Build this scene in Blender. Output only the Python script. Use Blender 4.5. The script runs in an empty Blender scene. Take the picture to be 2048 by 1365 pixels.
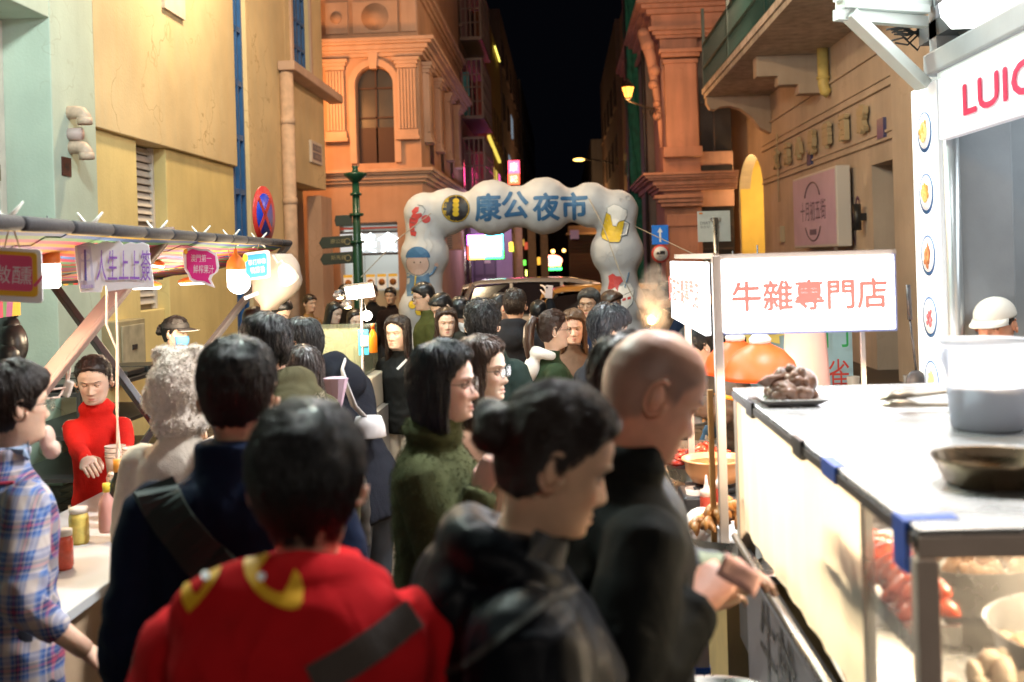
import bpy, bmesh, math, random
import numpy as np
from mathutils import Vector, Matrix, Euler
from mathutils.bvhtree import BVHTree
rnd = random.Random(7)
R = math.radians
SC = bpy.context.scene
COL = SC.collection
# ------------------------------------------------------------------ camera, night sky, exposure
FPX, HX, HY, CAMH = 2200.0, 1024.0, 519.0, 1.90
PSI, ROLL = math.atan(101 / 2200), R(1.7)
CF = Vector((-math.sin(PSI), math.cos(PSI), 0)); r0 = Vector((math.cos(PSI), math.sin(PSI), 0)); UP = Vector((0, 0, 1))
CR = math.cos(ROLL) * r0 - math.sin(ROLL) * UP
CU = math.sin(ROLL) * r0 + math.cos(ROLL) * UP
CC = Vector((0, 0, CAMH))
cam = bpy.data.cameras.new('camera'); camo = bpy.data.objects.new('camera', cam); COL.objects.link(camo)
m = Matrix((CR, CU, -CF)).transposed().to_4x4(); m.translation = CC
camo.matrix_world = m
cam.sensor_width = 36; cam.lens = 36 * FPX / 2048; cam.shift_y = -(682.5 - HY) / 2048
cam.clip_start = 0.05; cam.clip_end = 600
cam.dof.use_dof = True; cam.dof.focus_distance = 6.6; cam.dof.aperture_fstop = 2.7
SC.camera = camo
W = bpy.data.worlds.new('World'); SC.world = W; W.use_nodes = True
nt = W.node_tree; bg = nt.nodes['Background']
sky = nt.nodes.new('ShaderNodeTexSky'); sky.sky_type = 'NISHITA'; sky.sun_disc = False
sky.sun_elevation = R(-4); sky.sun_rotation = R(200)
mx = nt.nodes.new('ShaderNodeMix'); mx.data_type = 'RGBA'; mx.inputs[0].default_value = 0.85
mx.inputs[7].default_value = (0.011, 0.013, 0.022, 1)
sc_ = nt.nodes.new('ShaderNodeVectorMath'); sc_.operation = 'SCALE'; sc_.inputs[3].default_value = 0.06
nt.links.new(sky.outputs[0], sc_.inputs[0]); nt.links.new(sc_.outputs[0], mx.inputs[6]); nt.links.new(mx.outputs[2], bg.inputs[0])
bg.inputs[1].default_value = 0.09
vs = SC.view_settings; vs.view_transform = 'Standard'; vs.look = 'None'; vs.exposure = 0.38; vs.gamma = 1
SC.render.engine = 'CYCLES'
cy = SC.cycles
cy.use_denoising = True; cy.denoiser = 'OPENIMAGEDENOISE'; cy.denoising_input_passes = 'RGB_ALBEDO_NORMAL'
cy.sample_clamp_indirect = 2.5; cy.sample_clamp_direct = 12; cy.max_bounces = 7; cy.diffuse_bounces = 3; cy.glossy_bounces = 3
cy.transmission_bounces = 6; cy.transparent_max_bounces = 12; cy.caustics_reflective = False; cy.caustics_refractive = False
cy.volume_bounces = 0; cy.volume_step_rate = 3; cy.blur_glossy = 1.0

def ray(px, py): return CF + CR * ((px - HX) / FPX) + CU * (-(py - HY) / FPX)
def P(px, py, d): return CC + ray(px, py) * d
def onX(px, py, X): r = ray(px, py); return CC + r * (X / r.x)
def onY(px, py, Y): r = ray(px, py); return CC + r * (Y / r.y)
def onZ(px, py, Z): r = ray(px, py); return CC + r * ((Z - CAMH) / r.z)
# ------------------------------------------------------------------ helpers
def tag(o, label=None, cat=None, group=None, kind=None):
    if label: o['label'] = label
    if cat: o['category'] = cat
    if group: o['group'] = group
    if kind: o['kind'] = kind
    return o
def thing(name, label, cat, loc=(0, 0, 0), rz=0, group=None):
    o = bpy.data.objects.new(name, None); COL.objects.link(o); o.empty_display_size = .1
    o.location = loc; o.rotation_euler = (0, 0, rz)
    return tag(o, label, cat, group)
def wm(o):
    M_ = Matrix.LocRotScale(o.location, o.rotation_euler, o.scale)
    return wm(o.parent) @ M_ if o.parent else M_

class MB:
    """collects world-space shapes; build() links them as ONE mesh object"""
    def __init__(s, M=None): s.v = []; s.f = []; s.m = []; s.M = M or Matrix(); s.mi = 0; s.sm = []
    def add(s, vs, fs, smooth=False):
        b = len(s.v); s.v += [tuple(s.M @ Vector(v)) for v in vs]
        for f in fs: s.f.append(tuple(b + i for i in f)); s.m.append(s.mi); s.sm.append(smooth)
        return s
    def box(s, c, size, rot=None):
        x, y, z = [a / 2 for a in size]; c = Vector(c)
        vs = [Vector((i * x, j * y, k * z)) for i in (-1, 1) for j in (-1, 1) for k in (-1, 1)]
        if rot is not None:
            if not isinstance(rot, (Matrix,)): rot = Euler(rot).to_matrix()
            vs = [rot @ v for v in vs]
        return s.add([v + c for v in vs], [(0, 1, 3, 2), (4, 6, 7, 5), (0, 4, 5, 1), (2, 3, 7, 6), (0, 2, 6, 4), (1, 5, 7, 3)])
    def bx(s, a, b):
        a, b = Vector(a), Vector(b); return s.box((a + b) / 2, [abs(q) for q in (b - a)])
    def tube(s, pts, r, n=8, caps=True, sq=1.0, smooth=True, up=None):
        pts = [Vector(p) for p in pts]; k = len(pts)
        rs = [r] * k if isinstance(r, (int, float)) else list(r)
        vs = []; fs = []
        t0 = (pts[1] - pts[0]).normalized()
        a = Vector(up) if up is not None else (UP if abs(t0.z) < .9 else Vector((0, 1, 0)))
        for i, p in enumerate(pts):
            t = (pts[min(i + 1, k - 1)] - pts[max(i - 1, 0)]).normalized()
            b1 = t.cross(a)
            if b1.length < 1e-4: b1 = t.cross(Vector((1, 0, 0)))
            b1.normalize(); b2 = b1.cross(t).normalized(); a = b2
            for j in range(n):
                an = 2 * math.pi * j / n
                vs.append(p + b1 * math.cos(an) * rs[i] + b2 * math.sin(an) * rs[i] * sq)
        for i in range(k - 1):
            for j in range(n):
                fs.append((i * n + j, i * n + (j + 1) % n, (i + 1) * n + (j + 1) % n, (i + 1) * n + j))
        if caps: fs.append(tuple(range(n - 1, -1, -1))); fs.append(tuple(range((k - 1) * n, k * n)))
        return s.add(vs, fs, smooth)
    def bar(s, a, b, w, h=None, up=(0, 0, 1)):
        """square bar from a to b"""
        h = h or w; a, b = Vector(a), Vector(b); t = (b - a).normalized(); u = Vector(up)
        if abs(t.dot(u)) > .97: u = Vector((0, 1, 0))
        x = t.cross(u).normalized() * w / 2; y = x.cross(t).normalized() * h / 2
        vs = [p + i * x + j * y for p in (a, b) for i, j in ((-1, -1), (1, -1), (1, 1), (-1, 1))]
        return s.add(vs, [(3, 2, 1, 0), (4, 5, 6, 7), (0, 1, 5, 4), (1, 2, 6, 5), (2, 3, 7, 6), (3, 0, 4, 7)])
    def rings(s, rings, close0=True, close1=True, smooth=True, cyc=True):
        n = len(rings[0]); vs = [v for r in rings for v in r]; fs = []
        for i in range(len(rings) - 1):
            for j in range(n if cyc else n - 1):
                fs.append((i * n + j, i * n + (j + 1) % n, (i + 1) * n + (j + 1) % n, (i + 1) * n + j))
        if close0: fs.append(tuple(range(n - 1, -1, -1)))
        if close1: fs.append(tuple(range((len(rings) - 1) * n, len(rings) * n)))
        return s.add(vs, fs, smooth)
    def lathe(s, prof, n=24, c=(0, 0, 0), smooth=True, sx=1, sy=1, caps=True):
        c = Vector(c)
        rg = [[c + Vector((r * sx * math.cos(2 * math.pi * j / n), r * sy * math.sin(2 * math.pi * j / n), z)) for j in range(n)] for r, z in prof]
        return s.rings(rg, caps and prof[0][0] > 1e-4, caps and prof[-1][0] > 1e-4, smooth)
    def ball(s, c, r, n=16, k=10, rot=None, smooth=True):
        r = (r, r, r) if isinstance(r, (int, float)) else r; c = Vector(c)
        rg = []
        for i in range(k + 1):
            ph = math.pi * (i / k) ; ph = min(max(ph, .02), math.pi - .02)
            ring = []
            for j in range(n):
                an = 2 * math.pi * j / n
                v = Vector((r[0] * math.sin(ph) * math.cos(an), r[1] * math.sin(ph) * math.sin(an), -r[2] * math.cos(ph)))
                if rot is not None: v = rot @ v
                ring.append(c + v)
            rg.append(ring)
        return s.rings(rg, True, True, smooth)
    def prism(s, poly, o, ux, uy, depth, smooth=False):
        """polygon (2-D points) in the frame o,ux,uy, thickened along ux x uy by depth"""
        o, ux, uy = Vector(o), Vector(ux), Vector(uy); w = ux.cross(uy).normalized() * depth; n = len(poly)
        vs = [o + ux * a + uy * b for a, b in poly] + [o + ux * a + uy * b + w for a, b in poly]
        fs = [tuple(range(n - 1, -1, -1)), tuple(range(n, 2 * n))] + [(i, (i + 1) % n, n + (i + 1) % n, n + i) for i in range(n)]
        return s.add(vs, fs, smooth)
    def quad(s, a, b, c, d): return s.add([a, b, c, d], [(0, 1, 2, 3)])
    def build(s, name, mat, parent=None, bevel=0, solid=0, smooth=None, tri=False, **tg):
        me = bpy.data.meshes.new(name); me.from_pydata(s.v, [], s.f)
        mats = mat if isinstance(mat, (list, tuple)) else [mat]
        for q in mats: me.materials.append(q)
        if len(mats) > 1: me.polygons.foreach_set('material_index', s.m)
        me.polygons.foreach_set('use_smooth', s.sm if smooth is None else [smooth] * len(s.f))
        me.update()
        return link(name, me, parent, bevel, **tg)
def fixnormals(me):
    bm = bmesh.new(); bm.from_mesh(me); bmesh.ops.recalc_face_normals(bm, faces=bm.faces); bm.to_mesh(me); bm.free()
def link(name, me, parent=None, bevel=0, world=True, **tg):
    o = bpy.data.objects.new(name, me); COL.objects.link(o)
    if parent is not None:
        o.parent = parent
        if world: me.transform(wm(parent).inverted())
    if bevel:
        b = o.modifiers.new('bevel', 'BEVEL'); b.width = bevel; b.segments = 2; b.limit_method = 'ANGLE'; b.angle_limit = R(40)
    fixnormals(me)
    if tg: tag(o, **tg)
    return o
def struct(name, mb, mat, bevel=0, parent=None):
    o = mb.build(name, mat, parent, bevel)
    if parent is None: o['kind'] = 'structure'
    return o
def copy_tree(o, parent=None):
    c = o.copy(); COL.objects.link(c); c.parent = parent
    for ch in [q for q in COL.objects if q.parent == o]: copy_tree(ch, c)
    return c
def evalmesh(me, mods):
    """apply modifiers to a mesh datablock, return a new mesh"""
    o = bpy.data.objects.new('tmp', me); COL.objects.link(o)
    for kind, props in mods:
        q = o.modifiers.new('m', kind)
        for k, v in props.items(): setattr(q, k, v)
    dg = bpy.context.evaluated_depsgraph_get()
    r = bpy.data.meshes.new_from_object(o.evaluated_get(dg), depsgraph=dg)
    bpy.data.objects.remove(o)
    return r

# ------------------------------------------------------------------ materials
def srgb(r, g=None, b=None):
    if g is None: r, g, b = r
    f = lambda c: (c / 255 / 12.92) if c / 255 <= .04045 else ((c / 255 + .055) / 1.055) ** 2.4
    return (f(r), f(g), f(b), 1)
MATS = {}
def mat(name, col, rough=.6, metal=0., emit=0., ecol=None, noise=0., nscale=8., bump=0., bscale=60., spec=.5, trans=0., alpha=1., coat=0., sss=0., aniso=None, sheen=0., vcol=None):
    if name in MATS: return MATS[name]
    M_ = bpy.data.materials.new(name); M_.use_nodes = True; MATS[name] = M_
    t = M_.node_tree; N = t.nodes; L = t.links; b = N['Principled BSDF']
    if len(col) == 3: col = (*col, 1)
    b.inputs['Base Color'].default_value = col; b.inputs['Roughness'].default_value = rough; b.inputs['Metallic'].default_value = metal
    b.inputs['Specular IOR Level'].default_value = spec; b.inputs['Transmission Weight'].default_value = trans; b.inputs['Alpha'].default_value = alpha
    b.inputs['Coat Weight'].default_value = coat; b.inputs['Sheen Weight'].default_value = sheen
    if sss:
        b.inputs['Subsurface Weight'].default_value = sss; b.inputs['Subsurface Scale'].default_value = .012; b.inputs['Subsurface Radius'].default_value = (1, .35, .2)
    if emit: b.inputs['Emission Color'].default_value = ecol or col; b.inputs['Emission Strength'].default_value = emit
    tc = N.new('ShaderNodeTexCoord')
    src = None
    if vcol:
        a = N.new('ShaderNodeAttribute'); a.attribute_name = vcol
        mm = N.new('ShaderNodeMix'); mm.data_type = 'RGBA'; mm.blend_type = 'MULTIPLY'; mm.inputs[0].default_value = 1
        mm.inputs[6].default_value = col; L.new(a.outputs['Color'], mm.inputs[7]); src = mm.outputs[2]
    if noise:
        n = N.new('ShaderNodeTexNoise'); n.inputs['Scale'].default_value = nscale; n.inputs['Detail'].default_value = 5
        L.new(tc.outputs['Object'], n.inputs['Vector'])
        mr = N.new('ShaderNodeMapRange'); mr.inputs[1].default_value = .3; mr.inputs[2].default_value = .7
        mr.inputs[3].default_value = 1 - noise; mr.inputs[4].default_value = 1 + noise * .6; L.new(n.outputs[0], mr.inputs[0])
        mm = N.new('ShaderNodeVectorMath'); mm.operation = 'SCALE'
        if src: L.new(src, mm.inputs[0])
        else: mm.inputs[0].default_value = col[:3]
        L.new(mr.outputs[0], mm.inputs[3]); src = mm.outputs[0]
        r2 = N.new('ShaderNodeMapRange'); r2.inputs[3].default_value = max(rough - .1, 0); r2.inputs[4].default_value = min(rough + .12, 1); L.new(n.outputs[0], r2.inputs[0]); L.new(r2.outputs[0], b.inputs['Roughness'])
    if src: L.new(src, b.inputs['Base Color'])
    if bump:
        n = N.new('ShaderNodeTexNoise'); n.inputs['Scale'].default_value = bscale; n.inputs['Detail'].default_value = 4
        L.new(tc.outputs['Object'], n.inputs['Vector'])
        bp = N.new('ShaderNodeBump'); bp.inputs['Strength'].default_value = bump; bp.inputs['Distance'].default_value = .01
        L.new(n.outputs[0], bp.inputs['Height']); L.new(bp.outputs[0], b.inputs['Normal'])
    return M_
def cloth_folds(M_, s=9., d=.02, st=.45):
    t = M_.node_tree; N = t.nodes; L = t.links; b = N['Principled BSDF']; tc = N.new('ShaderNodeTexCoord'); mp = N.new('ShaderNodeMapping'); mp.inputs['Scale'].default_value = (1, 1, .55); L.new(tc.outputs['Object'], mp.inputs[0])
    n = N.new('ShaderNodeTexNoise'); n.inputs['Scale'].default_value = s; n.inputs['Detail'].default_value = 3; n.inputs['Distortion'].default_value = 1.8; n.noise_type = 'RIDGED_MULTIFRACTAL'; L.new(mp.outputs[0], n.inputs[0])
    bp = N.new('ShaderNodeBump'); bp.inputs['Strength'].default_value = st; bp.inputs['Distance'].default_value = d; L.new(n.outputs[0], bp.inputs['Height'])
    if b.inputs['Normal'].links: L.new(b.inputs['Normal'].links[0].from_socket, bp.inputs['Normal'])
    L.new(bp.outputs[0], b.inputs['Normal']); return M_
def plaster(name, col, crack=.5, stain=.25, col2=None):
    """painted render wall: blotches, rain streaks, hairline cracks"""
    M_ = mat(name, col, .85, bump=.25, bscale=35); t = M_.node_tree; N = t.nodes; L = t.links; b = N['Principled BSDF']
    tc = N.new('ShaderNodeTexCoord')
    n1 = N.new('ShaderNodeTexNoise'); n1.inputs['Scale'].default_value = .9; n1.inputs['Detail'].default_value = 6; L.new(tc.outputs['Object'], n1.inputs['Vector'])
    mp = N.new('ShaderNodeMapping'); mp.inputs['Scale'].default_value = (3.5, 3.5, .35); L.new(tc.outputs['Object'], mp.inputs[0])
    n2 = N.new('ShaderNodeTexNoise'); n2.inputs['Scale'].default_value = 1.6; n2.inputs['Detail'].default_value = 4; L.new(mp.outputs[0], n2.inputs['Vector'])
    nw = N.new('ShaderNodeTexNoise'); nw.inputs['Scale'].default_value = 1.4; nw.inputs['Detail'].default_value = 3; L.new(tc.outputs['Object'], nw.inputs['Vector'])
    ad = N.new('ShaderNodeVectorMath'); ad.operation = 'MULTIPLY_ADD'; L.new(nw.outputs[1], ad.inputs[0]); ad.inputs[1].default_value = (1.6, 1.6, 1.6)
    mp2 = N.new('ShaderNodeMapping'); mp2.inputs['Scale'].default_value = (.9, .9, .45); L.new(tc.outputs['Object'], mp2.inputs[0]); L.new(mp2.outputs[0], ad.inputs[2])
    v = N.new('ShaderNodeTexVoronoi'); v.feature = 'DISTANCE_TO_EDGE'; v.inputs['Scale'].default_value = 1.0; L.new(ad.outputs[0], v.inputs['Vector'])
    cr = N.new('ShaderNodeMapRange'); cr.inputs[1].default_value = 0; cr.inputs[2].default_value = .012; cr.inputs[3].default_value = 1; cr.inputs[4].default_value = 0; L.new(v.outputs[0], cr.inputs[0])
    gate = N.new('ShaderNodeMapRange'); gate.inputs[1].default_value = .47; gate.inputs[2].default_value = .6; L.new(n1.outputs[0], gate.inputs[0])
    mu = N.new('ShaderNodeMath'); mu.operation = 'MULTIPLY'; L.new(cr.outputs[0], mu.inputs[0]); L.new(gate.outputs[0], mu.inputs[1])
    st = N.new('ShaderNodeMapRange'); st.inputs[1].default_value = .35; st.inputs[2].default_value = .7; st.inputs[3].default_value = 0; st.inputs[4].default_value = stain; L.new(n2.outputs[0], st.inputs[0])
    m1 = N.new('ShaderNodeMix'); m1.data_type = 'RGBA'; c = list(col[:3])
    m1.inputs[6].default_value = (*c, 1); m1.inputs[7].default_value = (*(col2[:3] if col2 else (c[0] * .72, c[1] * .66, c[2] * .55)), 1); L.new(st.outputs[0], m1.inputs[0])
    g2 = N.new('ShaderNodeMapRange'); g2.inputs[1].default_value = .3; g2.inputs[2].default_value = .75; g2.inputs[3].default_value = .78; g2.inputs[4].default_value = 1.14; L.new(n1.outputs[0], g2.inputs[0])
    m3 = N.new('ShaderNodeVectorMath'); m3.operation = 'SCALE'; L.new(m1.outputs[2], m3.inputs[0]); L.new(g2.outputs[0], m3.inputs[3])
    m2 = N.new('ShaderNodeMix'); m2.data_type = 'RGBA'; L.new(m3.outputs[0], m2.inputs[6]); m2.inputs[7].default_value = (c[0] * .5, c[1] * .42, c[2] * .3, 1)
    q = N.new('ShaderNodeMath'); q.operation = 'MULTIPLY'; q.inputs[1].default_value = crack; L.new(mu.outputs[0], q.inputs[0]); L.new(q.outputs[0], m2.inputs[0])
    L.new(m2.outputs[2], b.inputs['Base Color'])
    return M_

# ------------------------------------------------------------------ text
def text_me(body, w=None, h=None, off=0., ext=.002, align='LEFT', size=1.0):
    cu = bpy.data.curves.new('t', 'FONT'); cu.body = body; cu.size = size; cu.extrude = 0; cu.offset = off; cu.resolution_u = 3
    o = bpy.data.objects.new('t', cu); COL.objects.link(o)
    dg = bpy.context.evaluated_depsgraph_get(); me = bpy.data.meshes.new_from_object(o.evaluated_get(dg), depsgraph=dg)
    bpy.data.objects.remove(o); bpy.data.curves.remove(cu)
    n = len(me.vertices)
    if n == 0: return np.zeros((0, 2)), []
    a = np.empty(n * 3); me.vertices.foreach_get('co', a); a = a.reshape(-1, 3)[:, :2]
    mn, mxx = a.min(0), a.max(0); d = mxx - mn
    sx = (w / d[0]) if w else None; sy = (h / d[1]) if h else None
    sx = sx or sy; sy = sy or sx
    a = (a - (mn + mxx) / 2) * (sx, sy)
    fs = [tuple(p.vertices) for p in me.polygons]; bpy.data.meshes.remove(me)
    return a, fs
def text(name, body, c, ux, uy, mat_, parent, w=None, h=None, off=.0, lift=.0, italic=0., ext=0.0, bold=0., **tg):
    """lettering centred at c in the plane ux,uy (unit vectors)"""
    off = 0
    a, fs = text_me(body, w, h, off)
    c, ux, uy = Vector(c), Vector(ux), Vector(uy); nrm = ux.cross(uy)
    mb = MB()
    for i, (bx_, by_) in enumerate(((0, 0), (1, 0), (-1, 0), (0, 1), (0, -1), (.7, .7), (-.7, -.7)) if bold else ((0, 0),)):
        mb.add([c + ux * (x + italic * y + bx_ * bold) + uy * (y + by_ * bold) + nrm * (lift + i * .0004) for x, y in a], fs)
    o = mb.build(name, mat_, parent, **tg)
    if ext:
        q = o.modifiers.new('thick', 'SOLIDIFY'); q.thickness = ext; q.offset = 0
    return o
def drape(o, bvh, direction, lift=.004, cuts=2, origin_back=2.):
    """press a flat mesh onto the surface in bvh, along direction (world space)"""
    me = o.data; W_ = wm(o); Wi = W_.inverted(); d = Vector(direction).normalized()
    bm = bmesh.new(); bm.from_mesh(me)
    if cuts:
        for _ in range(cuts):
            es = [e for e in bm.edges if e.calc_length() > .02]
            if es: bmesh.ops.subdivide_edges(bm, edges=es, cuts=1)
            bmesh.ops.triangulate(bm, faces=bm.faces)
    for v in bm.verts:
        p = W_ @ v.co; h = bvh.ray_cast(p - d * origin_back, d)
        if h[0] is not None: v.co = Wi @ (h[0] - d * lift)
    bm.to_mesh(me); bm.free()
def bvh_of(o):
    dg = bpy.context.evaluated_depsgraph_get(); W_ = wm(o)
    return BVHTree.FromPolygons([W_ @ v.co for v in o.data.vertices], [tuple(p.vertices) for p in o.data.polygons])
# ------------------------------------------------------------------ setting
M_yel = plaster('plaster_yellow', (.70, .54, .31), .75, .5, (.66, .56, .36))
M_yel2 = plaster('plaster_yellow_lower', (.78, .62, .28), .2, .25)
M_mint = plaster('plaster_mint', (.54, .63, .54), .55, .2, (.36, .44, .34))
M_mint2 = plaster('plaster_mint_recess', (.46, .60, .52), .1, .25)
M_org = plaster('plaster_peach', (.56, .36, .26), .3, .3)
M_orgt = plaster('plaster_peach_trim', (.60, .42, .33), .1, .3)
M_pink = plaster('plaster_pink', (.50, .26, .20), .4, .5, (.26, .15, .12))
M_beige = plaster('plaster_beige', (.54, .44, .36), .3, .35, (.40, .31, .25))
M_white = mat('white_paint', (.66, .58, .52), .6, noise=.12, nscale=6)
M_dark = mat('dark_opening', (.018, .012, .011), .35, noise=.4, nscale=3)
M_blue = mat('blue_window_paint', (.02, .10, .30), .45, noise=.15)
M_glassd = mat('dark_pane', (.10, .075, .05), .18, noise=.2, nscale=2)
M_steel = mat('stainless', (.55, .53, .5), .28, metal=1, noise=.12, nscale=9, bump=.03)
M_dsteel = mat('dark_steel', (.07, .065, .07), .42, metal=.6)
M_green = mat('green_enamel', (.006, .055, .03), .3, noise=.15)
M_black = mat('black_plastic', (.02, .02, .022), .4)
M_gold = mat('gold_paint', (.6, .42, .08), .4)

# street paving: small stone setts on a ground sheet
g = MB(); g.quad((-60, -30, 0), (60, -30, 0), (60, 400, 0), (-60, 400, 0))
gm = mat('ground_stone', (.09, .07, .055), .6, noise=.35, nscale=1.5, bump=.6, bscale=12)
struct('ground', g, gm)
pav = MB(); pm = [mat('sett_a', (.16, .12, .09), .5, noise=.3, nscale=9, bump=.3, bscale=30), mat('sett_b', (.10, .08, .065), .5, noise=.3, nscale=9, bump=.3, bscale=30), mat('sett_c', (.2, .15, .10), .5, noise=.3, nscale=9, bump=.3, bscale=30)]
for i in range(-18, 24):
    for j in range(0, 34):
        x = i * .26 + (.13 if j % 2 else 0); y = 4.5 + j * .26
        if x < -4.4 or x > 4.6: continue
        pav.mi = rnd.randrange(3); h = .012 + rnd.random() * .006
        pav.box((x + rnd.gauss(0, .004), y + rnd.gauss(0, .004), h / 2 + .001), (.245 + rnd.gauss(0, .004), .24, h), (rnd.gauss(0, .01), rnd.gauss(0, .01), rnd.gauss(0, .01)))
o = pav.build('paving_setts', pm); tag(o, kind='stuff', label='small brown stone setts paving the lane between the stalls', cat='paving')

def slab(t, name, a, b, m, bevel=.008):
    q = MB(); q.bx(a, b); return q.build(name, m, t, bevel)
# ---- mint building (left edge)
t = thing('mint_building', 'pale mint plastered building at the left edge with vent pipes and a deep doorway', 'building', (-4.9, 9, 0))
q = MB(); q.bx((-5.6, 9.6, 0), (-4.5, 10.52, 11)); q.bx((-5.6, 3.0, 4.17), (-4.5, 9.598, 11)); q.build('wall', M_mint, t, .01)
q = MB(); q.bx((-5.6, 3, 0), (-4.98, 9.596, 4.166)); q.build('recess_wall', M_mint2, t)
q = MB(); q.bx((-4.978, 9.50, 0), (-4.93, 9.594, 4.16)); q.bx((-4.978, 7.0, 0), (-4.93, 7.1, 4.16)); q.build('door_frame', M_white, t)
q = MB(); q.bx((-4.972, 7.1, 0), (-4.945, 9.50, 4.1)); d_ = q.build('door', mat('door_mint', (.36, .46, .40), .5, noise=.1), t)
q = MB(); q.bx((-4.945, 9.36, 2.72), (-4.90, 9.44, 2.86)); q.bar((-4.90, 9.40, 2.82), (-4.84, 9.28, 2.84), .03); q.build('latch', mat('old_brass', (.30, .22, .14), .5, metal=.7), t)
def elbow(name, x, y, z, r, par):
    q = MB(); pm_ = mat('pvc_pipe', (.60, .44, .34), .5, noise=.2, nscale=20)
    pts = [(x - .06, y, z), (x + .07, y, z), (x + .12, y - .005, z - .01), (x + .15, y - .01, z - .045), (x + .155, y - .012, z - .10)]
    q.tube(pts, r, 20, caps=False); q.tube([(x + .154, y - .012, z - .055), (x + .155, y - .012, z - .115)], r * 1.1, 20, caps=False); o = q.build(name, pm_, par); s_ = o.modifiers.new('t', 'SOLIDIFY'); s_.thickness = .008
    return o
elbow('vent_pipe', -4.5, 9.93, 3.37, .062, t); elbow('vent_pipe', -4.5, 9.95, 3.05, .062, t)
q = MB(); q.tube([(-4.55, 9.93, 3.17), (-4.38, 9.93, 3.17)], .058, 18); q.build('pipe_stub', mat('pvc_grey', (.5, .38, .36), .5), t)
q = MB(); q.bx((-4.5, 9.75, 2.78), (-4.488, 9.93, 2.95)); o = q.build('number_plate', mat('plate_brown', (.07, .02, .015), .5), t); text('lettering', '46', (-4.486, 9.84, 2.865), (0, 1, 0), (0, 0, 1), mat('plate_text', (.02, .02, .02), .5), o, h=.07)
# ---- yellow building
t = thing('yellow_building', 'tall yellow plastered building on the left with cracked upper wall and blue window strip', 'building', (-5, 15, 0))
q = MB(); q.bx((-5.8, 10.522, 3.31), (-4.5, 15.2, 11)); q.build('upper_wall', M_yel, t, .01)
q = MB(); q.bx((-5.8, 10.524, 0), (-4.56, 11.68, 3.308)); q.bx((-5.8, 12.56, 0), (-4.56, 15.2, 3.308)); q.bx((-5.8, 11.682, 0), (-4.622, 12.558, 1.45)); q.build('lower_wall', M_yel2, t, .01)
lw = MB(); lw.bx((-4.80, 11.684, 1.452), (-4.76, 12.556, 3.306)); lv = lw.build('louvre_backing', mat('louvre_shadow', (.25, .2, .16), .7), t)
q = MB(); q.bx((-4.76, 11.684, 1.455), (-4.70, 11.73, 3.306)); q.bx((-4.76, 12.51, 1.455), (-4.70, 12.555, 3.306)); q.bx((-4.758, 11.73, 2.30), (-4.70, 12.51, 2.40)); q.build('louvre_frame', M_white, t)
M_slat = mat('slat_white', (.60, .54, .50), .5, noise=.15); sl = None
for k in range(21):
    z = 1.55 + k * .085
    if sl is None:
        q = MB(); q.box((0, 0, 0), (.012, .775, .078), (0, R(-28), 0)); sl = q.build('slat', M_slat, t, world=False) if False else None
        me = bpy.data.meshes.new('slat'); me.from_pydata(q.v, [], q.f); me.materials.append(M_slat); slm = me; sl = 1
    if abs(z - 2.35) < .07: continue
    o = bpy.data.objects.new('slat', slm); COL.objects.link(o); o.parent = t; o.location = Vector((-4.735, 12.12, z)) - t.location
# blue window strip
q = MB(); q.bx((-5.8, 15.202, 0), (-4.72, 15.8, 11)); q.build('strip_pane', M_glassd, t)
q = MB()
for y in (15.225, 15.50): q.bx((-4.72, y, 0), (-4.56, y + .055, 11))
q.bx((-4.72, 15.74, 0), (-4.56, 15.798, 11))
for k in range(14): q.bx((-4.718, 15.23, .6 + k * .78), (-4.565, 15.795, .68 + k * .78))
q.build('blue_mullions', M_blue, t)
q = MB(); q.bx((-5.8, 15.802, 0), (-4.5, 18.1, 11)); q.bx((-5.8, 18.102, 3.33), (-4.5, 18.55, 11)); q.bx((-5.8, 19.87, 3.33), (-4.5, 20.98, 11)); q.bx((-5.8, 18.552, 3.33), (-4.5, 19.868, 5.22)); q.bx((-5.8, 18.104, 0), (-4.95, 20.978, 3.328)); q.build('end_wall', M_yel, t, .01)
q = MB(); q.bx((-4.75, 20.4, 0), (-4.48, 21.35, 3.2)); q.build('corner_pier', M_org, t, .01)
q = MB(); q.bx((-5.6, 18.56, 5.24), (-4.62, 19.86, 8.4)); wn = q.build('window', M_glassd, t)
q = MB()
for y in (18.56, 18.86, 19.18, 19.50, 19.80): q.bx((-4.62, y, 5.25), (-4.57, y + .06, 8.4))
for k in range(7): q.bx((-4.619, 18.565, 5.25 + k * .48), (-4.572, 19.855, 5.31 + k * .48))
q.build('muntins', M_blue, wn)
q = MB(); q.bx((-4.5, 18.44, 5.225), (-4.46, 18.555, 8.5)); q.bx((-4.5, 19.865, 5.225), (-4.46, 19.98, 8.5)); q.build('window_surround', M_orgt, t)
q = MB(); q.bx((-4.5, 17.55, 5.06), (-4.22, 21.5, 5.215)); q.build('ledge', M_orgt, t, .02)
q = MB(); q.tube([(-4.40, 17.72, 5.05), (-4.40, 17.72, 0)], .11, 14)
for z in (1.5, 2.9, 4.2): q.tube([(-4.40, 17.72, z), (-4.40, 17.72, z + .1)], .122, 14)
q.build('drain_pipe', mat('pipe_cream', (.64, .45, .33), .6, noise=.2), t)
q = MB(); q.bx((-4.5, 19.62, 3.76), (-4.45, 20.5, 4.16)); pq = q.build('street_plaque', M_white, t, .01)
q = MB(); q.bx((-4.449, 19.72, 3.98), (-4.445, 20.4, 4.10)); q.bx((-4.449, 19.72, 3.82), (-4.445, 20.4, 3.95)); q.build('plaque_tile', mat('tile_blue_grey', (.12, .13, .2), .3), pq)
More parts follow.
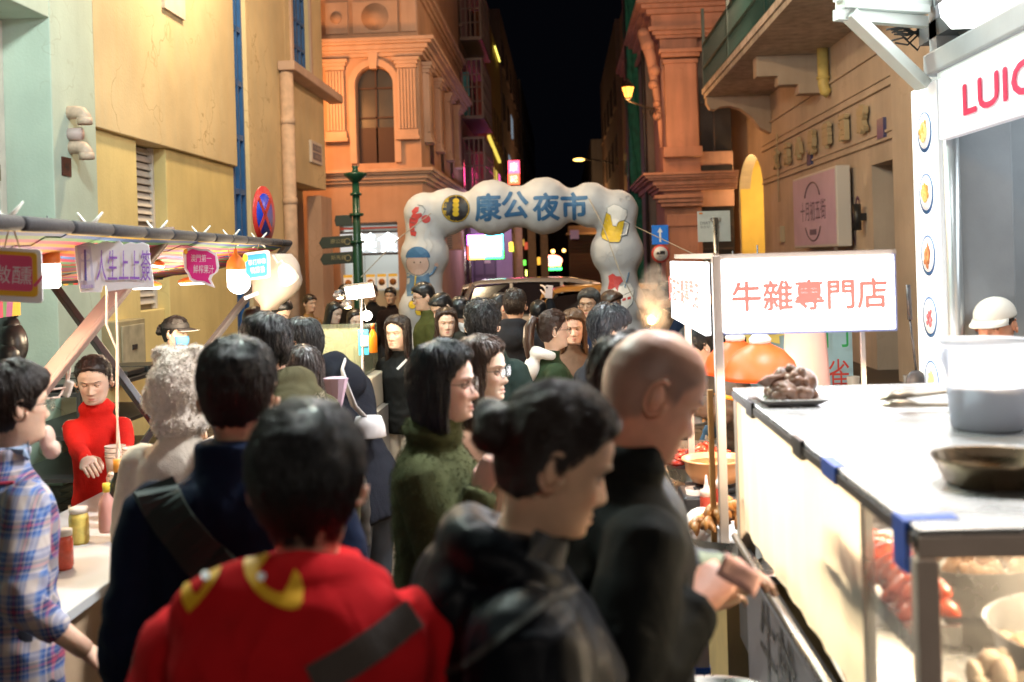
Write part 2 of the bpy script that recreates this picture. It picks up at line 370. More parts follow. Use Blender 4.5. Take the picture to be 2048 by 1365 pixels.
text('lettering', '康公廟前地', (-4.44, 20.06, 4.04), (0, 1, 0), (0, 0, 1), M_white, pq, w=.5, h=.07); text('lettering', 'LARGO', (-4.44, 20.06, 3.885), (0, 1, 0), (0, 0, 1), M_white, pq, w=.5, h=.06)
q = MB(); q.bx((-4.5, 12.4, 4.90), (-4.46, 13.1, 6.0)); q.build('small_window_surround', M_white, t)
# meter cabinets on the lower wall
t = thing('utility_cabinet', 'rusty cream metal utility cabinet on the yellow wall behind the drink stall', 'cabinet', (-4.5, 10.6, .9))
q = MB(); q.bx((-4.62, 10.62, .86), (-4.38, 11.32, 1.40)); q.build('casing', mat('cabinet_cream', (.40, .33, .20), .5, noise=.25, nscale=5), t, .01)
q = MB(); q.bx((-4.38, 10.68, .92), (-4.365, 11.26, 1.35)); q.build('door', mat('cabinet_door', (.46, .40, .28), .5, noise=.3, nscale=7), t, .006)
q = MB(); q.bx((-4.365, 10.92, 1.10), (-4.355, 11.04, 1.15)); q.build('nameplate', M_dsteel, t)

# ---- corner building with pilasters (peach), left of the lane
t = thing('corner_building', 'peach classical corner building with fluted pilasters and a tall arched window', 'building', (-5, 24, 0))
def arch_poly(x0, x1, z0, z1, n=16):
    r = (x1 - x0) / 2; cx = (x0 + x1) / 2; zc = z1 - r
    return [(x0, z0), (x1, z0)] + [(cx + r * math.cos(math.pi * k / n), zc + r * math.sin(math.pi * k / n)) for k in range(n + 1)]
def wall_with_arch(mb, X0, X1, Z0, Z1, ax0, ax1, az0, az1, Y, dep):
    """front wall (facing -Y) with an arched hole"""
    ap = arch_poly(ax0, ax1, az0, az1)[1:] ; r = (ax1 - ax0) / 2; zc = az1 - r
    mb.bx((X0, Y, Z0), (ax0, Y + dep, Z1)); mb.bx((ax1, Y, Z0), (X1, Y + dep, Z1)); 
    if az0 > Z0: mb.bx((ax0, Y + .001, Z0), (ax1, Y + dep, az0))
    n = 16; cx = (ax0 + ax1) / 2
    for k in range(n):
        a0, a1 = math.pi * k / n, math.pi * (k + 1) / n
        p0 = (cx + r * math.cos(a0), zc + r * math.sin(a0)); p1 = (cx + r * math.cos(a1), zc + r * math.sin(a1))
        mb.prism([(p0[0], p0[1]), (p0[0], Z1), (p1[0], Z1), (p1[0], p1[1])], (0, Y, 0), (1, 0, 0), (0, 0, 1), -dep)
q = MB(); wall_with_arch(q, -8, -3.02, 2.8, 6.7, -4.42, -3.60, 4.1, 6.22, 24, .5)
q.bx((-8, 24, 0), (-4.88, 24.5, 2.8)); q.bx((-3.6, 24, 0), (-3.02, 24.5, 2.8)); q.bx((-8, 24.001, 6.7), (-3.02, 24.5, 13)); q.bx((-3.52, 24.5, 0), (-3.02, 34, 13)); q.build('wall', M_org, t, 0)
q = MB(); q.prism(arch_poly(-4.42, -3.60, 4.1, 6.22), (0, 24.22, 0), (1, 0, 0), (0, 0, 1), -.06); wn = q.build('arched_window', M_dark, t)
q = MB(); q.bx((-4.03, 24.16, 4.1), (-3.99, 24.20, 6.2)); q.bx((-4.4, 24.16, 5.75), (-3.62, 24.2, 5.79)); q.bx((-4.4, 24.16, 5.1), (-3.62, 24.2, 5.14)); q.bx((-4.4, 24.16, 4.1), (-3.62, 24.2, 4.9)); q.build('window_bars', mat('wood_dark', (.05, .02, .014), .6), wn)
# archivolt + keystone
q = MB(); n = 20
for k in range(n):
    a0, a1 = math.pi * k / n, math.pi * (k + 1) / n; cx, zc = -4.01, 5.81
    pr = [(cx + .42 * math.cos(a0), zc + .42 * math.sin(a0)), (cx + .56 * math.cos(a0), zc + .56 * math.sin(a0)), (cx + .56 * math.cos(a1), zc + .56 * math.sin(a1)), (cx + .42 * math.cos(a1), zc + .42 * math.sin(a1))]
    q.prism(pr, (0, 23.9, 0), (1, 0, 0), (0, 0, 1), -.11)
q.bx((-4.57, 23.9, 4.1), (-4.43, 24, 5.81)); q.bx((-3.59, 23.9, 4.1), (-3.45, 24, 5.81)); q.prism([(-4.08, 6.15), (-3.94, 6.15), (-3.90, 6.5), (-4.12, 6.5)], (0, 23.84, 0), (1, 0, 0), (0, 0, 1), -.16); q.build('archivolt', M_orgt, t)
def pilaster(par, x0, x1, z0, z1, Y, name='pilaster', m=None, flutes=5, dep=.14, axis=0):
    m = m or M_orgt
    def B(a, b):
        if axis == 0: q.bx(a, b)
        else: q.bx((Y - (a[1] - Y) , a[0], a[2]), (Y - (b[1] - Y), b[0], b[2]))
    q = MB(); B((x0, Y - dep * .6, z0), (x1, Y, z1))
    w = (x1 - x0) / (flutes + 1)
    for k in range(flutes + 1): B((x0 + k * w + w * .12, Y - dep, z0 + .12), (x0 + (k + 1) * w - w * .12, Y - dep * .6, z1 - .22))
    B((x0 - .03, Y - dep * 1.15, z0 - .04), (x1 + .03, Y, z0 + .1)); B((x0 - .06, Y - dep * 1.4, z0 - .12), (x1 + .06, Y, z0 - .04))
    B((x0 - .02, Y - dep * 1.1, z1 - .20), (x1 + .02, Y, z1 - .12)); B((x0 - .05, Y - dep * 1.35, z1 - .12), (x1 + .05, Y, z1 - .05)); B((x0 - .09, Y - dep * 1.6, z1 - .05), (x1 + .09, Y, z1 + .03))
    return q.build(name, m, par, .006)
pilaster(t, -5.06, -4.66, 4.7, 6.35, 24); pilaster(t, -3.50, -3.08, 4.7, 6.35, 24)
for y in (24.6, 26.8, 29.2, 31.6): pilaster(t, y, y + .5, 4.7, 6.35, -3.02, axis=1, flutes=3)
def cornice(par, x0, x1, Y, yend, z, hs, m=None, name='cornice', side=1, xs=None):
    """stepped moulding across the front at Y and back along the lane side at x1"""
    m = m or M_orgt; q = MB(); zz = z
    for h, pr in hs:
        q.bx((x0, Y - pr, zz), (x1 + pr * side, Y, zz + h)) if side > 0 else q.bx((x0 - pr, Y - pr, zz), (x1, Y, zz + h))
        if side > 0: q.bx((x1, Y + .001, zz), (x1 + pr, yend, zz + h))
        else: q.bx((x0 - pr, Y + .001, zz), (x0, yend, zz + h))
        zz += h + .0005
    return q.build(name, m, par, .006)
cornice(t, -8, -3.02, 24, 34, 6.42, [(.08, .10), (.06, .16), (.10, .22), (.05, .32), (.08, .38)])
cornice(t, -8, -3.02, 24, 34, 3.66, [(.07, .08), (.10, .14), (.05, .22), (.07, .28)])
cornice(t, -8, -3.02, 24, 34, 7.75, [(.10, .06), (.10, .12), (.12, .20)])
q = MB(); q.bx((-5.05, 23.93, 6.95), (-4.55, 24, 7.65)); q.bx((-4.45, 23.95, 6.95), (-3.45, 24, 7.65)); q.bx((-3.38, 23.93, 6.95), (-3.04, 24, 7.65)); q.build('panel', M_orgt, t, .01)
q = MB()
for cx, r, y in ((-4.8, .13, 23.9), (-3.95, .22, 23.92), (-3.95, .30, 23.935)):
    q = MB(Matrix.Translation((cx, y + .035, 7.3)) @ Matrix.Rotation(R(90), 4, 'X')); q.lathe([(r, 0), (r, .03)], 28); q.build('roundel', M_org, t)
q = MB(); q.bx((-4.45, 23.99, 8.1), (-3.5, 24.0, 10)); q.build('upper_window', M_dark, t)
for y in (25.6, 27.9, 30.3): q = MB(); q.bx((-3.02, y, 4.2), (-3.012, y + .75, 6.1)); q.build('side_window', M_dark, t)
# lit shop in its ground floor
sh = MB(); M_shopw = mat('shop_wall_white', (.72, .72, .70), .6)
sh.bx((-4.878, 27.0, 0), (-3.602, 27.1, 2.8)); sh.bx((-4.9, 24.5, 2.75), (-3.6, 27.0, 2.8)); sh.bx((-4.93, 24.5, 0), (-4.885, 27, 2.8)); sh.bx((-3.598, 24.52, 0), (-3.56, 27, 2.8)); sh.build('shop_interior', M_shopw, t)
q = MB(); q.bx((-4.87, 24.0, 2.14), (-3.61, 24.06, 2.56)); sg = q.build('shop_sign', mat('shop_sign_panel', (.55, .68, .75), .4, emit=.4, ecol=(.62, .8, .95, 1)), t)
M_lit = mat('lit_white_letters', (1, 1, 1), .4, emit=2.6, ecol=(.95, 1, 1, 1))
text('lettering', '美食', (-4.05, 23.985, 2.36), (1, 0, 0), (0, 0, 1), M_lit, sg, w=.95, h=.44, off=.012)
q = MB(); q.bx((-4.87, 23.99, 2.08), (-3.61, 24.07, 2.13)); q.bx((-4.87, 23.99, 2.57), (-3.61, 24.3, 2.61)); q.build('sign_frame', M_dsteel, t)
q = MB(); q.bx((-4.87, 24.05, 2.66), (-3.61, 24.09, 2.70)); q.build('red_beam', mat('red_steel', (.4, .06, .04), .5), t)
M_post = mat('poster_yellow', (.75, .45, .05), .6, emit=.25, ecol=(.9, .55, .05, 1)); M_postw = mat('poster_white', (.8, .78, .7), .6, emit=.25, ecol=(.9, .85, .7, 1))
for k in range(5):
    x = -4.86 + k * .25; q = MB(); q.bx((x, 24.20, 1.35 - (k % 2) * .02), (x + .2, 24.215, 1.66)); po = q.build('poster', M_postw, t)
    q = MB(); q.bx((x, 24.195, 1.60), (x + .2, 24.20, 1.66)); q.build('poster_band', M_post, po)
    q = MB(Matrix.Translation((x + .1, 24.198, 1.48)) @ Matrix.Rotation(R(90), 4, 'X')); q.lathe([(.075, 0), (.075, .004)], 18); q.build('dish_print', mat('dish_print', (.45, .2, .05), .6, noise=.6, nscale=18), po)
q = MB(); q.bx((-4.87, 24.30, 0), (-3.61, 24.34, 1.3)); q.build('shop_counter', mat('shop_counter', (.6, .55, .4), .5), t)
L_ = bpy.data.lights.new('shop_light', 'AREA'); L_.shape = 'RECTANGLE'; L_.size = 1.1; L_.size_y = 2.0; L_.energy = 16; L_.color = (.95, 1, .97)
lo = bpy.data.objects.new('shop_light', L_); lo.location = (-4.25, 25.6, 2.7); COL.objects.link(lo); lo.parent = t; lo.location = Vector((-4.25, 25.6, 2.7)) - t.location

# ---- far lane, left row
def block(name, label, x0, x1, y0, y1, h, m, side, win=None, rows=4, cols=5, wz0=3.6, wstep=2.9, lit=()):
    t = thing(name, label, 'building', ((x0 + x1) / 2, y0, 0))
    q = MB(); q.bx((x0, y0, 0), (x1, y1, h)); q.build('wall', m, t)
    X = x1 if side < 0 else x0; sg = 1 if side < 0 else -1
    dy = (y1 - y0) / cols
    for r_ in range(rows):
        for c in range(cols):
            z = wz0 + r_ * wstep; y = y0 + c * dy + dy * .2
            if z + 1.6 > h: continue
            q = MB(); q.bx((X - .02 * sg, y, z), (X + .015 * sg, y + dy * .55, z + 1.5)); w_ = q.build('window', lit[(r_, c)] if lit and (r_, c) in lit else M_glassd, t)
            q = MB(); q.bx((X, y - .06, z - .1), (X + .10 * sg, y + dy * .55 + .06, z - .02)); q.bx((X, y + dy * .26, z), (X + .03 * sg, y + dy * .29, z + 1.5)); q.build('sill', m, w_)
    return t
M_dk1 = plaster('facade_dim_brown', (.20, .13, .10), .2, .4); M_dk2 = plaster('facade_dim_grey', (.17, .16, .17), .2, .4); M_dk3 = plaster('facade_dim_purple', (.22, .16, .17), .2, .4); M_dk4 = plaster('facade_ochre', (.34, .22, .09), .2, .3)
b1 = block('apartment_building', 'dark apartment block with caged balconies right behind the peach building', -8, -3.05, 34.2, 41, 17, M_dk1, -1, rows=5, cols=3)
# caged balconies stuck on its flank, seen end-on
cm = mat('cage_bars', (.16, .11, .09), .5, metal=.3)
for k in range(5):
    z = 4.0 + k * 2.5; t = b1; q = MB()
    q.bx((-3.05, 34.8, z - .1), (-2.35, 39, z)); q.bx((-3.05, 34.8, z + 1.75), (-2.35, 39, z + 1.82))
    for yy in np.linspace(34.8, 39, 15): q.bar((-2.37, yy, z), (-2.37, yy, z + 1.75), .03)
    for xx in np.linspace(-3.0, -2.4, 5): q.bar((xx, 34.82, z), (xx, 34.82, z + 1.75), .03)
    for zz in (.45, .9, 1.3): q.bar((-2.37, 34.8, z + zz), (-2.37, 39, z + zz), .03); q.bar((-3.0, 34.82, z + zz), (-2.37, 34.82, z + zz), .03)
    o = q.build('cage_balcony', cm, t)
    q = MB(); q.bx((-3.0, 34.9, z + .02), (-2.8, 35.0, z + 1.4)); q.build('laundry', mat('laundry_teal' if k % 2 else 'laundry_dark', (.05, .22, .24) if k % 2 else (.12, .05, .05), .8), o)
M_litY = mat('lit_window_yellow', (.6, .45, .1), .5, emit=.9, ecol=(.75, .55, .10, 1)); M_litP = mat('lit_window_pink', (.7, .1, .4), .5, emit=1.2, ecol=(.95, .12, .5, 1)); M_litB = mat('lit_window_blue', (.3, .4, .5), .5, emit=.35, ecol=(.35, .5, .65, 1))
b2 = block('ochre_building', 'ochre lit building with yellow striplights left of the red neon signs', -7.5, -3.0, 46, 58, 12.6, M_dk4, -1, rows=2, cols=5, wz0=4.6, lit={(0, 0): M_litY, (0, 1): M_litY, (0, 2): M_litY, (0, 3): M_litP})
b3 = block('lane_building', 'dark tall building with blue lit window beyond the ochre one', -7.5, -2.95, 58.2, 86, 15.2, M_dk3, -1, rows=4, cols=6, lit={(1, 1): M_litB, (2, 2): M_litB})
b4 = block('lane_building', 'farthest dark building on the left side of the lane', -8, -2.9, 86.2, 130, 16, M_dk2, -1, rows=4, cols=5)
q = MB(); q.bar((-2.9, 52, 12.0), (-2.9, 56, 12.0), .06); tag(q.build('strip_light', mat('strip_yellow', (1, .9, .2), .5, emit=1.8, ecol=(1, .85, .15, 1))), 'short yellow strip light on the dark rooftop edge', 'light')
q = MB(); q.bar((-2.94, 46.2, 7.1), (-2.94, 50, 6.9), .12); q.bar((-2.94, 50.2, 6.9), (-2.94, 54, 6.7), .12); q.build('striplight', mat('strip_warm', (1, .8, .2), .5, emit=.8, ecol=(.95, .75, .12, 1)), b2)
# ---- far lane, right row
c1 = block('lane_building', 'brown rendered block behind the lit street lantern', 3.0, 8, 42, 52, 13, plaster('facade_taupe', (.30, .22, .17), .2, .4), 1, rows=0)
q = MB(); q.bx((2.98, 42.5, 5.6), (3.0, 51, 6.8)); q.bx((2.98, 42.5, 9.6), (3.0, 51, 10.9)); q.build('window_band', M_dark, c1)
c2 = block('lane_building', 'dark block with washing and air conditioners, right side of the lane', 2.9, 8, 54, 75, 13.5, M_dk1, 1, rows=3, cols=5)
c3 = block('lane_building', 'farthest block on the right, hung with small shop signs', 2.2, 8, 76, 130, 10, M_dk2, 1, rows=2, cols=5)
e1 = block('lane_end_building', 'pale shuttered building closing the end of the lane', -3, 6, 132, 140, 9, M_dk3, 1, rows=0)
# ---- classical pink building, right of the lane
t = thing('pink_building', 'weathered pink classical building with giant pilaster right of the street lantern', 'building', (4, 28, 0))
q = MB(); q.bx((2.62, 28, 0), (3.55, 28.6, 11)); q.bx((3.55, 28.3, 3.1), (4.42, 28.6, 4.5)); q.bx((3.55, 28.3, 7.1), (4.42, 28.6, 11)); q.bx((2.62, 28.6, 0), (3.1, 38, 11)); q.build('wall', M_pink, t)
q = MB(); q.bx((3.55, 28.45, 0), (4.42, 28.5, 7.1)); wn = q.build('window', M_dark, t)
for k in range(9): q = MB(); q.bx((3.56, 28.40, .2 + k * .3), (4.41, 28.44, .24 + k * .3)); q.build('shutter_slat', mat('bars_brown', (.05, .03, .03), .6), wn)
q = MB(); q.bx((3.95, 28.38, 4.5), (4.0, 28.44, 7.1)); q.bx((3.56, 28.381, 5.7), (4.41, 28.441, 5.75)); q.build('glazing_bars', mat('bars_brown', (.05, .03, .03), .6), wn)
q = MB(); q.bx((3.6, 28.27, 3.75), (4.40, 28.3, 4.15)); q.build('vent', M_dark, t)
q = MB(); q.bx((2.70, 27.8, 4.6), (3.50, 28, 6.7)); q.bx((2.62, 27.72, 4.35), (3.58, 28, 4.6)); q.bx((2.66, 27.75, 6.7), (3.54, 28, 6.8)); q.bx((2.62, 27.7, 6.85), (3.58, 28, 6.95)); q.bx((2.56, 27.62, 6.95), (3.64, 28, 7.05))
q.bx((2.70, 27.82, 0), (3.42, 28, 2.9)); q.bx((2.64, 27.76, 2.6), (3.5, 28, 2.9)); q.build('pilaster', M_pink, t, .015)
cornice(t, 2.62, 4.42, 27.99, 38, 3.5, [(.08, .14), (.06, .22), (.12, .30), (.05, .42), (.07, .5), (.06, .56)], M_pink, side=-1)
cornice(t, 2.62, 4.42, 27.99, 38, 7.35, [(.08, .12), (.10, .2), (.10, .3), (.3, .22), (.12, .35), (.10, .48), (.12, .6)], M_pink, side=-1)
q = MB()
for k, (z, w) in enumerate(((3.1, .12), (3.2, .2), (3.3, .28))): q.bx((2.62 - w, 27.8 - w, z), (3.55, 28.2, z + .09))
q.build('moulding', M_pink, t, .01)
# baroque scroll bracket on its corner
q = MB()
for z, x, r in ((6.55, 2.45, .16), (6.2, 2.42, .13), (5.7, 2.5, .10), (5.4, 2.5, .12), (7.2, 2.3, .18), (7.5, 2.2, .15)): q.ball((x, 27.9, z), (r, .2, r), 12, 8)
q.tube([(2.58, 27.9, 4.6), (2.56, 27.9, 5.4), (2.46, 27.9, 6.2), (2.38, 27.9, 6.9), (2.2, 27.9, 7.5)], [.05, .07, .10, .14, .17], 10); q.build('scroll_bracket', M_pink, t)
# green netted scaffold strip and grey pier between lane and pink building
t = thing('grey_pier_building', 'narrow grey rendered building beside the green netting', 'building', (2.4, 33, 0)); q = MB(); q.bx((2.42, 30.5, 0), (2.62, 40, 13)); q.build('wall', plaster('pier_grey', (.25, .2, .19), .2, .5), t)
q = MB(); q.tube([(2.36, 30.4, 0), (2.36, 30.4, 11)], .05, 8); q.build('drain_pipe', M_dsteel, t)
t = thing('scaffold_netting', 'green scaffold netting hanging down the narrow building', 'netting', (2.2, 33, 0))
q = MB(); pts = []
for i in range(40):
    z = 1.0 + i * .26; row = []
    for j in range(7): row.append((2.05 + j * .075 + .05 * math.sin(i * .8 + j * 1.3), 33 + .08 * math.sin(j * 2.1 + i * .5), z))
    pts.append(row)
q.rings(pts, False, False, True, cyc=False); o = q.build('net', mat('net_green', (.02, .16, .11), .8, noise=.4, nscale=5), t, smooth=True); o.modifiers.new('t', 'SOLIDIFY').thickness = .02
q = MB(); q.tube([(2.05, 32.9, 0), (2.05, 32.9, 11)], .03, 8); q.tube([(2.45, 32.9, 0), (2.45, 32.9, 11)], .03, 8); q.build('scaffold_pole', M_dsteel, t)

# ---- beige building on the right with balcony
XR = 4.87
TB = t = thing('beige_building', 'beige building on the right with a balcony, raised lettering and a lit yellow archway', 'building', (5.2, 22, 0))
q = MB(); q.bx((XR, 17.45, 0), (6.4, 26.7, 11)); q.bx((XR, 15.95, 3.2), (6.4, 17.448, 11)); q.bx((XR - .12, 14.0, 0), (6.4, 15.948, 11)); q.bx((XR, 30.3, 0), (6.4, 31.6, 11)); q.bx((XR + .001, 26.7, 4.42), (6.4, 30.3, 11)); q.build('wall', M_beige, t)
q = MB()   # spandrels rounding the archway top
for k in range(8):
    for sg in (-1, 1):
        a0, a1 = math.pi / 2 * k / 8, math.pi / 2 * (k + 1) / 8; yc = 28.5; rr = 1.6; zc = 3.4
        p0 = (yc + sg * 1.8 * math.cos(a0), zc + 1.0 * math.sin(a0)); p1 = (yc + sg * 1.8 * math.cos(a1), zc + 1.0 * math.sin(a1))
        q.prism([p0, (p0[0], 4.42), (p1[0], 4.42), p1], (XR, 0, 0), (0, 1, 0), (0, 0, 1), .3)
q.build('arch_spandrel', M_beige, t)
q = MB(); q.bx((6.3, 26.72, 0), (6.38, 36, 5.5)); q.bx((5.2, 33.0, 0), (6.3, 33.1, 5.5)); q.bx((XR + .03, 30.25, 0), (6.3, 30.298, 4.4)); q.build('arcade_wall', plaster('arcade_yellow', (.78, .55, .14), .1, .15), t)
L_ = bpy.data.lights.new('arcade_lamp', 'POINT'); L_.energy = 170; L_.color = (1, .76, .36); L_.shadow_soft_size = .12; lo = bpy.data.objects.new('arcade_lamp', L_); COL.objects.link(lo); lo.parent = t; lo.location = Vector((5.5, 27.9, 3.7)) - t.location
q = MB(); q.bx((XR + .5, 15.96, 0), (XR + .56, 17.44, 3.19)); q.build('door', mat('door_brown', (.16, .10, .08), .6, noise=.3, nscale=2), t)
q = MB()
for z, w in ((3.5, .05), (3.62, .03), (4.28, .05), (4.42, .03), (4.85, .04)): q.bx((XR - w, 16.0, z), (XR, 26.6, z + .04))
q.build('string_course', M_beige, t)
# raised lettering between the string courses
ch = '文苑小榮華酒家'; ys = np.linspace(24.6, 17.6, len(ch)); M_let = mat('raised_letter', (.46, .36, .22), .6); M_letd = mat('letter_edge', (.05, .05, .05), .6)
for c, y in zip(ch, ys):
    text('raised_letter', c, (XR - .08, y, 3.95), (0, -1, 0), (0, 0, 1), M_let, t, h=.42, ext=.08, bold=.02)
for y_ in (21.4, 16.6): q = MB(); q.bx((XR - .05, y_, 3.55), (XR, y_ + .33, 3.85)); q.build('blue_tile', mat('tile_navy', (.05, .06, .16), .3), t)
# balcony
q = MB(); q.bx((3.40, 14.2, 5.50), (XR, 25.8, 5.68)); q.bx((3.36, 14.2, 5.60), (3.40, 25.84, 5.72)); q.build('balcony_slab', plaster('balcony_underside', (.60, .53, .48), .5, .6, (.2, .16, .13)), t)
M_brk = plaster('bracket_cream', (.52, .40, .32), .1, .3)
q = MB(); pr = [(3.42, 5.498), (3.42, 5.36), (3.50, 5.22), (3.62, 5.20), (3.72, 5.26), (3.95, 5.28), (4.2, 5.2), (4.45, 5.0), (4.62, 4.75), (XR, 4.62), (XR, 5.498)]
q.prism(pr, (0, 25.5, 0), (1, 0, 0), (0, 0, 1), -.3); q.build('ogee_bracket', M_brk, t, .01)
q = MB(); q.prism([(3.66, 5.498), (3.66, 5.12), (4.05, 5.12), (4.05, 4.95), (4.42, 4.95), (4.42, 4.78), (XR, 4.78), (XR, 5.498)], (0, 20.4, 0), (1, 0, 0), (0, 0, 1), -.35); q.build('stepped_bracket', M_brk, t, .015)
q = MB(); q.tube([(XR - .12, 19.9, 5.5), (XR - .12, 19.9, 4.86), (XR - .10, 19.9, 4.74), (XR - .03, 19.9, 4.7)], .10, 14); q.tube([(XR - .12, 19.9, 4.95), (XR - .12, 19.9, 5.0)], .12, 14); q.build('drain_pipe', mat('pipe_yellow', (.62, .48, .16), .5, noise=.15), t)
q = MB()
for y in np.arange(14.3, 25.8, .14): q.bar((3.42, y, 5.70), (3.42, y, 6.75), .022)
for x in np.arange(3.42, XR, .14): q.bar((x, 25.78, 5.70), (x, 25.78, 6.75), .022)
for z in (5.76, 6.2, 6.75): q.bar((3.42, 14.2, z), (3.42, 25.8, z), .05); q.bar((3.42, 25.78, z), (XR, 25.78, z), .05)
for y in (25.78, 22, 18): q.bar((3.42, y, 5.7), (3.42, y, 7.6), .07)
q.build('railing', mat('railing_green', (.012, .05, .045), .4), t)
q = MB(); q.bx((XR - .01, 27.3, 5.72), (XR, 29.4, 8.6)); q.build('upper_door', M_dark, t)
# wall bits
q = MB(); q.tube([(XR - .05, 24.6, 4.5), (XR - .05, 24.6, 3.0)], .015, 6); q.bx((XR - .10, 24.3, 2.1), (XR, 24.7, 2.45)); q.build('junction_box', mat('box_cream', (.5, .42, .3), .6), t)
t = thing('street_sign_lightbox', 'pale lilac lightbox with a street name mounted on the beige wall', 'sign', (4.55, 20, 2))
q = MB(); q.bx((4.56, 18.45, 1.95), (4.80, 21.85, 3.30)); q.build('box', mat('lightbox_edge', (.62, .58, .55), .5), t, .02)
q = MB(); q.bx((4.55, 18.50, 2.0), (4.558, 21.80, 3.25)); pn = q.build('panel', mat('lightbox_lilac', (.58, .42, .52), .4, noise=.15, nscale=1.5), t)
Mt = mat('lilac_text', (.13, .09, .12), .5)
text('lettering', '十月初五街', (4.545, 20.15, 2.62), (0, -1, 0), (0, 0, 1), Mt, pn, w=2.0, h=.36, off=.008)
q = MB()
for sg, zc in ((1, 2.75), (-1, 2.45)):
    pts = [(4.545, 20.15 + .62 * math.cos(a), zc + sg * .38 * math.sin(a)) for a in np.linspace(.35, math.pi - .35, 14)]; q.tube(pts, .014, 5)
q.bx((4.54, 19.9, 2.18), (4.546, 20.4, 2.28)); q.build('ornament', Mt, pn)
q = MB(); q.bar((4.66, 19.0, 1.95), (4.66, 19.0, .9), .06); q.build('bracket', M_steel, t)
t = thing('wall_lamp', 'slim dark up-and-down wall lamp beside the beige doorway', 'lamp', (XR - .12, 17.85, 2.4))
q = MB(); q.tube([(XR - .14, 17.85, 2.2), (XR - .14, 17.85, 2.62)], .065, 14); q.bx((XR - .1, 17.8, 2.35), (XR, 17.9, 2.47)); q.build('housing', M_black, t)
for z, rx, e in ((2.19, 0, 9), (2.63, 180, 4)):
    L_ = bpy.data.lights.new('lamp_beam', 'SPOT'); L_.energy = e; L_.color = (1, .75, .45); L_.spot_size = R(38); L_.spot_blend = .6; L_.shadow_soft_size = .03
    lo = bpy.data.objects.new('lamp_beam', L_); COL.objects.link(lo); lo.parent = t; lo.location = Vector((XR - .14, 17.85, z)) - t.location; lo.rotation_euler = (R(rx), R(-10) if rx == 0 else R(10), 0)
text('lettering', '19', (XR - .01, 18.4, 2.55), (0, -1, 0), (0, 0, 1), mat('num_plum', (.12, .04, .1), .5), TB, h=.45, off=.01)
text('lettering', 'N', (XR - .01, 18.6, 2.1), (0, -1, 0), (0, 0, 1), mat('num_plum', (.12, .04, .1), .5), TB, h=.3, off=.01)
# ------------------------------------------------------------------ inflatable arch
YA = 13.5
def A_(px, py): v = onY(px, py, YA); return (v.x, v.z)
SCA = YA / FPX
t = thing('inflatable_arch', 'white scalloped inflatable archway with blue market lettering across the lane', 'archway', (-.5, YA, 0))
q = MB()
balls = [(848, 800, 50), (848, 745, 46), (848, 690, 50), (848, 620, 52), (850, 510, 50), (850, 428, 44), (895, 424, 48), (984, 416, 57), (1088, 412, 58), (1180, 410, 46), (1234, 422, 43), (1234, 503, 54), (1243, 608, 50), (1246, 670, 46), (1248, 730, 50), (1250, 795, 50)]
for i, (x, y, r) in enumerate(balls):
    X, Z = A_(x, y); R_ = r * SCA; q.ball((X, YA, Z), (R_, R_ * .95, R_), 24, 14)
for i in range(len(balls) - 1):
    (x0, y0, r0_), (x1, y1, r1_) = balls[i], balls[i + 1]; a, b = A_(x0, y0), A_(x1, y1)
    rr = min(r0_, r1_) * SCA * (.74 if i not in (4, 5, 9, 10) else .9)
    q.tube([(a[0], YA, a[1]), ((a[0] + b[0]) / 2, YA, (a[1] + b[1]) / 2), (b[0], YA, b[1])], rr, 20)
for x in (848, 1250): X, Z = A_(x, 800); q.tube([(X, YA, 0.02), (X, YA, max(Z, .2))], .30, 20)
me = bpy.data.meshes.new('g'); me.from_pydata(q.v, [], q.f); fixnormals(me)
r_ = evalmesh(me, [('REMESH', dict(mode='VOXEL', voxel_size=.035)), ('SMOOTH', dict(iterations=7, factor=.6))]); bpy.data.meshes.remove(me)
for v in r_.vertices:   # seams pull the skin into puckers
    p = v.co; v.co = p + v.normal * (.006 * math.sin(p.x * 38 + p.z * 9) * math.sin(p.z * 31) * .5)
r_.polygons.foreach_set('use_smooth', [True] * len(r_.polygons)); r_.materials.clear(); r_.materials.append(mat('arch_fabric', (.50, .49, .51), .55, noise=.1, nscale=3, bump=.1, bscale=25))
ar = link('tube', r_, t); bva = bvh_of(ar)
def ink(name, poly, m, lift=.006, cuts=1):
    """printed patch on the arch; poly in photograph-scaled metres on its plane"""
    q = MB(); pts = [A_(x, y) for x, y in poly]; q.add([(x, YA - 1, z) for x, z in pts], [tuple(range(len(pts)))])
    me = bpy.data.meshes.new(name); me.from_pydata(q.v, [], q.f); bm = bmesh.new(); bm.from_mesh(me); bmesh.ops.triangulate(bm, faces=bm.faces)
    for _ in range(6):
        es = [e for e in bm.edges if e.calc_length() > .07]
        if not es: break
        bmesh.ops.subdivide_edges(bm, edges=es, cuts=1); bmesh.ops.triangulate(bm, faces=bm.faces)
    for v in bm.verts:
        h = bva.ray_cast(Vector((v.co.x, YA - 1.5, v.co.z)), Vector((0, 1, 0)))
        if h[0] is not None: v.co = h[0] + Vector((0, -lift, 0))
    bm.to_mesh(me); bm.free(); me.materials.append(m); return link(name, me, t)
def inkline(name, pts, w, m, lift=.012, closed=False):
    if closed: pts = pts + [pts[0]]
    fine = []
    for i in range(len(pts) - 1):
        for k in range(3): fine.append((pts[i][0] + (pts[i + 1][0] - pts[i][0]) * k / 3, pts[i][1] + (pts[i + 1][1] - pts[i][1]) * k / 3))
    fine.append(pts[-1]); P3 = []
    for x, y in fine:
        X, Z = A_(x, y); h = bva.ray_cast(Vector((X, YA - 1.5, Z)), Vector((0, 1, 0)))
        if h[0] is not None: P3.append(h[0] + Vector((0, -lift * .5, 0)))
    if len(P3) < 2: return None
    q = MB(); q.tube(P3, w * SCA, 5); return q.build(name, m, t)
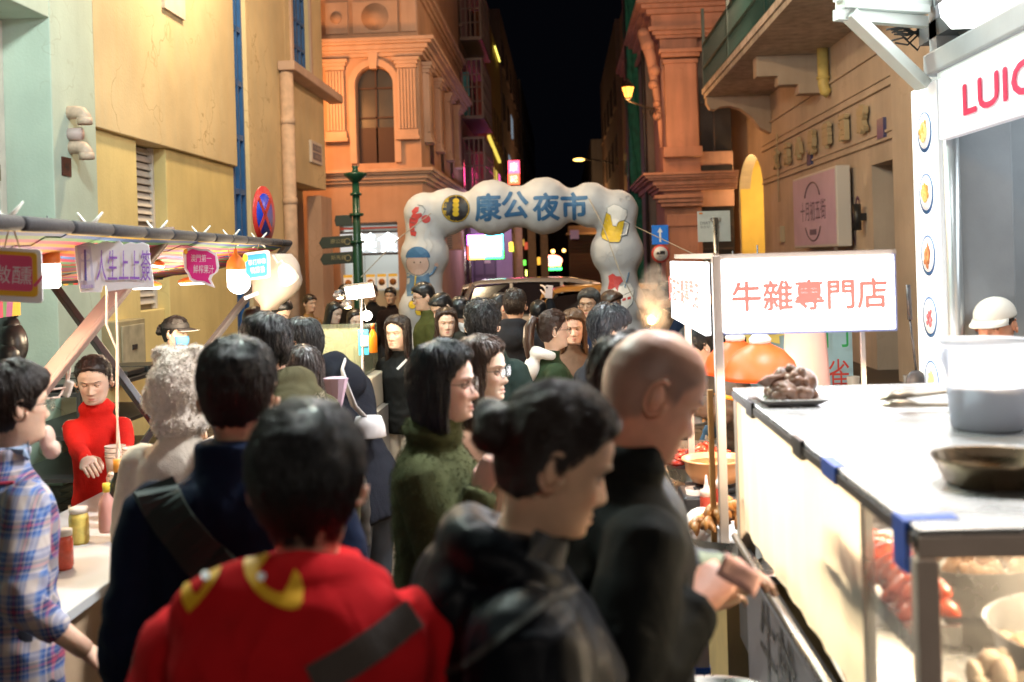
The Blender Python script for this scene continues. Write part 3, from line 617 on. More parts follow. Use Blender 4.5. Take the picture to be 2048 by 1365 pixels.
def circ(cx, cy, rx, ry=None, n=22, a0=0, a1=2 * math.pi): ry = ry or rx; return [(cx + rx * math.cos(a0 + (a1 - a0) * k / n), cy + ry * math.sin(a0 + (a1 - a0) * k / n)) for k in range(n)]
Mi_b = mat('ink_blue', (.035, .12, .26), .5); Mi_k = mat('ink_black', (.018, .016, .02), .5); Mi_y = mat('ink_yellow', (.65, .42, .02), .5); Mi_r = mat('ink_red', (.50, .05, .05), .5); Mi_o = mat('ink_outline', (.07, .10, .13), .5); Mi_w = mat('ink_white', (.75, .72, .70), .5); Mi_s = mat('ink_skin', (.68, .45, .38), .5); Mi_d = mat('ink_denim', (.10, .19, .32), .5); Mi_g = mat('ink_grey_line', (.48, .46, .46), .6)
X0, Z0 = A_(1063, 416)
for c, cx, cy in zip('康公夜市', (979, 1032, 1093, 1148), (417, 412, 416, 414)):
    X, Z = A_(cx, cy); ul = (A_(1100, 416)[0] - A_(1000, 416)[0], A_(1100, 416)[1] - A_(1000, 416)[1]); 
    o = text('lettering', c, (X, YA - 1, Z), (1, 0, 0), (0, 0, 1), Mi_b, t, w=50 * SCA, h=52 * SCA, off=.008, bold=.011)
    drape(o, bva, (0, 1, 0), .008, 3)
em = ink('emblem', circ(915.5, 419, 27.5), Mi_k, .006)
inkline('emblem_ring', circ(915.5, 419, 25.5, n=30), .7, Mi_y, closed=True)
for k in range(4): ink('emblem_ball', circ(915.5, 404 + k * 8.6, 6.2, 5.2, 14), Mi_y, .012)
inkline('emblem_stick', [(915.5, 394), (915.5, 446)], .7, Mi_y)
for c, x, y in zip('康公夜市', (898, 894, 894, 901), (403, 414, 427, 437)):
    X, Z = A_(x, y); o = text('emblem_lettering', c, (X, YA - 1, Z), (1, 0, 0), (0, 0, 1), Mi_y, t, w=8.5 * SCA, h=8.5 * SCA, off=.03); drape(o, bva, (0, 1, 0), .014, 1)
# crayfish print
ink('crayfish_print', [(823, 440), (830, 430), (828, 424), (836, 416), (843, 416), (842, 425), (836, 430), (848, 428), (850, 434), (842, 440), (840, 446), (834, 454), (834, 462), (838, 466), (836, 474), (826, 472), (824, 462), (822, 450)], Mi_r)
ink('crayfish_print', circ(857, 440, 9, 8, 14), Mi_r, .009); inkline('print_outline', [(840, 412), (850, 414), (856, 422), (852, 430), (845, 432)], .5, Mi_o)
for k in range(4): inkline('print_outline', [(823 + k, 436 + k * 9), (836 + k * .5, 440 + k * 8)], .5, Mi_o)
# generic printed child in a blue tunic
ink('figure_print', [(816, 545), (814, 575), (818, 592), (832, 590), (858, 586), (864, 568), (862, 545), (850, 552), (834, 553)], Mi_d, .006)
ink('figure_print', circ(840, 528, 23, 22), Mi_s, .010); ink('figure_print', circ(841, 516, 25, 22, 16, math.pi * 1.0, math.pi * 2.06), Mi_b, .014)
inkline('print_outline', circ(840, 528, 23.5, 22.5, 24), .5, Mi_o, closed=True); inkline('print_outline', [(829, 536), (838, 541), (850, 535)], .5, Mi_o)
inkline('print_outline', [(862, 552), (870, 545), (876, 533)], 2.2, Mi_d); ink('figure_print', circ(877, 530, 4, 4, 10), Mi_s, .012); inkline('figure_trim', [(836, 552), (834, 572), (828, 588)], 1.6, Mi_y)
for dx in (-7, 6): ink('print_dot', circ(841 + dx, 525, 1.4, 1.6, 8), Mi_k, .014)
for k in range(3):
    x, y = 831 + k * 14, 608 + k * 13; ink('ball_print', circ(x, y, 8), Mi_y, .008); inkline('print_outline', circ(x, y, 8.3, n=16), .6, Mi_o, closed=True)
# beer mug print
mug = [(1211, 427), (1222, 430), (1248, 440), (1240, 478), (1236, 486), (1218, 486), (1203, 478), (1201, 470)]
ink('mug_print', mug, Mi_y, .008); inkline('print_outline', mug, .8, Mi_o, closed=True)
foam = [(1213, 428), (1213, 418), (1220, 414), (1226, 411), (1236, 414), (1243, 419), (1251, 422), (1252, 432), (1247, 442), (1238, 444), (1234, 446), (1231, 454), (1224, 453), (1222, 444), (1220, 432)]
ink('foam_print', foam, Mi_w, .014); inkline('print_outline', foam, .7, Mi_o, .02, closed=True)
inkline('print_outline', [(1246, 446), (1255, 450), (1250, 470), (1239, 472)], 1.5, Mi_w, .012); inkline('print_outline', [(1247, 443), (1257, 448), (1252, 472), (1238, 475)], .7, Mi_o, .02)
# shaved ice bowl print
ink('bowl_print', [(1212, 595), (1266, 580), (1262, 606), (1250, 618), (1235, 620), (1222, 614)], Mi_w, .008)
ink('ice_print', [(1213, 594), (1220, 575), (1232, 566), (1240, 572), (1258, 566), (1266, 580), (1240, 590)], Mi_w, .010)
inkline('print_outline', [(1212, 595), (1240, 591), (1266, 580), (1262, 606), (1250, 618), (1235, 620), (1222, 614)], .8, Mi_o, closed=True)
ink('syrup_print', [(1214, 578), (1217, 562), (1215, 552), (1224, 547), (1230, 552), (1240, 553), (1244, 562), (1236, 570), (1233, 582), (1228, 574), (1222, 578)], Mi_r, .014)
inkline('spoon_print', [(1247, 575), (1252, 560), (1256, 545)], 1.4, Mi_d, .016)
for k in range(4): x = 1222 + k * 10; ink('rim_print', [(x, 606 - k * 2.5), (x + 7, 604 - k * 2.5), (x + 7, 599 - k * 2.5), (x, 601 - k * 2.5)], Mi_r, .014)
for cx, cy, r in ((1210, 445, 4), (1254, 398, 5), (1240, 402, 3), (880, 455, 4), (868, 470, 3), (1236, 505, 6), (1262, 520, 4)): inkline('bubble_print', circ(cx, cy, r, n=12), .4, Mi_g, closed=True)
for a in range(6): inkline('snow_print', [(1213, 513), (1213 + 12 * math.cos(a * math.pi / 3), 513 + 12 * math.sin(a * math.pi / 3))], .5, Mi_g)
for x in (855, 866): inkline('wave_print', [(x, 460), (x - 4, 475), (x + 5, 490), (x, 505)], .4, Mi_g)
rope = mat('rope', (.35, .30, .24), .8)
q = MB()
for pp in ([onY(1178, 398, 13.1), onY(1205, 450, 12.95), onY(1240, 545, 12.7), onY(1290, 640, 12.4)], [onY(1268, 452, 13.4), onY(1400, 515, 12.2), onY(1560, 600, 10)], [onY(862, 427, 13.1), onY(800, 475, 12.9), onY(722, 555, 12.2)]): q = MB(); q.tube(pp, .006, 5); q.build('guy_rope', rope, t)

# ------------------------------------------------------------------ posts and road signs
def Yd(p, d): return P(*p, d)
gx = onY(718, 600, 16.0)
t = thing('fingerpost', 'dark green cast iron signpost with three direction boards in front of the lit shop', 'signpost', (gx.x, 16, 0))
x = gx.x; q = MB(); q.tube([(x, 16, 0), (x, 16, .5), (x, 16, .55), (x, 16, 2.2), (x, 16, 2.25), (x, 16, 3.1)], [.10, .085, .08, .072, .06, .052], 18)
for z in (2.2, 2.9, 2.6, .55): q.tube([(x, 16, z), (x, 16, z + .04)], .105 if z < 2.8 else .085, 18)
q.lathe([(.06, 3.1), (.10, 3.14), (.17, 3.20), (.17, 3.23), (.05, 3.25), (.04, 3.30), (.055, 3.33), (0.001, 3.34)], 18, (x, 16, 0)); q.build('post', M_green, t)
M_fing = mat('finger_green', (.02, .028, .022), .4); 
for k, (zc, w, h, lab) in enumerate(((2.54, .42, .16, ''), (2.22, .50, .17, '康公廟'), (1.98, .49, .17, '新馬路'))):
    q = MB(); x1 = x - .07; pr = [(x1 - w + (.0), zc), (x1 - w + .05, zc + h / 2), (x1, zc + h / 2 + .02), (x1, zc - h / 2 + .02), (x1 - w + .05, zc - h / 2)]
    if k == 0: pr = [(x1 - .24, zc + h / 2), (x1, zc + h / 2), (x1, zc - h / 2), (x1 - .24, zc - h / 2), (x1 - .26, zc)]
    q.prism(pr, (0, 16.0, 0), (1, 0, 0), (0, 0, 1), -.03); bo = q.build('direction_board', M_fing, t, .004)
    if lab: text('lettering', lab, (x1 - w * .42, 15.965 - .0, zc + .02), (1, 0, 0), (0, 0, 1), mat('finger_gold', (.22, .19, .10), .5), bo, h=.07); q = MB(Matrix.Translation((x1 - .07, 15.966, zc + .01)) @ Matrix.Rotation(R(90), 4, 'X')); q.lathe([(.038, 0), (.045, .002), (.05, 0)], 14, caps=False); q.build('crest', mat('finger_gold', (.22, .19, .10), .5), bo)
# no stopping sign
c = P(528, 430, 9.0)
t = thing('no_stopping_sign', 'round red and blue no stopping sign above the stall awning', 'road sign', (c.x, c.y, 0))
ux = Vector((math.cos(R(84)), math.sin(R(84)), 0)); F_ = Matrix((ux, Vector((0, 0, 1)), ux.cross(Vector((0, 0, 1))))).transposed().to_4x4(); F_.translation = c
q = MB(F_); q.lathe([(.235, -.006), (.235, .006)], 40); q.build('disc', mat('sign_red', (.50, .025, .02), .4), t)
q = MB(F_); q.lathe([(.175, .006), (.175, .009)], 40); q.build('blue_field', mat('sign_blue', (.01, .04, .42), .4), t)
q = MB(F_)
for a in (45, -45): q.box((0, 0, .010), (.36, .045, .003), (0, 0, R(a)))
q.build('cross', mat('sign_red', (.5, .025, .02), .4), t)
q = MB(); q.tube([c + Vector((-.03, .04, -c.z)), c + Vector((-.03, .04, .15))], .028, 12); q.build('post', M_dsteel, t)
# one way + truck sign
c = onY(1320, 470, 15.5)
t = thing('one_way_sign', 'blue one way arrow board with a round truck sign below on one pole', 'road sign', (c.x, 15.5, 0))
q = MB(); q.bx((c.x - .115, 15.48, c.z - .135), (c.x + .115, 15.5, c.z + .135)); bo = q.build('arrow_board', mat('sign_blue2', (.005, .13, .50), .4, emit=.12, ecol=(0, .2, .8, 1)), t, .004)
q = MB(); q.prism([(-.013, -.10), (.013, -.10), (.013, .035), (.038, .035), (0, .10), (-.038, .035), (-.013, .035)], (c.x, 15.476, c.z), (1, 0, 0), (0, 0, 1), -.003); q.build('arrow', mat('sign_white', (.8, .78, .78), .4), bo)
c2 = onY(1321, 508, 15.5); q = MB(Matrix.Translation((c2.x, 15.49, c2.z)) @ Matrix.Rotation(R(90), 4, 'X')); q.lathe([(.128, 0), (.128, .01)], 32); ro = q.build('round_board', mat('sign_red2', (.65, .08, .07), .4), t)
q = MB(Matrix.Translation((c2.x, 15.478, c2.z)) @ Matrix.Rotation(R(90), 4, 'X')); q.lathe([(.10, 0), (.10, .003)], 32); q.build('white_field', mat('sign_white', (.8, .78, .78), .4), ro)
q = MB(); q.bx((c2.x - .01, 15.468, c2.z + .0), (c2.x + .06, 15.474, c2.z + .04)); q.bx((c2.x - .055, 15.468, c2.z + .0), (c2.x - .02, 15.474, c2.z + .025)); q.bx((c2.x - .06, 15.468, c2.z - .008), (c2.x + .06, 15.474, c2.z - .002)); q.build('truck_symbol', Mi_k, ro)
text('lettering', '3.5 t', (c2.x, 15.472, c2.z - .035), (1, 0, 0), (0, 0, 1), Mi_k, ro, h=.02)
q = MB(); q.tube([(c.x - .02, 15.53, 0), (c.x - .02, 15.53, c.z + .1)], .03, 12); q.build('post', M_dsteel, t)
# DSAT notice seen from behind
c = onY(1428, 453, 13)
t = thing('notice_board', 'pale square notice board on a round steel pole above the food signs', 'notice board', (c.x, 13, 0))
q = MB(); q.bx((c.x - .19, 13.0, c.z - .18), (c.x + .19, 13.012, c.z + .18)); bo = q.build('board', mat('notice_grey', (.50, .50, .46), .35, metal=.3, noise=.1), t)
text('lettering', 'DSAT', (c.x - .10, 12.994, c.z + .04), (1, 0, 0), (0, 0, 1), mat('notice_ink', (.16, .16, .16), .5), bo, w=.12, h=.035); text('lettering', 'BUS Nº', (c.x - .10, 12.994, c.z - .005), (1, 0, 0), (0, 0, 1), mat('notice_ink', (.16, .16, .16), .5), bo, w=.11, h=.03)
q = MB(); q.bx((c.x - .17, 12.99, c.z + .145), (c.x - .13, 12.996, c.z + .165)); q.build('orange_sticker', mat('sticker_orange', (.6, .2, .05), .5), bo)
q = MB(); q.tube([(c.x + .01, 12.96, 0), (c.x + .01, 12.96, c.z + .10)], .03, 14); q.bx((c.x - .05, 12.965, c.z + .07), (c.x + .07, 12.995, c.z + .10)); q.build('pole', M_steel, t)

# ------------------------------------------------------------------ lamps of the lane, and unseen lanterns added to light it
def lantern(name, label, c, e, col, wall=None, s=1.0):
    t = thing(name, label, 'lamp', c); c = Vector(c)
    F_ = Matrix.Translation(c)
    q = MB(F_ @ Matrix.Scale(s, 4)); q.lathe([(.09, -.20), (.19, .12), (.185, .12), (.085, -.20)], 6, smooth=False); q.build('glass', mat('lantern_glass_%d' % int(col[2] * 100), (*col, 1), .3, emit=2.6 if col[2] < .5 else 3, ecol=(col[0], col[1] * .72, col[2] * .3, 1) if col[2] < .5 else (*col, 1)), t)
    q = MB(F_ @ Matrix.Scale(s, 4))
    for k in range(6):
        a = 2 * math.pi * k / 6; q.bar((.092 * math.cos(a), .092 * math.sin(a), -.21), (.196 * math.cos(a), .196 * math.sin(a), .13), .014)
    q.lathe([(.20, .12), (.21, .14), (.13, .24), (.06, .30), (.05, .34), (.02, .38), (.001, .42)], 6, smooth=False); q.lathe([(.03, -.28), (.09, -.23), (.10, -.20), (.02, -.2)], 6, smooth=False); q.build('cage', mat('iron_black', (.02, .012, .01), .5), t)
    if wall is not None:
        w = Vector(wall); q = MB(); b = c + Vector((0, 0, -.30 * s)); q.tube([b, b.lerp(w, .5) + Vector((0, 0, -.02)), w], .016, 8)
        pts = [b.lerp(w, .45 + .5 * (k / 20)) + Vector((0, 0, -.13 - .09 * math.sin(k * .75))) for k in range(21)]; q.tube(pts, .010, 6)
        m_ = b.lerp(w, .72) + Vector((0, 0, -.12)); d_ = (w - b).normalized()
        q.tube([m_ + d_ * (.09 - .003 * k) * math.cos(k * .5) + Vector((0, 0, (.09 - .003 * k) * math.sin(k * .5))) for k in range(24)], .010, 6); q.build('scroll_arm', mat('iron_black', (.02, .012, .01), .5), t)
    L_ = bpy.data.lights.new('lantern_light', 'POINT'); L_.energy = e; L_.color = col; L_.shadow_soft_size = .30; lo = bpy.data.objects.new('lantern_light', L_); COL.objects.link(lo); lo.parent = t; lo.location = (0, 0, -.45 * s) if wall is not None else (0, 0, -.6)
    return t
OR = (1, .47, .15)
c = onY(1256, 183, 26.5)
lantern('wall_lantern', 'glowing amber wall lantern on a scrolled iron arm, right side of the lane', c, 110, OR, (2.56, 27.9, c.z - .30), .78)
lantern('wall_lantern', 'amber lantern on the flank of the yellow building, tucked behind its corner', (-5.0, 22.2, 5.7), 230, (1, .40, .12), (-5.3, 21.1, 5.6), .9)  # hidden lamp, assumed from the orange glow at that corner
lantern('wall_lantern', 'amber wall lantern high on the right over the food stalls', (3.2, 19.0, 8.2), 560, (1, .64, .42), (4.85, 19.0, 8.0), .9)  # assumed lamp out of view, added to brighten the right facade
lantern('wall_lantern', 'amber wall lantern above the frame on the yellow wall', (-3.0, 12.4, 7.6), 880, (1, .76, .46), (-4.5, 12.4, 7.2), .9)  # no lamp in view here; assumed and put in to light the wall
lantern('wall_lantern', 'white wall lantern high above the drink stall at the near left', (-2.0, 5.2, 6.2), 860, (.84, 1, .92), (-4.5, 5.2, 6.1), .9)  # assumed out-of-view lamp, put in for the left walls and crowd
lantern('wall_lantern', 'white wall lantern behind the viewer over the kiosk side', (1.5, -1.6, 3.6), 62, (1, .90, .80), (3.4, -1.6, 3.6), .9)  # not a known lamp; added to light the case front
lantern('wall_lantern', 'white lantern strung high over the middle of the crowd', (-.4, 7.2, 5.3), 240, (.88, .95, 1), (-4.5, 7.2, 5.6), .9)  # added out of view, lights hair and arch front from above
lantern('wall_lantern', 'warm white lantern high in front of the arch', (.9, 10.2, 6.0), 150, (1, .80, .60), (4.8, 12.0, 6.4), .9)  # second overhead lantern added out of view for arch and faces
lantern('wall_lantern', 'warm white lantern behind the viewer on the left', (-1.3, -2.2, 3.3), 24, (1, .88, .74), (-4.0, -2.2, 3.5), .9)  # out-of-view lantern put in to light surfaces facing the camera
# distant cobra-head lamp
c = onY(1158, 320, 60); t = thing('street_lamp', 'distant yellow street lamp on a thin arm over the lane', 'street lamp', c)
q = MB(); q.ball(c, (.32, .2, .085), 14, 8); q.build('lamp_head', mat('lamp_yellow', (1, .8, .3), .4, emit=5, ecol=(1, .55, .12, 1)), t)
q = MB(); q.tube([c + Vector((.3, 0, .02)), c + Vector((1.3, 0, -.1)), c + Vector((2.6, 0, -.5))], .04, 6); q.build('arm', M_dsteel, t)

# ------------------------------------------------------------------ neon and shop signs down the lane
def board(name, label, p0, p1, Y, m, cat='sign', frame=None, txt=None, tm=None, bulbs=None, dep=.12):
    a, b = onY(*p0, Y), onY(*p1, Y); t = thing(name, label, cat, (a.x, Y, b.z))
    q = MB(); q.bx((a.x, Y, b.z), (b.x, Y + dep, a.z)); f = q.build('face', m, t)
    if frame: q = MB(); w = frame[0]; q.bx((a.x - w, Y - .01, b.z - w), (b.x + w, Y + dep - .01, b.z)); q.bx((a.x - w, Y - .01, a.z), (b.x + w, Y + dep - .01, a.z + w)); q.bx((a.x - w, Y - .01, b.z), (a.x, Y + dep - .01, a.z)); q.bx((b.x, Y - .01, b.z), (b.x + w, Y + dep - .01, a.z)); q.build('frame', frame[1], t)
    if txt:
        n = len(txt); 
        for tx, u, v, w, h, mm in txt: text('lettering', tx, (a.x + (b.x - a.x) * u, Y - .015, b.z + (a.z - b.z) * v), (1, 0, 0), (0, 0, 1), mm, t, w=w * (b.x - a.x), h=h * (a.z - b.z), off=.006)
    if bulbs:
        per = []; nx, nz = bulbs
        for k in range(nx): per += [(k / (nx - 1), 0), (k / (nx - 1), 1)]
        for k in range(1, nz - 1): per += [(0, k / (nz - 1)), (1, k / (nz - 1))]
        cols = [('led_red', (1, .05, .03, 1)), ('led_green', (.05, 1, .15, 1)), ('led_cyan', (.1, .75, 1, 1)), ('led_violet', (.7, .15, 1, 1)), ('led_yellow', (1, .75, .1, 1))]
        for u, v in per:
            ci = 1 if (v == 0 and u > .45) else 0 if (v < .6 and u == 0) else 3 if (v == 1 and u < .5) or u == 0 else 2 if u == 1 or v == 1 else 4
            if u == 1 and v < .35: ci = 1
            q = MB(); q.ball((a.x + (b.x - a.x) * u, Y - .03, b.z + (a.z - b.z) * v), .035, 6, 4); q.build('bulb', mat(cols[ci][0], cols[ci][1], .4, emit=6, ecol=cols[ci][1]), t)
    return t
M_signw = mat('sign_white_lit', (1, 1, 1), .5, emit=4, ecol=(1, .98, .95, 1)); M_signtx = mat('sign_text_pale', (.5, .65, .75), .5, emit=1.6, ecol=(.45, .62, .72, 1))
board('restaurant_sign', 'bright white restaurant lightbox ringed with coloured bulbs behind the arch', (937, 473), (1005, 515), 26, M_signw, txt=[('桂湘飯店', .42, .55, .7, .32, M_signtx)], bulbs=(22, 12), frame=(.05, M_dsteel))
board('neon_sign', 'red vertical neon shop sign glowing above the arch', (1016, 322), (1039, 346), 44, mat('neon_pink', (1, .1, .2), .5, emit=3.0, ecol=(1, .10, .16, 1)), txt=[('康', .5, .5, .7, .7, mat('neon_text', (1, .3, .1), .5, emit=6, ecol=(1, .30, .18, 1)))], dep=.3)
board('neon_sign', 'orange red neon sign panel under the pink one above the arch', (1016, 348), (1039, 368), 44, mat('neon_red', (1, .08, .02), .5, emit=3.5, ecol=(1, .10, .03, 1)), txt=[('記', .5, .5, .6, .6, mat('neon_text2', (1, .5, .2), .5, emit=7, ecol=(1, .45, .2, 1)))], dep=.3)
L_ = bpy.data.lights.new('neon_light', 'POINT'); L_.energy = 70; L_.color = (1, .05, .35); L_.shadow_soft_size = .4; lo = bpy.data.objects.new('neon_light', L_); COL.objects.link(lo); lo.location = onY(1027, 350, 43.2); lo['label'] = 'glow of the red neon'
board('blue_neon_strip', 'thin vertical blue neon strip left of the red signs', (968, 316), (971, 352), 45, mat('neon_blue', (.05, .2, 1), .5, emit=5, ecol=(.03, .16, 1, 1)))
board('pink_sign', 'small pink lit panel seen through the top of the arch', (1028, 456), (1043, 484), 40, mat('panel_pink', (.6, .2, .4), .5, emit=.5, ecol=(.8, .18, .4, 1)))
board('yellow_sign', 'small yellow lit shop sign to the right of the bulb-ringed board', (1018, 485), (1026, 503), 34, mat('panel_yellow', (1, .7, .05), .5, emit=3, ecol=(1, .7, .05, 1)))
board('green_sign', 'green lit shop fascia down the lane', (1039, 521), (1052, 531), 60, mat('panel_green', (.1, .8, .1), .5, emit=1.8, ecol=(.15, .9, .08, 1)))
board('hanging_banner', 'yellow hanging banner down the lane', (1074, 515), (1081, 530), 55, mat('banner_yellow', (.9, .5, .05), .5, emit=1.2, ecol=(.9, .45, .05, 1)))
board('vertical_tube', 'lit yellow green tube beside the lane shops', (1051, 541), (1054, 552), 50, mat('tube_yellow', (.9, .9, .2), .5, emit=5, ecol=(.8, .9, .15, 1)))
board('white_tube', 'short white tube light behind the parked car', (1012, 547), (1014, 560), 40, mat('tube_white', (.8, 1, .9), .5, emit=5, ecol=(.8, 1, .9, 1)))
board('lilac_sign', 'dim lilac panel hanging above the far right shop', (1140, 461), (1158, 478), 50, mat('panel_dim', (.4, .25, .3), .5, emit=.15, ecol=(.5, .3, .4, 1)))
# oval green/red sign
c = onY(1104, 522, 48); t = thing('oval_neon_sign', 'oval red and green neon shop sign glowing down the lane', 'sign', c)
q = MB(); q.tube([c + Vector((.42 * math.cos(a), 0, .22 * math.sin(a))) for a in np.linspace(0, 2 * math.pi, 25)], .035, 6); q.build('red_tube', mat('oval_red', (1, .1, .1), .5, emit=7, ecol=(1, .25, .15, 1)), t)
q = MB(Matrix.Translation(c + Vector((0, .05, 0))) @ Matrix.Rotation(R(90), 4, 'X')); q.lathe([(.4, 0), (.4, .02)], 24, sy=.5); q.build('face', mat('oval_face', (.9, .9, .9), .5, emit=1.2, ecol=(.8, .9, .8, 1)), t)
q = MB(); q.bx((c.x - .42, c.y, c.z - .42), (c.x + .42, c.y + .05, c.z - .30)); q.build('green_bar', mat('oval_green', (.1, 1, .2), .5, emit=5, ecol=(.05, 1, .15, 1)), t)
# purple doorway, lit columns and shopfronts on the left of the lane inside the arch
t = thing('corner_shopfront', 'violet lit doorway and ochre shutters under the bulb-ringed restaurant sign', 'shopfront', (-2.9, 34, 0))
M_vio = plaster('violet_wall', (.40, .30, .46), .1, .2)
q = MB(); q.bx((-3.04, 34.0, 0), (-1.55, 34.19, 3.3)); q.build('wall', M_vio, t)
q = MB(); q.bx((-2.75, 33.94, 0), (-2.05, 34.0, 2.7)); dr = q.build('door', mat('door_violet', (.10, .07, .12), .6), t)
q = MB()
for a, b in (((-2.70, 1.45), (-2.45, 2.55)), ((-2.38, 1.45), (-2.10, 2.55)), ((-2.70, .2), (-2.10, 1.35))): q.bx((a[0], 33.92, a[1]), (b[0], 33.94, b[1]))
q.build('door_panel', mat('door_panel', (.16, .12, .19), .6), dr); q = MB(); q.bx((-2.42, 33.9, 1.8), (-2.22, 33.92, 2.2)); q.build('paper_notice', mat('paper', (.6, .5, .5), .6), dr)
q = MB(); q.tube([(-3.0, 33.7, 0), (-3.0, 33.7, 3.3)], .06, 10); q.tube([(-2.85, 33.8, 0), (-2.85, 33.8, 3.3)], .05, 10); q.build('drain_pipe', M_steel, t)
for k in range(3): q = MB(); q.bx((-1.5 + k * .38, 34.4 + k * 1.5, 0), (-1.24 + k * .38, 34.7 + k * 1.5, 3.0)); q.build('pier', mat('pier_tan', (.40, .24, .13), .7, noise=.15), t)
q = MB(); q.bx((-3.55, 31, 0), (-3.08, 34, 3.0)); q.build('ochre_panel', mat('ochre_panel', (.5, .32, .07), .7), t)
L_ = bpy.data.lights.new('shopfront_light', 'POINT'); L_.energy = 55; L_.color = (.85, .6, 1); L_.shadow_soft_size = .2; lo = bpy.data.objects.new('shopfront_light', L_); COL.objects.link(lo); lo.parent = t; lo.location = Vector((-2.0, 32.3, 2.9)) - t.location
t = thing('air_conditioner', 'brown boxed air conditioner hanging at the left inside the arch', 'air conditioner', (-2.9, 27, 2.3)); a = onY(892, 462, 26); b = onY(924, 500, 26)
q = MB(); q.bx((a.x, 26, b.z), (b.x, 26.6, a.z)); q.build('casing', mat('ac_brown', (.30, .17, .12), .5, noise=.2), t, .01)
for k in range(7): q = MB(); q.bx((a.x + .02, 25.98, b.z + .04 + k * .055), (a.x + .14, 26, b.z + .065 + k * .055)); q.build('slat', M_dsteel, t)
# glowing bar fronts further down
M_bar = mat('bar_front', (.5, .35, .1), .5, emit=.5, ecol=(.7, .42, .08, 1)); M_barg = mat('bar_green', (.2, .5, .1), .5, emit=.7, ecol=(.2, .6, .06, 1))
rg = random.Random(3)
for k in range(9):
    y = 44 + k * 5; z = 2.1 + rg.random() * .8; x = -2.88 if k % 2 == 0 else 2.15 if y > 76 else 2.88
    tag(MB().bx((x, y, z), (x + (.35 if x < 0 else -.35), y + .06, z + .3 + rg.random() * .3)).build('projecting_sign', [M_bar, M_barg, mat('bar_red', (.5, .1, .05), .5, emit=.6, ecol=(.8, .12, .06, 1))][k % 3]), 'tiny %s glowing shop sign, %s nearest of the %s side of the far lane' % (('amber', 'green', 'red')[k % 3], ('first', 'second', 'third', 'fourth', 'fifth')[k // 2], 'left' if k % 2 == 0 else 'right'), 'sign', 'tiny shop signs down the lane')
for k in range(6):
    c = onY(1090 + k * 12 + rg.random() * 6, 500 + rg.random() * 50, 60 + k * 6); tag(MB().ball(c, .12, 8, 6).build('lamp_globe', mat('globe_amber', (1, .6, .2), .5, emit=7, ecol=(1, .5, .12, 1))), 'small amber lamp globe far down the lane, %s from the left' % ('first', 'second', 'third', 'fourth', 'fifth', 'sixth')[k], 'lamp', 'amber globes down the lane')
L_ = bpy.data.lights.new('lane_light', 'POINT'); L_.energy = 400; L_.color = (1, .55, .22); L_.shadow_soft_size = .5; lo = bpy.data.objects.new('lane_light', L_); COL.objects.link(lo); lo.location = (1.2, 70, 4.5)
# shutter and lit canopy at right end
t = thing('garage_front', 'brown shuttered garage with a pale lit canopy at the right of the lane', 'shopfront', (2, 40, 0))
a = onY(1120, 520, 40); b = onY(1160, 566, 40)
q = MB(); q.bx((.3, 52, 0), (3.0, 52.2, 3.4)); q.build('wall', M_dk1, t)
for k in range(14): q = MB(); q.box((1.2, 51.9, .35 + k * .17), (1.7, .03, .15), (R(14), 0, 0)); q.build('shutter_slat', mat('shutter_brown', (.16, .08, .06), .6), t)
q = MB(); q.bx((2.15, 51.8, 0), (2.4, 52, 2.9)); q.build('pier', mat('pier_peach', (.45, .25, .16), .7), t)
q = MB(); q.bx((.2, 51.3, 2.95), (3.0, 52, 3.05)); q.build('canopy', mat('canopy_tan', (.35, .22, .14), .6), t)
L_ = bpy.data.lights.new('canopy_light', 'POINT'); L_.energy = 60; L_.color = (1, .55, .2); lo = bpy.data.objects.new('canopy_light', L_); COL.objects.link(lo); lo.parent = t; lo.location = Vector((1.8, 50.8, 3.7)) - t.location

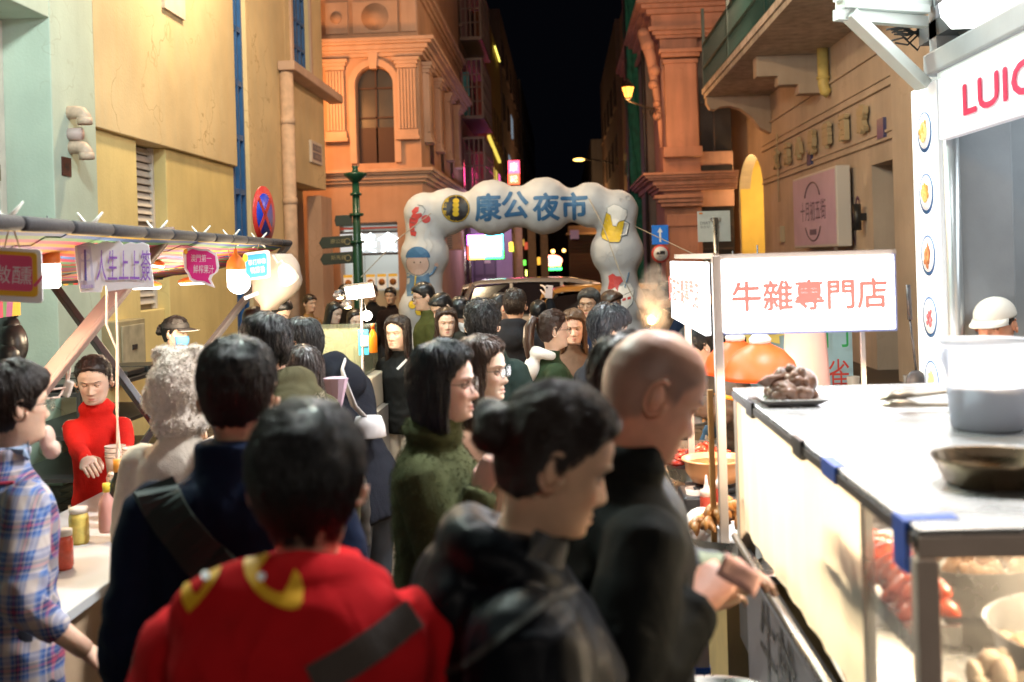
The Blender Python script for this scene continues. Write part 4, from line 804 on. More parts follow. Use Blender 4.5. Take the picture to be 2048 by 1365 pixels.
# ------------------------------------------------------------------ cars across the lane
def car(name, label, x0, y, L, H_, body, roofm, flip=1, win=None):
    t = thing(name, label, 'car', (x0 + L / 2, y, 0)); w = .86
    def S(u): return x0 + L * (u if flip > 0 else 1 - u)
    # lower body
    prof = [(0, .35, .60), (.02, .28, .92), (.10, .24, .98), (.28, .22, .98), (.5, .22, .96), (.70, .22, .94), (.86, .24, .86), (.96, .28, .72), (1.0, .38, .60)]
    q = MB(); rg_ = []
    for u, zl, zh in prof:
        X = S(u); ww = w * (1 - .12 * abs(u - .5) ** 3 * 8); rg_.append([Vector((X, y - ww * .94, zl)), Vector((X, y - ww, (zl + zh) / 2)), Vector((X, y - ww * .98, zh - .08)), Vector((X, y - ww * .90, zh)), Vector((X, y + ww * .90, zh)), Vector((X, y + ww * .98, zh - .08)), Vector((X, y + ww, (zl + zh) / 2)), Vector((X, y + ww * .94, zl))])
    q.rings(rg_); q.build('body', body, t, .02)
    rz = H_
    top = [(.02, .96, .97), (.05, rz - .10, .80), (.12, rz - .02, .74), (.30, rz, .72), (.48, rz - .02, .72), (.60, rz - .12, .74), (.76, .93, .84)]
    q = MB(); rg_ = []
    for u, z, ww in top: X = S(u); rg_.append([Vector((X, y - w * ww, z - .07)), Vector((X, y - w * ww * .93, z)), Vector((X, y + w * ww * .93, z)), Vector((X, y + w * ww, z - .07))])
    q.rings(rg_, True, True, True, cyc=True); q.build('roof', roofm, t, .01)
    gl = mat('car_glass', (.02, .015, .018), .08, spec=.8)
    for a, b, za, zb in ((.06, .24, rz - .16, rz - .09), (.255, .44, rz - .09, rz - .10), (.455, .66, rz - .10, rz - .32)):
        for sy in (-1, 1):
            q = MB(); X0_, X1_ = S(a + .02 if a < .1 else a), S(b); yy0 = y + sy * w * .955; yy1 = y + sy * w * .775
            q.add([(S(a), yy0, .98), (S(b), yy0, .96), (S(b if b < .5 else b - .13), yy1, zb), (S(a + (.04 if a < .1 else 0)), yy1, za)], [(0, 1, 2, 3)]); o = q.build('side_window', gl, t); o.modifiers.new('t', 'SOLIDIFY').thickness = .012
    q = MB(); q.add([(S(.012), y - w * .8, .95), (S(.012), y + w * .8, .95), (S(.05), y + w * .66, rz - .15), (S(.05), y - w * .66, rz - .15)], [(0, 1, 2, 3)]); q.build('rear_window', gl, t).modifiers.new('t', 'SOLIDIFY').thickness = .012
    q = MB(); q.add([(S(.80), y - w * .78, .96), (S(.80), y + w * .78, .96), (S(.615), y + w * .62, rz - .1), (S(.615), y - w * .62, rz - .1)], [(0, 1, 2, 3)]); q.build('windscreen', gl, t).modifiers.new('t', 'SOLIDIFY').thickness = .012
    q = MB()
    for a in (.245, .447): q = MB(); q.bar((S(a), y - w * .96, .96), (S(a), y - w * .76, rz - .09), .05); q.build('pillar', roofm, t); q = MB(); q.bar((S(a), y + w * .96, .96), (S(a), y + w * .76, rz - .09), .05); q.build('pillar', roofm, t)
    q = MB(); q.bar((S(.03), y - w * .95, .96), (S(.09), y - w * .76, rz - .08), .06); q.build('pillar', roofm, t); q = MB(); q.bar((S(.70), y - w * .94, .95), (S(.56), y - w * .76, rz - .1), .05); q.build('pillar', roofm, t)
    for u in (.18, .80):
        for sy in (-1, 1):
            wl = MB(Matrix.Translation((S(u), y + sy * w * .92, .32)) @ Matrix.Rotation(R(90), 4, 'X')); wl.lathe([(.20, -.09), (.31, -.10), (.33, -.06), (.33, .06), (.31, .10), (.20, .09)], 24); tw = wl.build('wheel', mat('tyre', (.02, .02, .02), .8), t)
            wl = MB(Matrix.Translation((S(u), y + sy * w * .92, .32)) @ Matrix.Rotation(R(90), 4, 'X')); wl.lathe([(.001, -.08), (.20, -.095), (.20, .095), (.001, .08)], 18); wl.build('rim', M_steel, tw)
    for sy in (-1, 1):
        q = MB(); q.ball((S(.975), y + sy * .62, .70), (.07, .16, .07), 12, 8); q.build('headlight', mat('headlamp', (.7, .7, .7), .2), t)
        q = MB(); q.ball((S(.012), y + sy * .66, .78), (.04, .12, .10), 12, 8); q.build('tail_light', mat('taillamp', (.4, .02, .02), .2), t)
        q = MB(); q.ball((S(.64), y + sy * (w + .12), 1.0), (.06, .10, .07), 12, 8); q.build('mirror', body, t)
    return t
car('hatchback', 'silver hatchback crossing behind the crowd under the arch, dark side windows', -1.95, 19.6, 4.3, 1.57, mat('paint_silver', (.42, .36, .34), .25, metal=.4, coat=.6), mat('paint_silver', (.42, .36, .34), .25), 1)
car('taxi', 'dark taxi with amber roof in front of the silver hatchback', -.55, 17.3, 4.4, 1.47, mat('paint_black', (.015, .015, .018), .2, coat=.8), mat('paint_amber', (.55, .28, .08), .3, coat=.6), 1)
# ------------------------------------------------------------------ drink stall, left
def V3(*a): return Vector(a)
F0, F1 = P(-260, 425, 2.6), P(580, 487, 8.7)
R0_, R1_ = P(-420, 590, 4.4), P(325, 553, 9.3)
t = thing('drink_stall', 'folding drink stall with a rainbow striped awning and brown slanted steel posts', 'market stall', (-2.3, 5.5, 0))
cols = [(.55, .05, .04), (.62, .26, .03), (.10, .25, .10), (.60, .42, .05), (.55, .05, .14), (.04, .10, .30), (.62, .30, .04), (.30, .08, .25), (.14, .34, .20)]
ms = [mat('stripe_%d' % i, [v * .72 for v in c], .85, bump=.15, bscale=90) for i, c in enumerate(cols)]
q = MB(); n1, n2 = 40, 36; G = []
for j in range(n2 + 1):
    v = j / n2; row = []
    for i in range(n1 + 1):
        u = i / n1; p = F0.lerp(F1, u).lerp(R0_.lerp(R1_, u), v); p = p + V3(0, 0, -.05 * math.sin(math.pi * v) - .02 * math.sin(u * 19 + v * 3) * v * (1 - v) * 2); row.append(p)
    G.append(row)
for j in range(n2):
    q.mi = [0, 3, 5, 2, 4, 6, 7, 1, 0, 5, 4, 8, 0, 2, 4, 7][j % 16]
    for i in range(n1): q.add([G[j][i], G[j][i + 1], G[j + 1][i + 1], G[j + 1][i]], [(0, 1, 2, 3)])
o = q.build('awning', ms, t); o.modifiers.new('t', 'SOLIDIFY').thickness = .004
q = MB(); k_ = 60
for i in range(k_):
    q.mi = rnd.randrange(9); a, b = R0_.lerp(R1_, i / k_), R0_.lerp(R1_, (i + 1) / k_); dz = V3(0, 0, -.19)
    if i < 26: q.quad(a, b, b + dz + V3(.02 * math.sin(i), 0, 0), a + dz + V3(.02 * math.sin(i - 1), 0, 0))
    else: q.quad(a, b, b + dz * .15, a + dz * .15)
o = q.build('valance', ms, t); o.modifiers.new('t', 'SOLIDIFY').thickness = .004
foam = mat('black_foam', (.022, .02, .024), .75, bump=.3, bscale=60); 
q = MB(); k_ = 14
for i in range(k_):
    a, b = F0.lerp(F1, i / k_ + .002), F0.lerp(F1, (i + 1) / k_ - .002); q.tube([a, a.lerp(b, .03), a.lerp(b, .97), b], [.020, .025, .025, .020], 12)
q.build('front_pole', foam, t)
q = MB(); q.tube([R0_, R1_], .018, 8); q.build('rear_pole', M_dsteel, t); q = MB(); q.tube([F1, R1_], .018, 8); q.build('side_pole', M_dsteel, t)
M_brn = mat('post_brown', (.20, .13, .115), .45, metal=.3, noise=.1)
q = MB(); a, b = P(338, 462, 5.7), P(52, 812, 4.4); q.bar(a, b, .075, .05); q.bar(a + V3(.035, -.03, 0), b + V3(.035, -.03, 0), .028, .02); q.build('slanted_post', M_brn, t, .006)
q = MB(); a, b = P(577, 488, 8.65), P(405, 708, 7.9); q.bar(a, b, .055, .04); q.build('slanted_post', mat('post_grey', (.20, .19, .2), .4, metal=.4), t, .006)
q = MB(); a, b = P(100, 560, 5.9), P(312, 850, 5.5); q.bar(a, b, .045, .03); q.bar(b, P(215, 990, 5.4), .045, .03); q.build('brace', mat('brace_dark', (.05, .045, .05), .4, metal=.4), t, .004)
q = MB(); q.bx((-2.25, 3.0, .80), (-1.58, 7.0, .84)); ct = q.build('counter_top', mat('counter_white', (.7, .68, .66), .4), t, .006)
q = MB(); q.bx((-2.2, 3.05, 0.02), (-1.62, 6.95, .798)); q.build('counter_skirt', mat('skirt_beige', (.50, .33, .20), .7, noise=.15, nscale=4), t)
q = MB(); q.bx((-1.60, 4.05, .58), (-1.57, 5.2, .80)); sb = q.build('menu_board', mat('board_black', (.03, .025, .025), .5), t)
text('lettering', '快站', (-1.565, 4.35, .69), (0, 1, 0), (0, 0, 1), mat('chalk_text', (.6, .5, .42), .5), sb, h=.13, off=.01)
Mrd = mat('print_red', (.55, .05, .04), .6)
for k, (y, z) in enumerate(((4.1, .3), (4.5, .42), (4.9, .25))): text('lettering', '飲品'[k % 2], (-1.615, y, z), (0, 1, 0), (0, 0, 1), Mrd, t, h=.2, off=.01)
# clips on the pole
clip = mat('clip_white', (.7, .66, .6), .4)
for px_, d_ in ((22, 3.75), (185, 4.65), (318, 5.6), (405, 6.4), (465, 7.1), (520, 7.8)):
    u = (px_ - (-260)) / 840.; c = P(px_, 435 + 52 * px_ / 580, d_)
    q = MB(); 
    for sx in (-1, 1): q.tube([c + V3(sx * .055, -.02, .055), c + V3(sx * .022, -.03, .012), c + V3(0, -.03, 0), c + V3(-sx * .018, -.03, -.02), c + V3(-sx * .045, -.03, -.05)], [.004, .009, .010, .009, .005], 8)
    tag(q.build('spring_clamp', clip), {22: 'white spring clamp over the pink sign at the near end of the awning pole', 185: 'white spring clamp above the purple lettered board', 318: 'pale spring clamp where the brown post meets the awning pole', 405: 'pale spring clamp above the magenta bubble sign', 465: 'pale spring clamp above the hanging orange lamp', 520: 'pale spring clamp above the blue sign'}[px_], 'clamp', 'spring clamps along the awning pole')
def hang_sign(name, label, outline, px_, py_, d, ang, layers, dep=.008):
    """outline etc. in photo pixels round (px_,py_), standing upright at depth d, turned by ang"""
    c = P(px_, py_, d); s = d / FPX; ux = V3(math.cos(R(ang)), math.sin(R(ang)), 0); k = 1 / max(.35, math.cos(R(ang) + PSI + math.atan((px_ - HX) / FPX) * 0)); t = thing(name, label, 'sign', c)
    uy = V3(0, 0, 1); nr = ux.cross(uy)
    def pr(poly): return [((x - px_) * s * k, -(y - py_) * s) for x, y in poly]
    q = MB(); q.prism(pr(outline[0]), c, ux, uy, -dep if False else dep); q.build('board', outline[1], t, .001)
    lf = dep + .001
    for i, L_ in enumerate(layers):
        lf += .0015
        if L_[0] == 'poly': q = MB(); q.prism(pr(L_[1]), c + nr * lf, ux, uy, .001); q.build(L_[3] if len(L_) > 3 else 'print', L_[2], t)
        else:
            _, body, tx, ty, w, h, m_ = L_[:7]; tilt = R(L_[7]) if len(L_) > 7 else 0
            a = ux * math.cos(tilt) + uy * math.sin(tilt); b_ = -ux * math.sin(tilt) + uy * math.cos(tilt)
            text('lettering', body, c + ux * ((tx - px_) * s * k) - uy * ((ty - py_) * s) + nr * lf, a, b_, m_, t, w=w * s * k if w else None, h=h * s, off=L_[8] if len(L_) > 8 else .012)
    return t
def rrect(x0, y0, x1, y1, r, sk=0):
    o = []
    for cx, cy, a in ((x0 + r, y0 + r, 180), (x1 - r, y0 + r, 270), (x1 - r, y1 - r, 0), (x0 + r, y1 - r, 90)):
        for k in range(5): an = R(a + 22.5 * k); o.append((cx + r * math.cos(an), cy + r * math.sin(an) + sk * (cx - x0)))
    return o[::-1]
Mw = mat('card_white', (.86, .84, .88), .5); Mpk = mat('card_pink', (.72, .10, .22), .5); Myl = mat('card_yellow', (.8, .48, .03), .5); Mmg = mat('card_magenta', (.66, .02, .24), .5); Mcy = mat('card_blue', (.03, .30, .62), .5); Mpu = mat('card_purple', (.30, .14, .58), .5); Mpl = mat('card_lilac', (.6, .58, .72), .5); Mlw = mat('card_letter_white', (.8, .78, .8), .5)
hang_sign('hanging_sign', 'pink sign board with yellow border hanging at the near left edge', (rrect(-70, 488, 82, 596, 9, .09), Mw), 20, 545, 3.55, 8, [('poly', rrect(-66, 495, 74, 584, 8, .09), Myl, 'border'), ('poly', rrect(-60, 503, 65, 574, 7, .09), Mpk, 'pink_field'), ('text', '果微醺', 5, 548, 118, 36, Mlw, -5), ('poly', [(66, 572), (84, 552), (87, 556), (70, 577)], Mpk, 'straw')])
ol = [(155, 478), (176, 475), (180, 482), (196, 488), (214, 482), (230, 486), (240, 482), (248, 490), (262, 486), (272, 489), (285, 487), (296, 492), (299, 530), (303, 560), (304, 578), (250, 579), (215, 583), (214, 572), (206, 572), (203, 584), (164, 583), (160, 560), (156, 520)]
s1 = hang_sign('hanging_sign', 'white board with large purple characters hanging from the awning pole', (ol[::-1], Mw), 229, 530, 4.5, 8, [('poly', [(160, 490), (186, 492), (192, 575), (166, 577)], Mpl, 'pale_print'), ('text', '人生上上簽', 248, 532, 104, 62, Mpu, -2), ('text', '人生上上簽', 177, 571, 24, 6, Mpu, -1, .0),
   ('poly', circ(176, 512, 9, 8, 12)[::-1], Mw, 'cup_print'), ('poly', [(168, 522), (184, 522), (186, 560), (166, 560)], Mw, 'cup_print'), ('poly', [(174, 498), (178, 498), (178, 560), (174, 560)], mat('ink_indigo', (.08, .08, .3), .5), 'straw_print')])
b_ = [(374, 497), (386, 494), (396, 496), (406, 498), (416, 498), (424, 504), (431, 508), (434, 520), (436, 534), (433, 545), (424, 552), (420, 560), (427, 577), (410, 570), (400, 566), (390, 567), (381, 560), (377, 548), (371, 538), (370, 520), (369, 507)]
bi = [(376, 503), (388, 498), (400, 502), (414, 503), (424, 509), (429, 513), (430, 528), (431, 538), (427, 547), (418, 551), (415, 559), (420, 570), (408, 563), (394, 561), (385, 556), (381, 546), (376, 536), (376, 520)]
hang_sign('hanging_sign', 'magenta speech bubble sign with white characters hanging under the awning', (b_[::-1], Mw), 402, 532, 6.2, 14, [('poly', bi[::-1], Mmg, 'magenta_field'), ('text', '澳門第一', 403, 517, 38, 15, Mlw, -3), ('text', '鮮榨果汁', 407, 539, 38, 17, Mlw, -3), ('poly', [(371, 499), (378, 498), (379, 505), (375, 509), (371, 504)], Myl, 'star')])
hang_sign('hanging_sign', 'small blue sign with white characters near the far end of the awning', (rrect(490, 506, 538, 562, 6, -.12), Mw), 514, 534, 7.6, 20, [('poly', rrect(494, 511, 532, 557, 5, -.12), Mcy, 'blue_field'), ('text', '暴打檸檬', 514, 524, 32, 11, Mlw, 6), ('text', '鴨屎香', 515, 540, 26, 13, Mlw, 6), ('poly', circ(493, 516, 5, 8, 10)[::-1], Myl, 'lemon_print')])
# strings of the signs
for a, b in (((22, 442), (8, 500)), ((22, 442), (42, 505)), ((185, 452), (200, 488)), ((290, 462), (262, 488)), ((405, 472), (395, 497)), ((405, 472), (415, 500)), ((520, 482), (512, 508)), ((455, 476), (462, 560))):
    d_ = 3.55 + (a[0] - 22) / 500 * 4.1; q = MB(); q.tube([P(*a, d_), P(*b, d_)], .0022, 5); q.build('sign_string', mat('string_tan', (.45, .30, .18), .8), s1)
# lamps
M_cap = mat('lamp_orange', (.75, .20, .03), .4, sss=0); M_led = mat('led_white', (1, 1, 1), .4, emit=6, ecol=(1, .93, .82, 1))
def bulb(px_, py_, d, r, h, label, tilt=0, e=12, flat=False):
    c = P(px_, py_, d); t = thing('rechargeable_lamp', label, 'lamp', c, 0, 'orange capped lamps under the awning')
    F_ = Matrix.Translation(c) @ Matrix.Rotation(R(tilt), 4, 'Y'); q = MB(F_)
    if flat: q.lathe([(.001, -.012), (r * .9, -.012), (r, 0), (r * .98, .012)], 20)
    else: q.lathe([(.001, -h), (r * .8, -h), (r * .97, -h * .9), (r, -h * .1), (r * .98, 0)], 24)
    q.build('diffuser', M_led, t)
    q = MB(F_); q.lathe([(r * 1.0, .0), (r * 1.04, .012), (r * .95, .05 * h / .12), (r * .55, .085 * h / .12), (.012, .10 * h / .12), (.010, .13 * h / .12), (.001, .135 * h / .12)], 24); q.build('cap', M_cap, t)
    q = MB(F_); q.tube([(0, 0, .12 * h / .12), (0, 0, .20 * h / .12 + .03)], .003, 6); q.build('hook', M_dsteel, t)
    L_ = bpy.data.lights.new('lamp_glow', 'POINT'); L_.energy = e * 1.15; L_.color = (1, .76, .50); L_.shadow_soft_size = r; lo = bpy.data.objects.new('lamp_glow', L_); COL.objects.link(lo); lo.parent = t; lo.location = (0, 0, -h - r * 1.2)
bulb(97, 528, 4.5, .046, .10, 'orange capped lamp glowing between the pink and the purple boards', e=30)
bulb(472, 540, 7.0, .058, .12, 'large orange capped lamp hanging beside the blue sign', e=16)
bulb(385, 566, 7.4, .09, .05, 'shallow orange capped lamp behind the magenta bubble sign', flat=True, e=20)
bulb(293, 575, 6.6, .085, .05, 'shallow orange capped lamp below the purple lettered board', flat=True, e=20)
bulb(312, 530, 6.4, .05, .04, 'white lamp tucked beside the brown slanted post', flat=True, tilt=12, e=3)
c = P(478, 566, 7.2); t = thing('globe_bulb', 'bright bare globe bulb under the large orange lamp', 'lamp', c); q = MB(); q.ball(c, .075, 18, 12); q.build('globe', M_led, t); q = MB(); q.tube([c + V3(0, 0, .07), c + V3(0, 0, .14)], .02, 10); q.build('socket', M_white, t)
# spotlight and white bag it lights
c = P(578, 556, 7.6); t = thing('clip_spotlight', 'white clip-on spotlight shining at the far end of the drink stall', 'lamp', c)
F_ = Matrix.Translation(c) @ Matrix.Rotation(R(25), 4, 'X') @ Matrix.Rotation(R(-20), 4, 'Y'); q = MB(F_); q.lathe([(.062, -.03), (.065, -.02), (.06, .03), (.045, .08), (.03, .10), (.001, .11)], 20); q.build('shade', mat('enamel_white', (.75, .7, .65), .3), t)
q = MB(F_); q.lathe([(.001, -.032), (.058, -.028)], 20); q.build('bulb_face', M_led, t)
q = MB(); q.tube([c + V3(0, 0, .06), c + V3(-.05, 0, .12), c + V3(-.10, .1, .10), P(545, 510, 7.7)], .008, 6); q.build('arm', clip, t)
L_ = bpy.data.lights.new('spot_glow', 'POINT'); L_.energy = 5; L_.color = (1, .8, .6); L_.shadow_soft_size = .05; lo = bpy.data.objects.new('spot_glow', L_); COL.objects.link(lo); lo.parent = t; lo.location = (-.02, -.08, -.10)
q = MB(); rg_ = []
for k in range(14):
    v = k / 13; y = 508 + 112 * v; w = (24 + 26 * math.sin(math.pi * min(1, v * 1.1)) ** .8) * (1 - .55 * max(0, v - .8) * 5 * .6); cx = 556 - 18 * v + 6 * math.sin(v * 3)
    rg_.append([P(cx + w * math.cos(a) * (1 + .05 * math.sin(3 * a + k)), y, 8.0) + V3(0, .13 * math.sin(a), 0) for a in np.linspace(0, 2 * math.pi, 20)[:-1]])
q.rings(rg_); tag(q.build('plastic_bag', mat('bag_white2', (.45, .36, .31), .55, bump=.3, bscale=18)), 'big white plastic bag tied to the far post of the drink stall', 'bag')
c = P(503, 592, 7.5); tag(MB().box(c, (.10, .02, .025), (0, R(-20), 0)).build('clear_clip', mat('clear_plastic', (.5, .55, .7), .1)), 'clear plastic clip on the grey slanted post', 'clip')
# cables and adaptor
q = MB(); q.tube([P(*a) for a in ((210, 500, 4.6), (214, 590, 4.6), (213, 650, 4.7), (234, 700, 4.7), (233, 820, 4.75), (240, 900, 4.7), (226, 965, 4.6))], .005, 6); q.tube([P(*a) for a in ((232, 585, 4.62), (236, 720, 4.6), (235, 860, 4.6), (232, 960, 4.5))], .0045, 6); q.tube([P(*a) for a in ((155, 665, 4.9), (143, 690, 4.9), (140, 740, 4.8), (135, 775, 4.7), (100, 780, 4.6), (60, 775, 4.5))], .005, 6); q.tube([P(*a) for a in ((150, 665, 4.9), (136, 700, 4.9), (132, 770, 4.75), (118, 795, 4.6), (70, 800, 4.5))], .005, 6)
tag(q.build('power_cable', mat('cable_white', (.75, .55, .45), .5)), 'white power cable looping down from the awning past the red sweater', 'cable')
tag(MB().box(P(135, 778, 4.7), (.035, .03, .07), (0, R(20), 0)).build('plug_adaptor', M_white, None, .006), 'white plug adaptor on the cable by the brown post', 'adaptor')
# things on the drink counter
def bottle(px_, py_, d, r, h, body, cap, name, label, capname='cap', grp=None):
    c = P(px_, py_, d); t = thing(name, label, 'bottle', c, 0, grp); z = h
    q = MB(Matrix.Translation(c)); q.lathe([(r * .9, 0), (r, .01), (r, h * .55), (r * .85, h * .66), (r * .38, h * .78), (r * .36, h * .9)], 20); q.build('body', body, t); q = MB(Matrix.Translation(c)); q.lathe([(r * .42, h * .82), (r * .44, h), (.001, h * 1.005)], 16); q.build(capname, cap, t)
bottle(238, 1056, 4.35, .036, .27, mat('glass_dark', (.03, .03, .025), .12), mat('cap_orange', (.75, .30, .03), .4), 'wine_bottle', 'dark bottle with orange capsule on the drink counter')
bottle(215, 1064, 4.3, .032, .19, mat('glass_pink', (.7, .35, .3), .2), mat('cap_yellow', (.8, .6, .05), .4), 'syrup_bottle', 'pale syrup bottle with yellow cap beside the dark bottle')
M_cup = mat('clear_cup', (.8, .6, .5), .25, alpha=.75)
for k, (x, y, d, n) in enumerate(((268, 975, 4.9, 4), (252, 985, 4.85, 3), (243, 1010, 4.55, 2), (232, 960, 5.0, 3))):
    c = P(x, y, d); q = MB(Matrix.Translation(c))
    for i in range(n): q.lathe([(.034, i * .022), (.046, i * .022 + .11)], 16, caps=False); q.lathe([(.047, i * .022 + .105), (.047, i * .022 + .112)], 16, caps=False)
    o = q.build('cup_stack', M_cup); o.modifiers.new('t', 'SOLIDIFY').thickness = .002; tag(o, ['tall stack of clear cups behind the bottles', 'clear cup stack just left of the tallest stack', 'short pair of nested clear cups near the bottles', 'clear cup stack by the red sleeve'][k], 'cups', 'stacks of clear cups on the drink counter')
for k, (x, y, d, r) in enumerate(((265, 1000, 4.7, .07), (275, 1035, 4.5, .06))):
    q = MB(); c = P(x, y, d); rg_ = []
    for i in range(9): v = i / 8; rg_.append([c + V3(r * math.sin(math.pi * (v * .85 + .1)) * math.cos(a) * (1 + .12 * math.sin(4 * a + i)), r * math.sin(math.pi * (v * .85 + .1)) * math.sin(a), (v - .3) * .2) for a in np.linspace(0, 2 * math.pi, 15)[:-1]])
    q.rings(rg_); tag(q.build('plastic_bag', mat('bag_clear', (.75, .5, .42), .3, bump=.4, bscale=30)), ['crumpled clear plastic bag behind the dark bottle', 'small crumpled bag in front of the cup stacks'][k], 'bag')
c = P(95, 880, 3.4); q = MB(); q.ball(c, (.022, .03, .045), 14, 10); q.ball(c + V3(.012, 0, -.03), (.028, .025, .03), 12, 8); tag(q.build('snack_bag', mat('snack_paper', (.75, .48, .38), .6, bump=.5, bscale=30)), 'pinkish paper snack bag held beside the plaid shirt collar', 'bag')
rg = random.Random(31)
for k in range(9):
    y = 3.5 + k * .36; x = -1.72 - .10 * (k % 3); c = V3(x, y, .84); F_ = Matrix.Translation(c); jc = [(.75, .30, .05), (.62, .10, .06), (.75, .60, .15), (.55, .62, .20), (.7, .45, .4)][k % 5]
    t = thing('fruit_jar', ['orange', 'red', 'yellow', 'green', 'pale pink'][k % 5] + ' filled jar on the drink counter, ' + ['nearest', 'second', 'third', 'fourth', 'fifth', 'sixth', 'seventh', 'eighth', 'farthest'][k] + ' along the row', 'jar', c, 0, 'jars along the drink counter')
    q = MB(F_); q.lathe([(.034, 0), (.038, .01), (.038, .10), (.033, .12)], 18); q.build('jar', mat('juice_%d' % (k % 5), jc, .15, noise=.3, nscale=30), t, smooth=True); q = MB(F_); q.lathe([(.036, .12), (.036, .14), (.001, .142)], 18); q.build('lid', mat('lid_white', (.7, .66, .6), .4), t)
# pan rack behind (dark trays behind the fluffy hood)
t = thing('tray_rack', 'low shelf of black trays and boxes behind the drink stall', 'shelf', (-3.9, 9, 0)); q = MB()
for z in (.3, .62, .95): q.bx((-4.4, 8.2, z), (-3.7, 10.3, z + .03))
for x in (-4.4, -3.7):
    for y in (8.2, 10.3): q.bar((x, y, 0), (x, y, 1.0), .03)
q.build('shelf_frame', M_dsteel, t)
for k in range(4): c = V3(-4.0, 8.5 + k * .48, 1.02); q = MB(); q.bx(c + V3(-.25, -.2, -.03), c + V3(.25, .2, .02)); q.build('tray', M_black, t, .01)
# hanging black backpack on the mint wall
c = P(18, 690, 6.5); t = thing('hanging_backpack', 'shiny black backpack hanging at the left edge below the awning', 'backpack', c); q = MB(); q.ball(c, (.11, .09, .15), 18, 12); q.ball(c + V3(.0, -.05, -.06), (.09, .06, .09), 16, 10); q.ball(c + V3(0, 0, .10), (.07, .06, .08), 16, 10); q.build('pouch', mat('nylon_black', (.012, .012, .014), .3, bump=.2, bscale=20), t, smooth=True)
q = MB(); q.tube([c + V3(-.05, 0, .16), c + V3(-.04, 0, .24), c + V3(.04, 0, .24), c + V3(.05, 0, .16)], .012, 8); q.build('handle', M_black, t)

# ------------------------------------------------------------------ second stall: glass box and lamp stand
t = thing('glass_display', 'long pale glass display box on a white counter behind the crowd at centre left', 'display case', (-1.65, 7.6, 0))
a, b = P(545, 655, 7.5), P(726, 655, 7.5); q = MB(); gl = mat('green_glass', (.34, .38, .25), .15, alpha=.45)
x0, x1 = a.x, b.x; q.bx((x0, 7.42, 1.13), (x1, 7.43, 1.455)); q.bx((x1 - .01, 7.43, 1.13), (x1, 8.0, 1.455)); q.bx((x0, 7.43, 1.455), (x1, 8.0, 1.463)); q.build('glass', gl, t)
q = MB(); q.bx((x0, 7.40, .9), (x1 + .06, 8.05, 1.128)); q.build('base', mat('counter_cream', (.62, .55, .42), .5), t, .01)
q = MB(); q.bx((x0 - .02, 7.36, 0), (x1 + .10, 8.05, .898)); q.build('table', mat('table_steel', (.45, .43, .40), .4, metal=.5), t)
q = MB()
for k in range(9): q.bx((x0 + .02 + k * .066, 7.5, 1.14), (x0 + .07 + k * .066, 7.9, 1.30 + .03 * (k % 3)))
q.build('stock', mat('stock_tan', (.4, .36, .2), .6, noise=.3, nscale=12), t)
c = P(722, 600, 7.35); t = thing('lamp_stand', 'steel stand with a bright rectangular light panel, a globe bulb and two small spots', 'lamp', (c.x, c.y, 0))
q = MB(); q.tube([(c.x, c.y, 0), (c.x, c.y, c.z + .02)], .012, 10); q.tube([c + V3(-.02, 0, 0), c + V3(-.09, 0, .02), c + V3(-.12, 0, .04)], .006, 6); q.tube([(c.x + .02, c.y, c.z - .02), (c.x + .04, c.y - .02, c.z - .08), (c.x + .01, c.y, c.z - .14)], .004, 6); q.build('pole', M_steel, t)
pc = P(720, 582, 7.3); F_ = Matrix.Translation(pc) @ Matrix.Rotation(R(-5), 4, 'Y') @ Matrix.Rotation(R(28), 4, 'X'); q = MB(F_); q.box((0, 0, 0), (.20, .03, .105)); q.build('panel_housing', M_dsteel, t, .004); q = MB(F_); q.box((0, -.0165, 0), (.185, .003, .09)); q.build('light_panel', mat('panel_light', (1, 1, 1), .4, emit=22, ecol=(1, .93, .78, 1)), t)
bc = P(734, 632, 7.3); q = MB(); q.ball(bc, .034, 18, 12); q.build('globe', mat('panel_light', (1, 1, 1), .4), t)
for x, y in ((676, 590), (692, 609)):
    c2 = P(x, y, 7.4); q = MB(Matrix.Translation(c2) @ Matrix.Rotation(R(55), 4, 'Y')); q.lathe([(.02, -.03), (.035, .0), (.02, .04)], 14); q.build('spot_head', M_dsteel, t); q = MB(Matrix.Translation(c2 + V3(.015, -.015, -.02))); q.ball((0, 0, 0), (.026, .012, .012), 10, 8); q.build('spot_bulb', mat('warm_bulb', (1, .8, .4), .4, emit=9, ecol=(1, .7, .3, 1)), t)
for p_, e in ((pc + V3(.02, -.15, -.03), 30), (bc + V3(0, -.07, 0), 6)):
    L_ = bpy.data.lights.new('stand_glow', 'POINT'); L_.energy = e; L_.color = (1, .78, .5); L_.shadow_soft_size = .05; lo = bpy.data.objects.new('stand_glow', L_); COL.objects.link(lo); lo.parent = t; lo.location = p_ - t.location
c = P(727, 685, 7.35); t = thing('price_card', 'blue and white price card fixed below the globe bulb', 'sign', c); q = MB(); q.box(c, (.07, .008, .17), (0, 0, R(30))); q.build('card', mat('card_cyan', (.05, .35, .6), .5), t); q = MB(); q.box(c + V3(.006, -.008, .01), (.05, .004, .07), (0, 0, R(30))); q.build('print', Mw, t)
bottle(747, 706, 7.2, .027, .19, mat('orange_liquid', (.85, .22, .01), .2, emit=.15), mat('orange_cap', (.8, .15, .02), .4), 'juice_bottle', 'bright orange squeeze bottle standing beside the lamp stand')

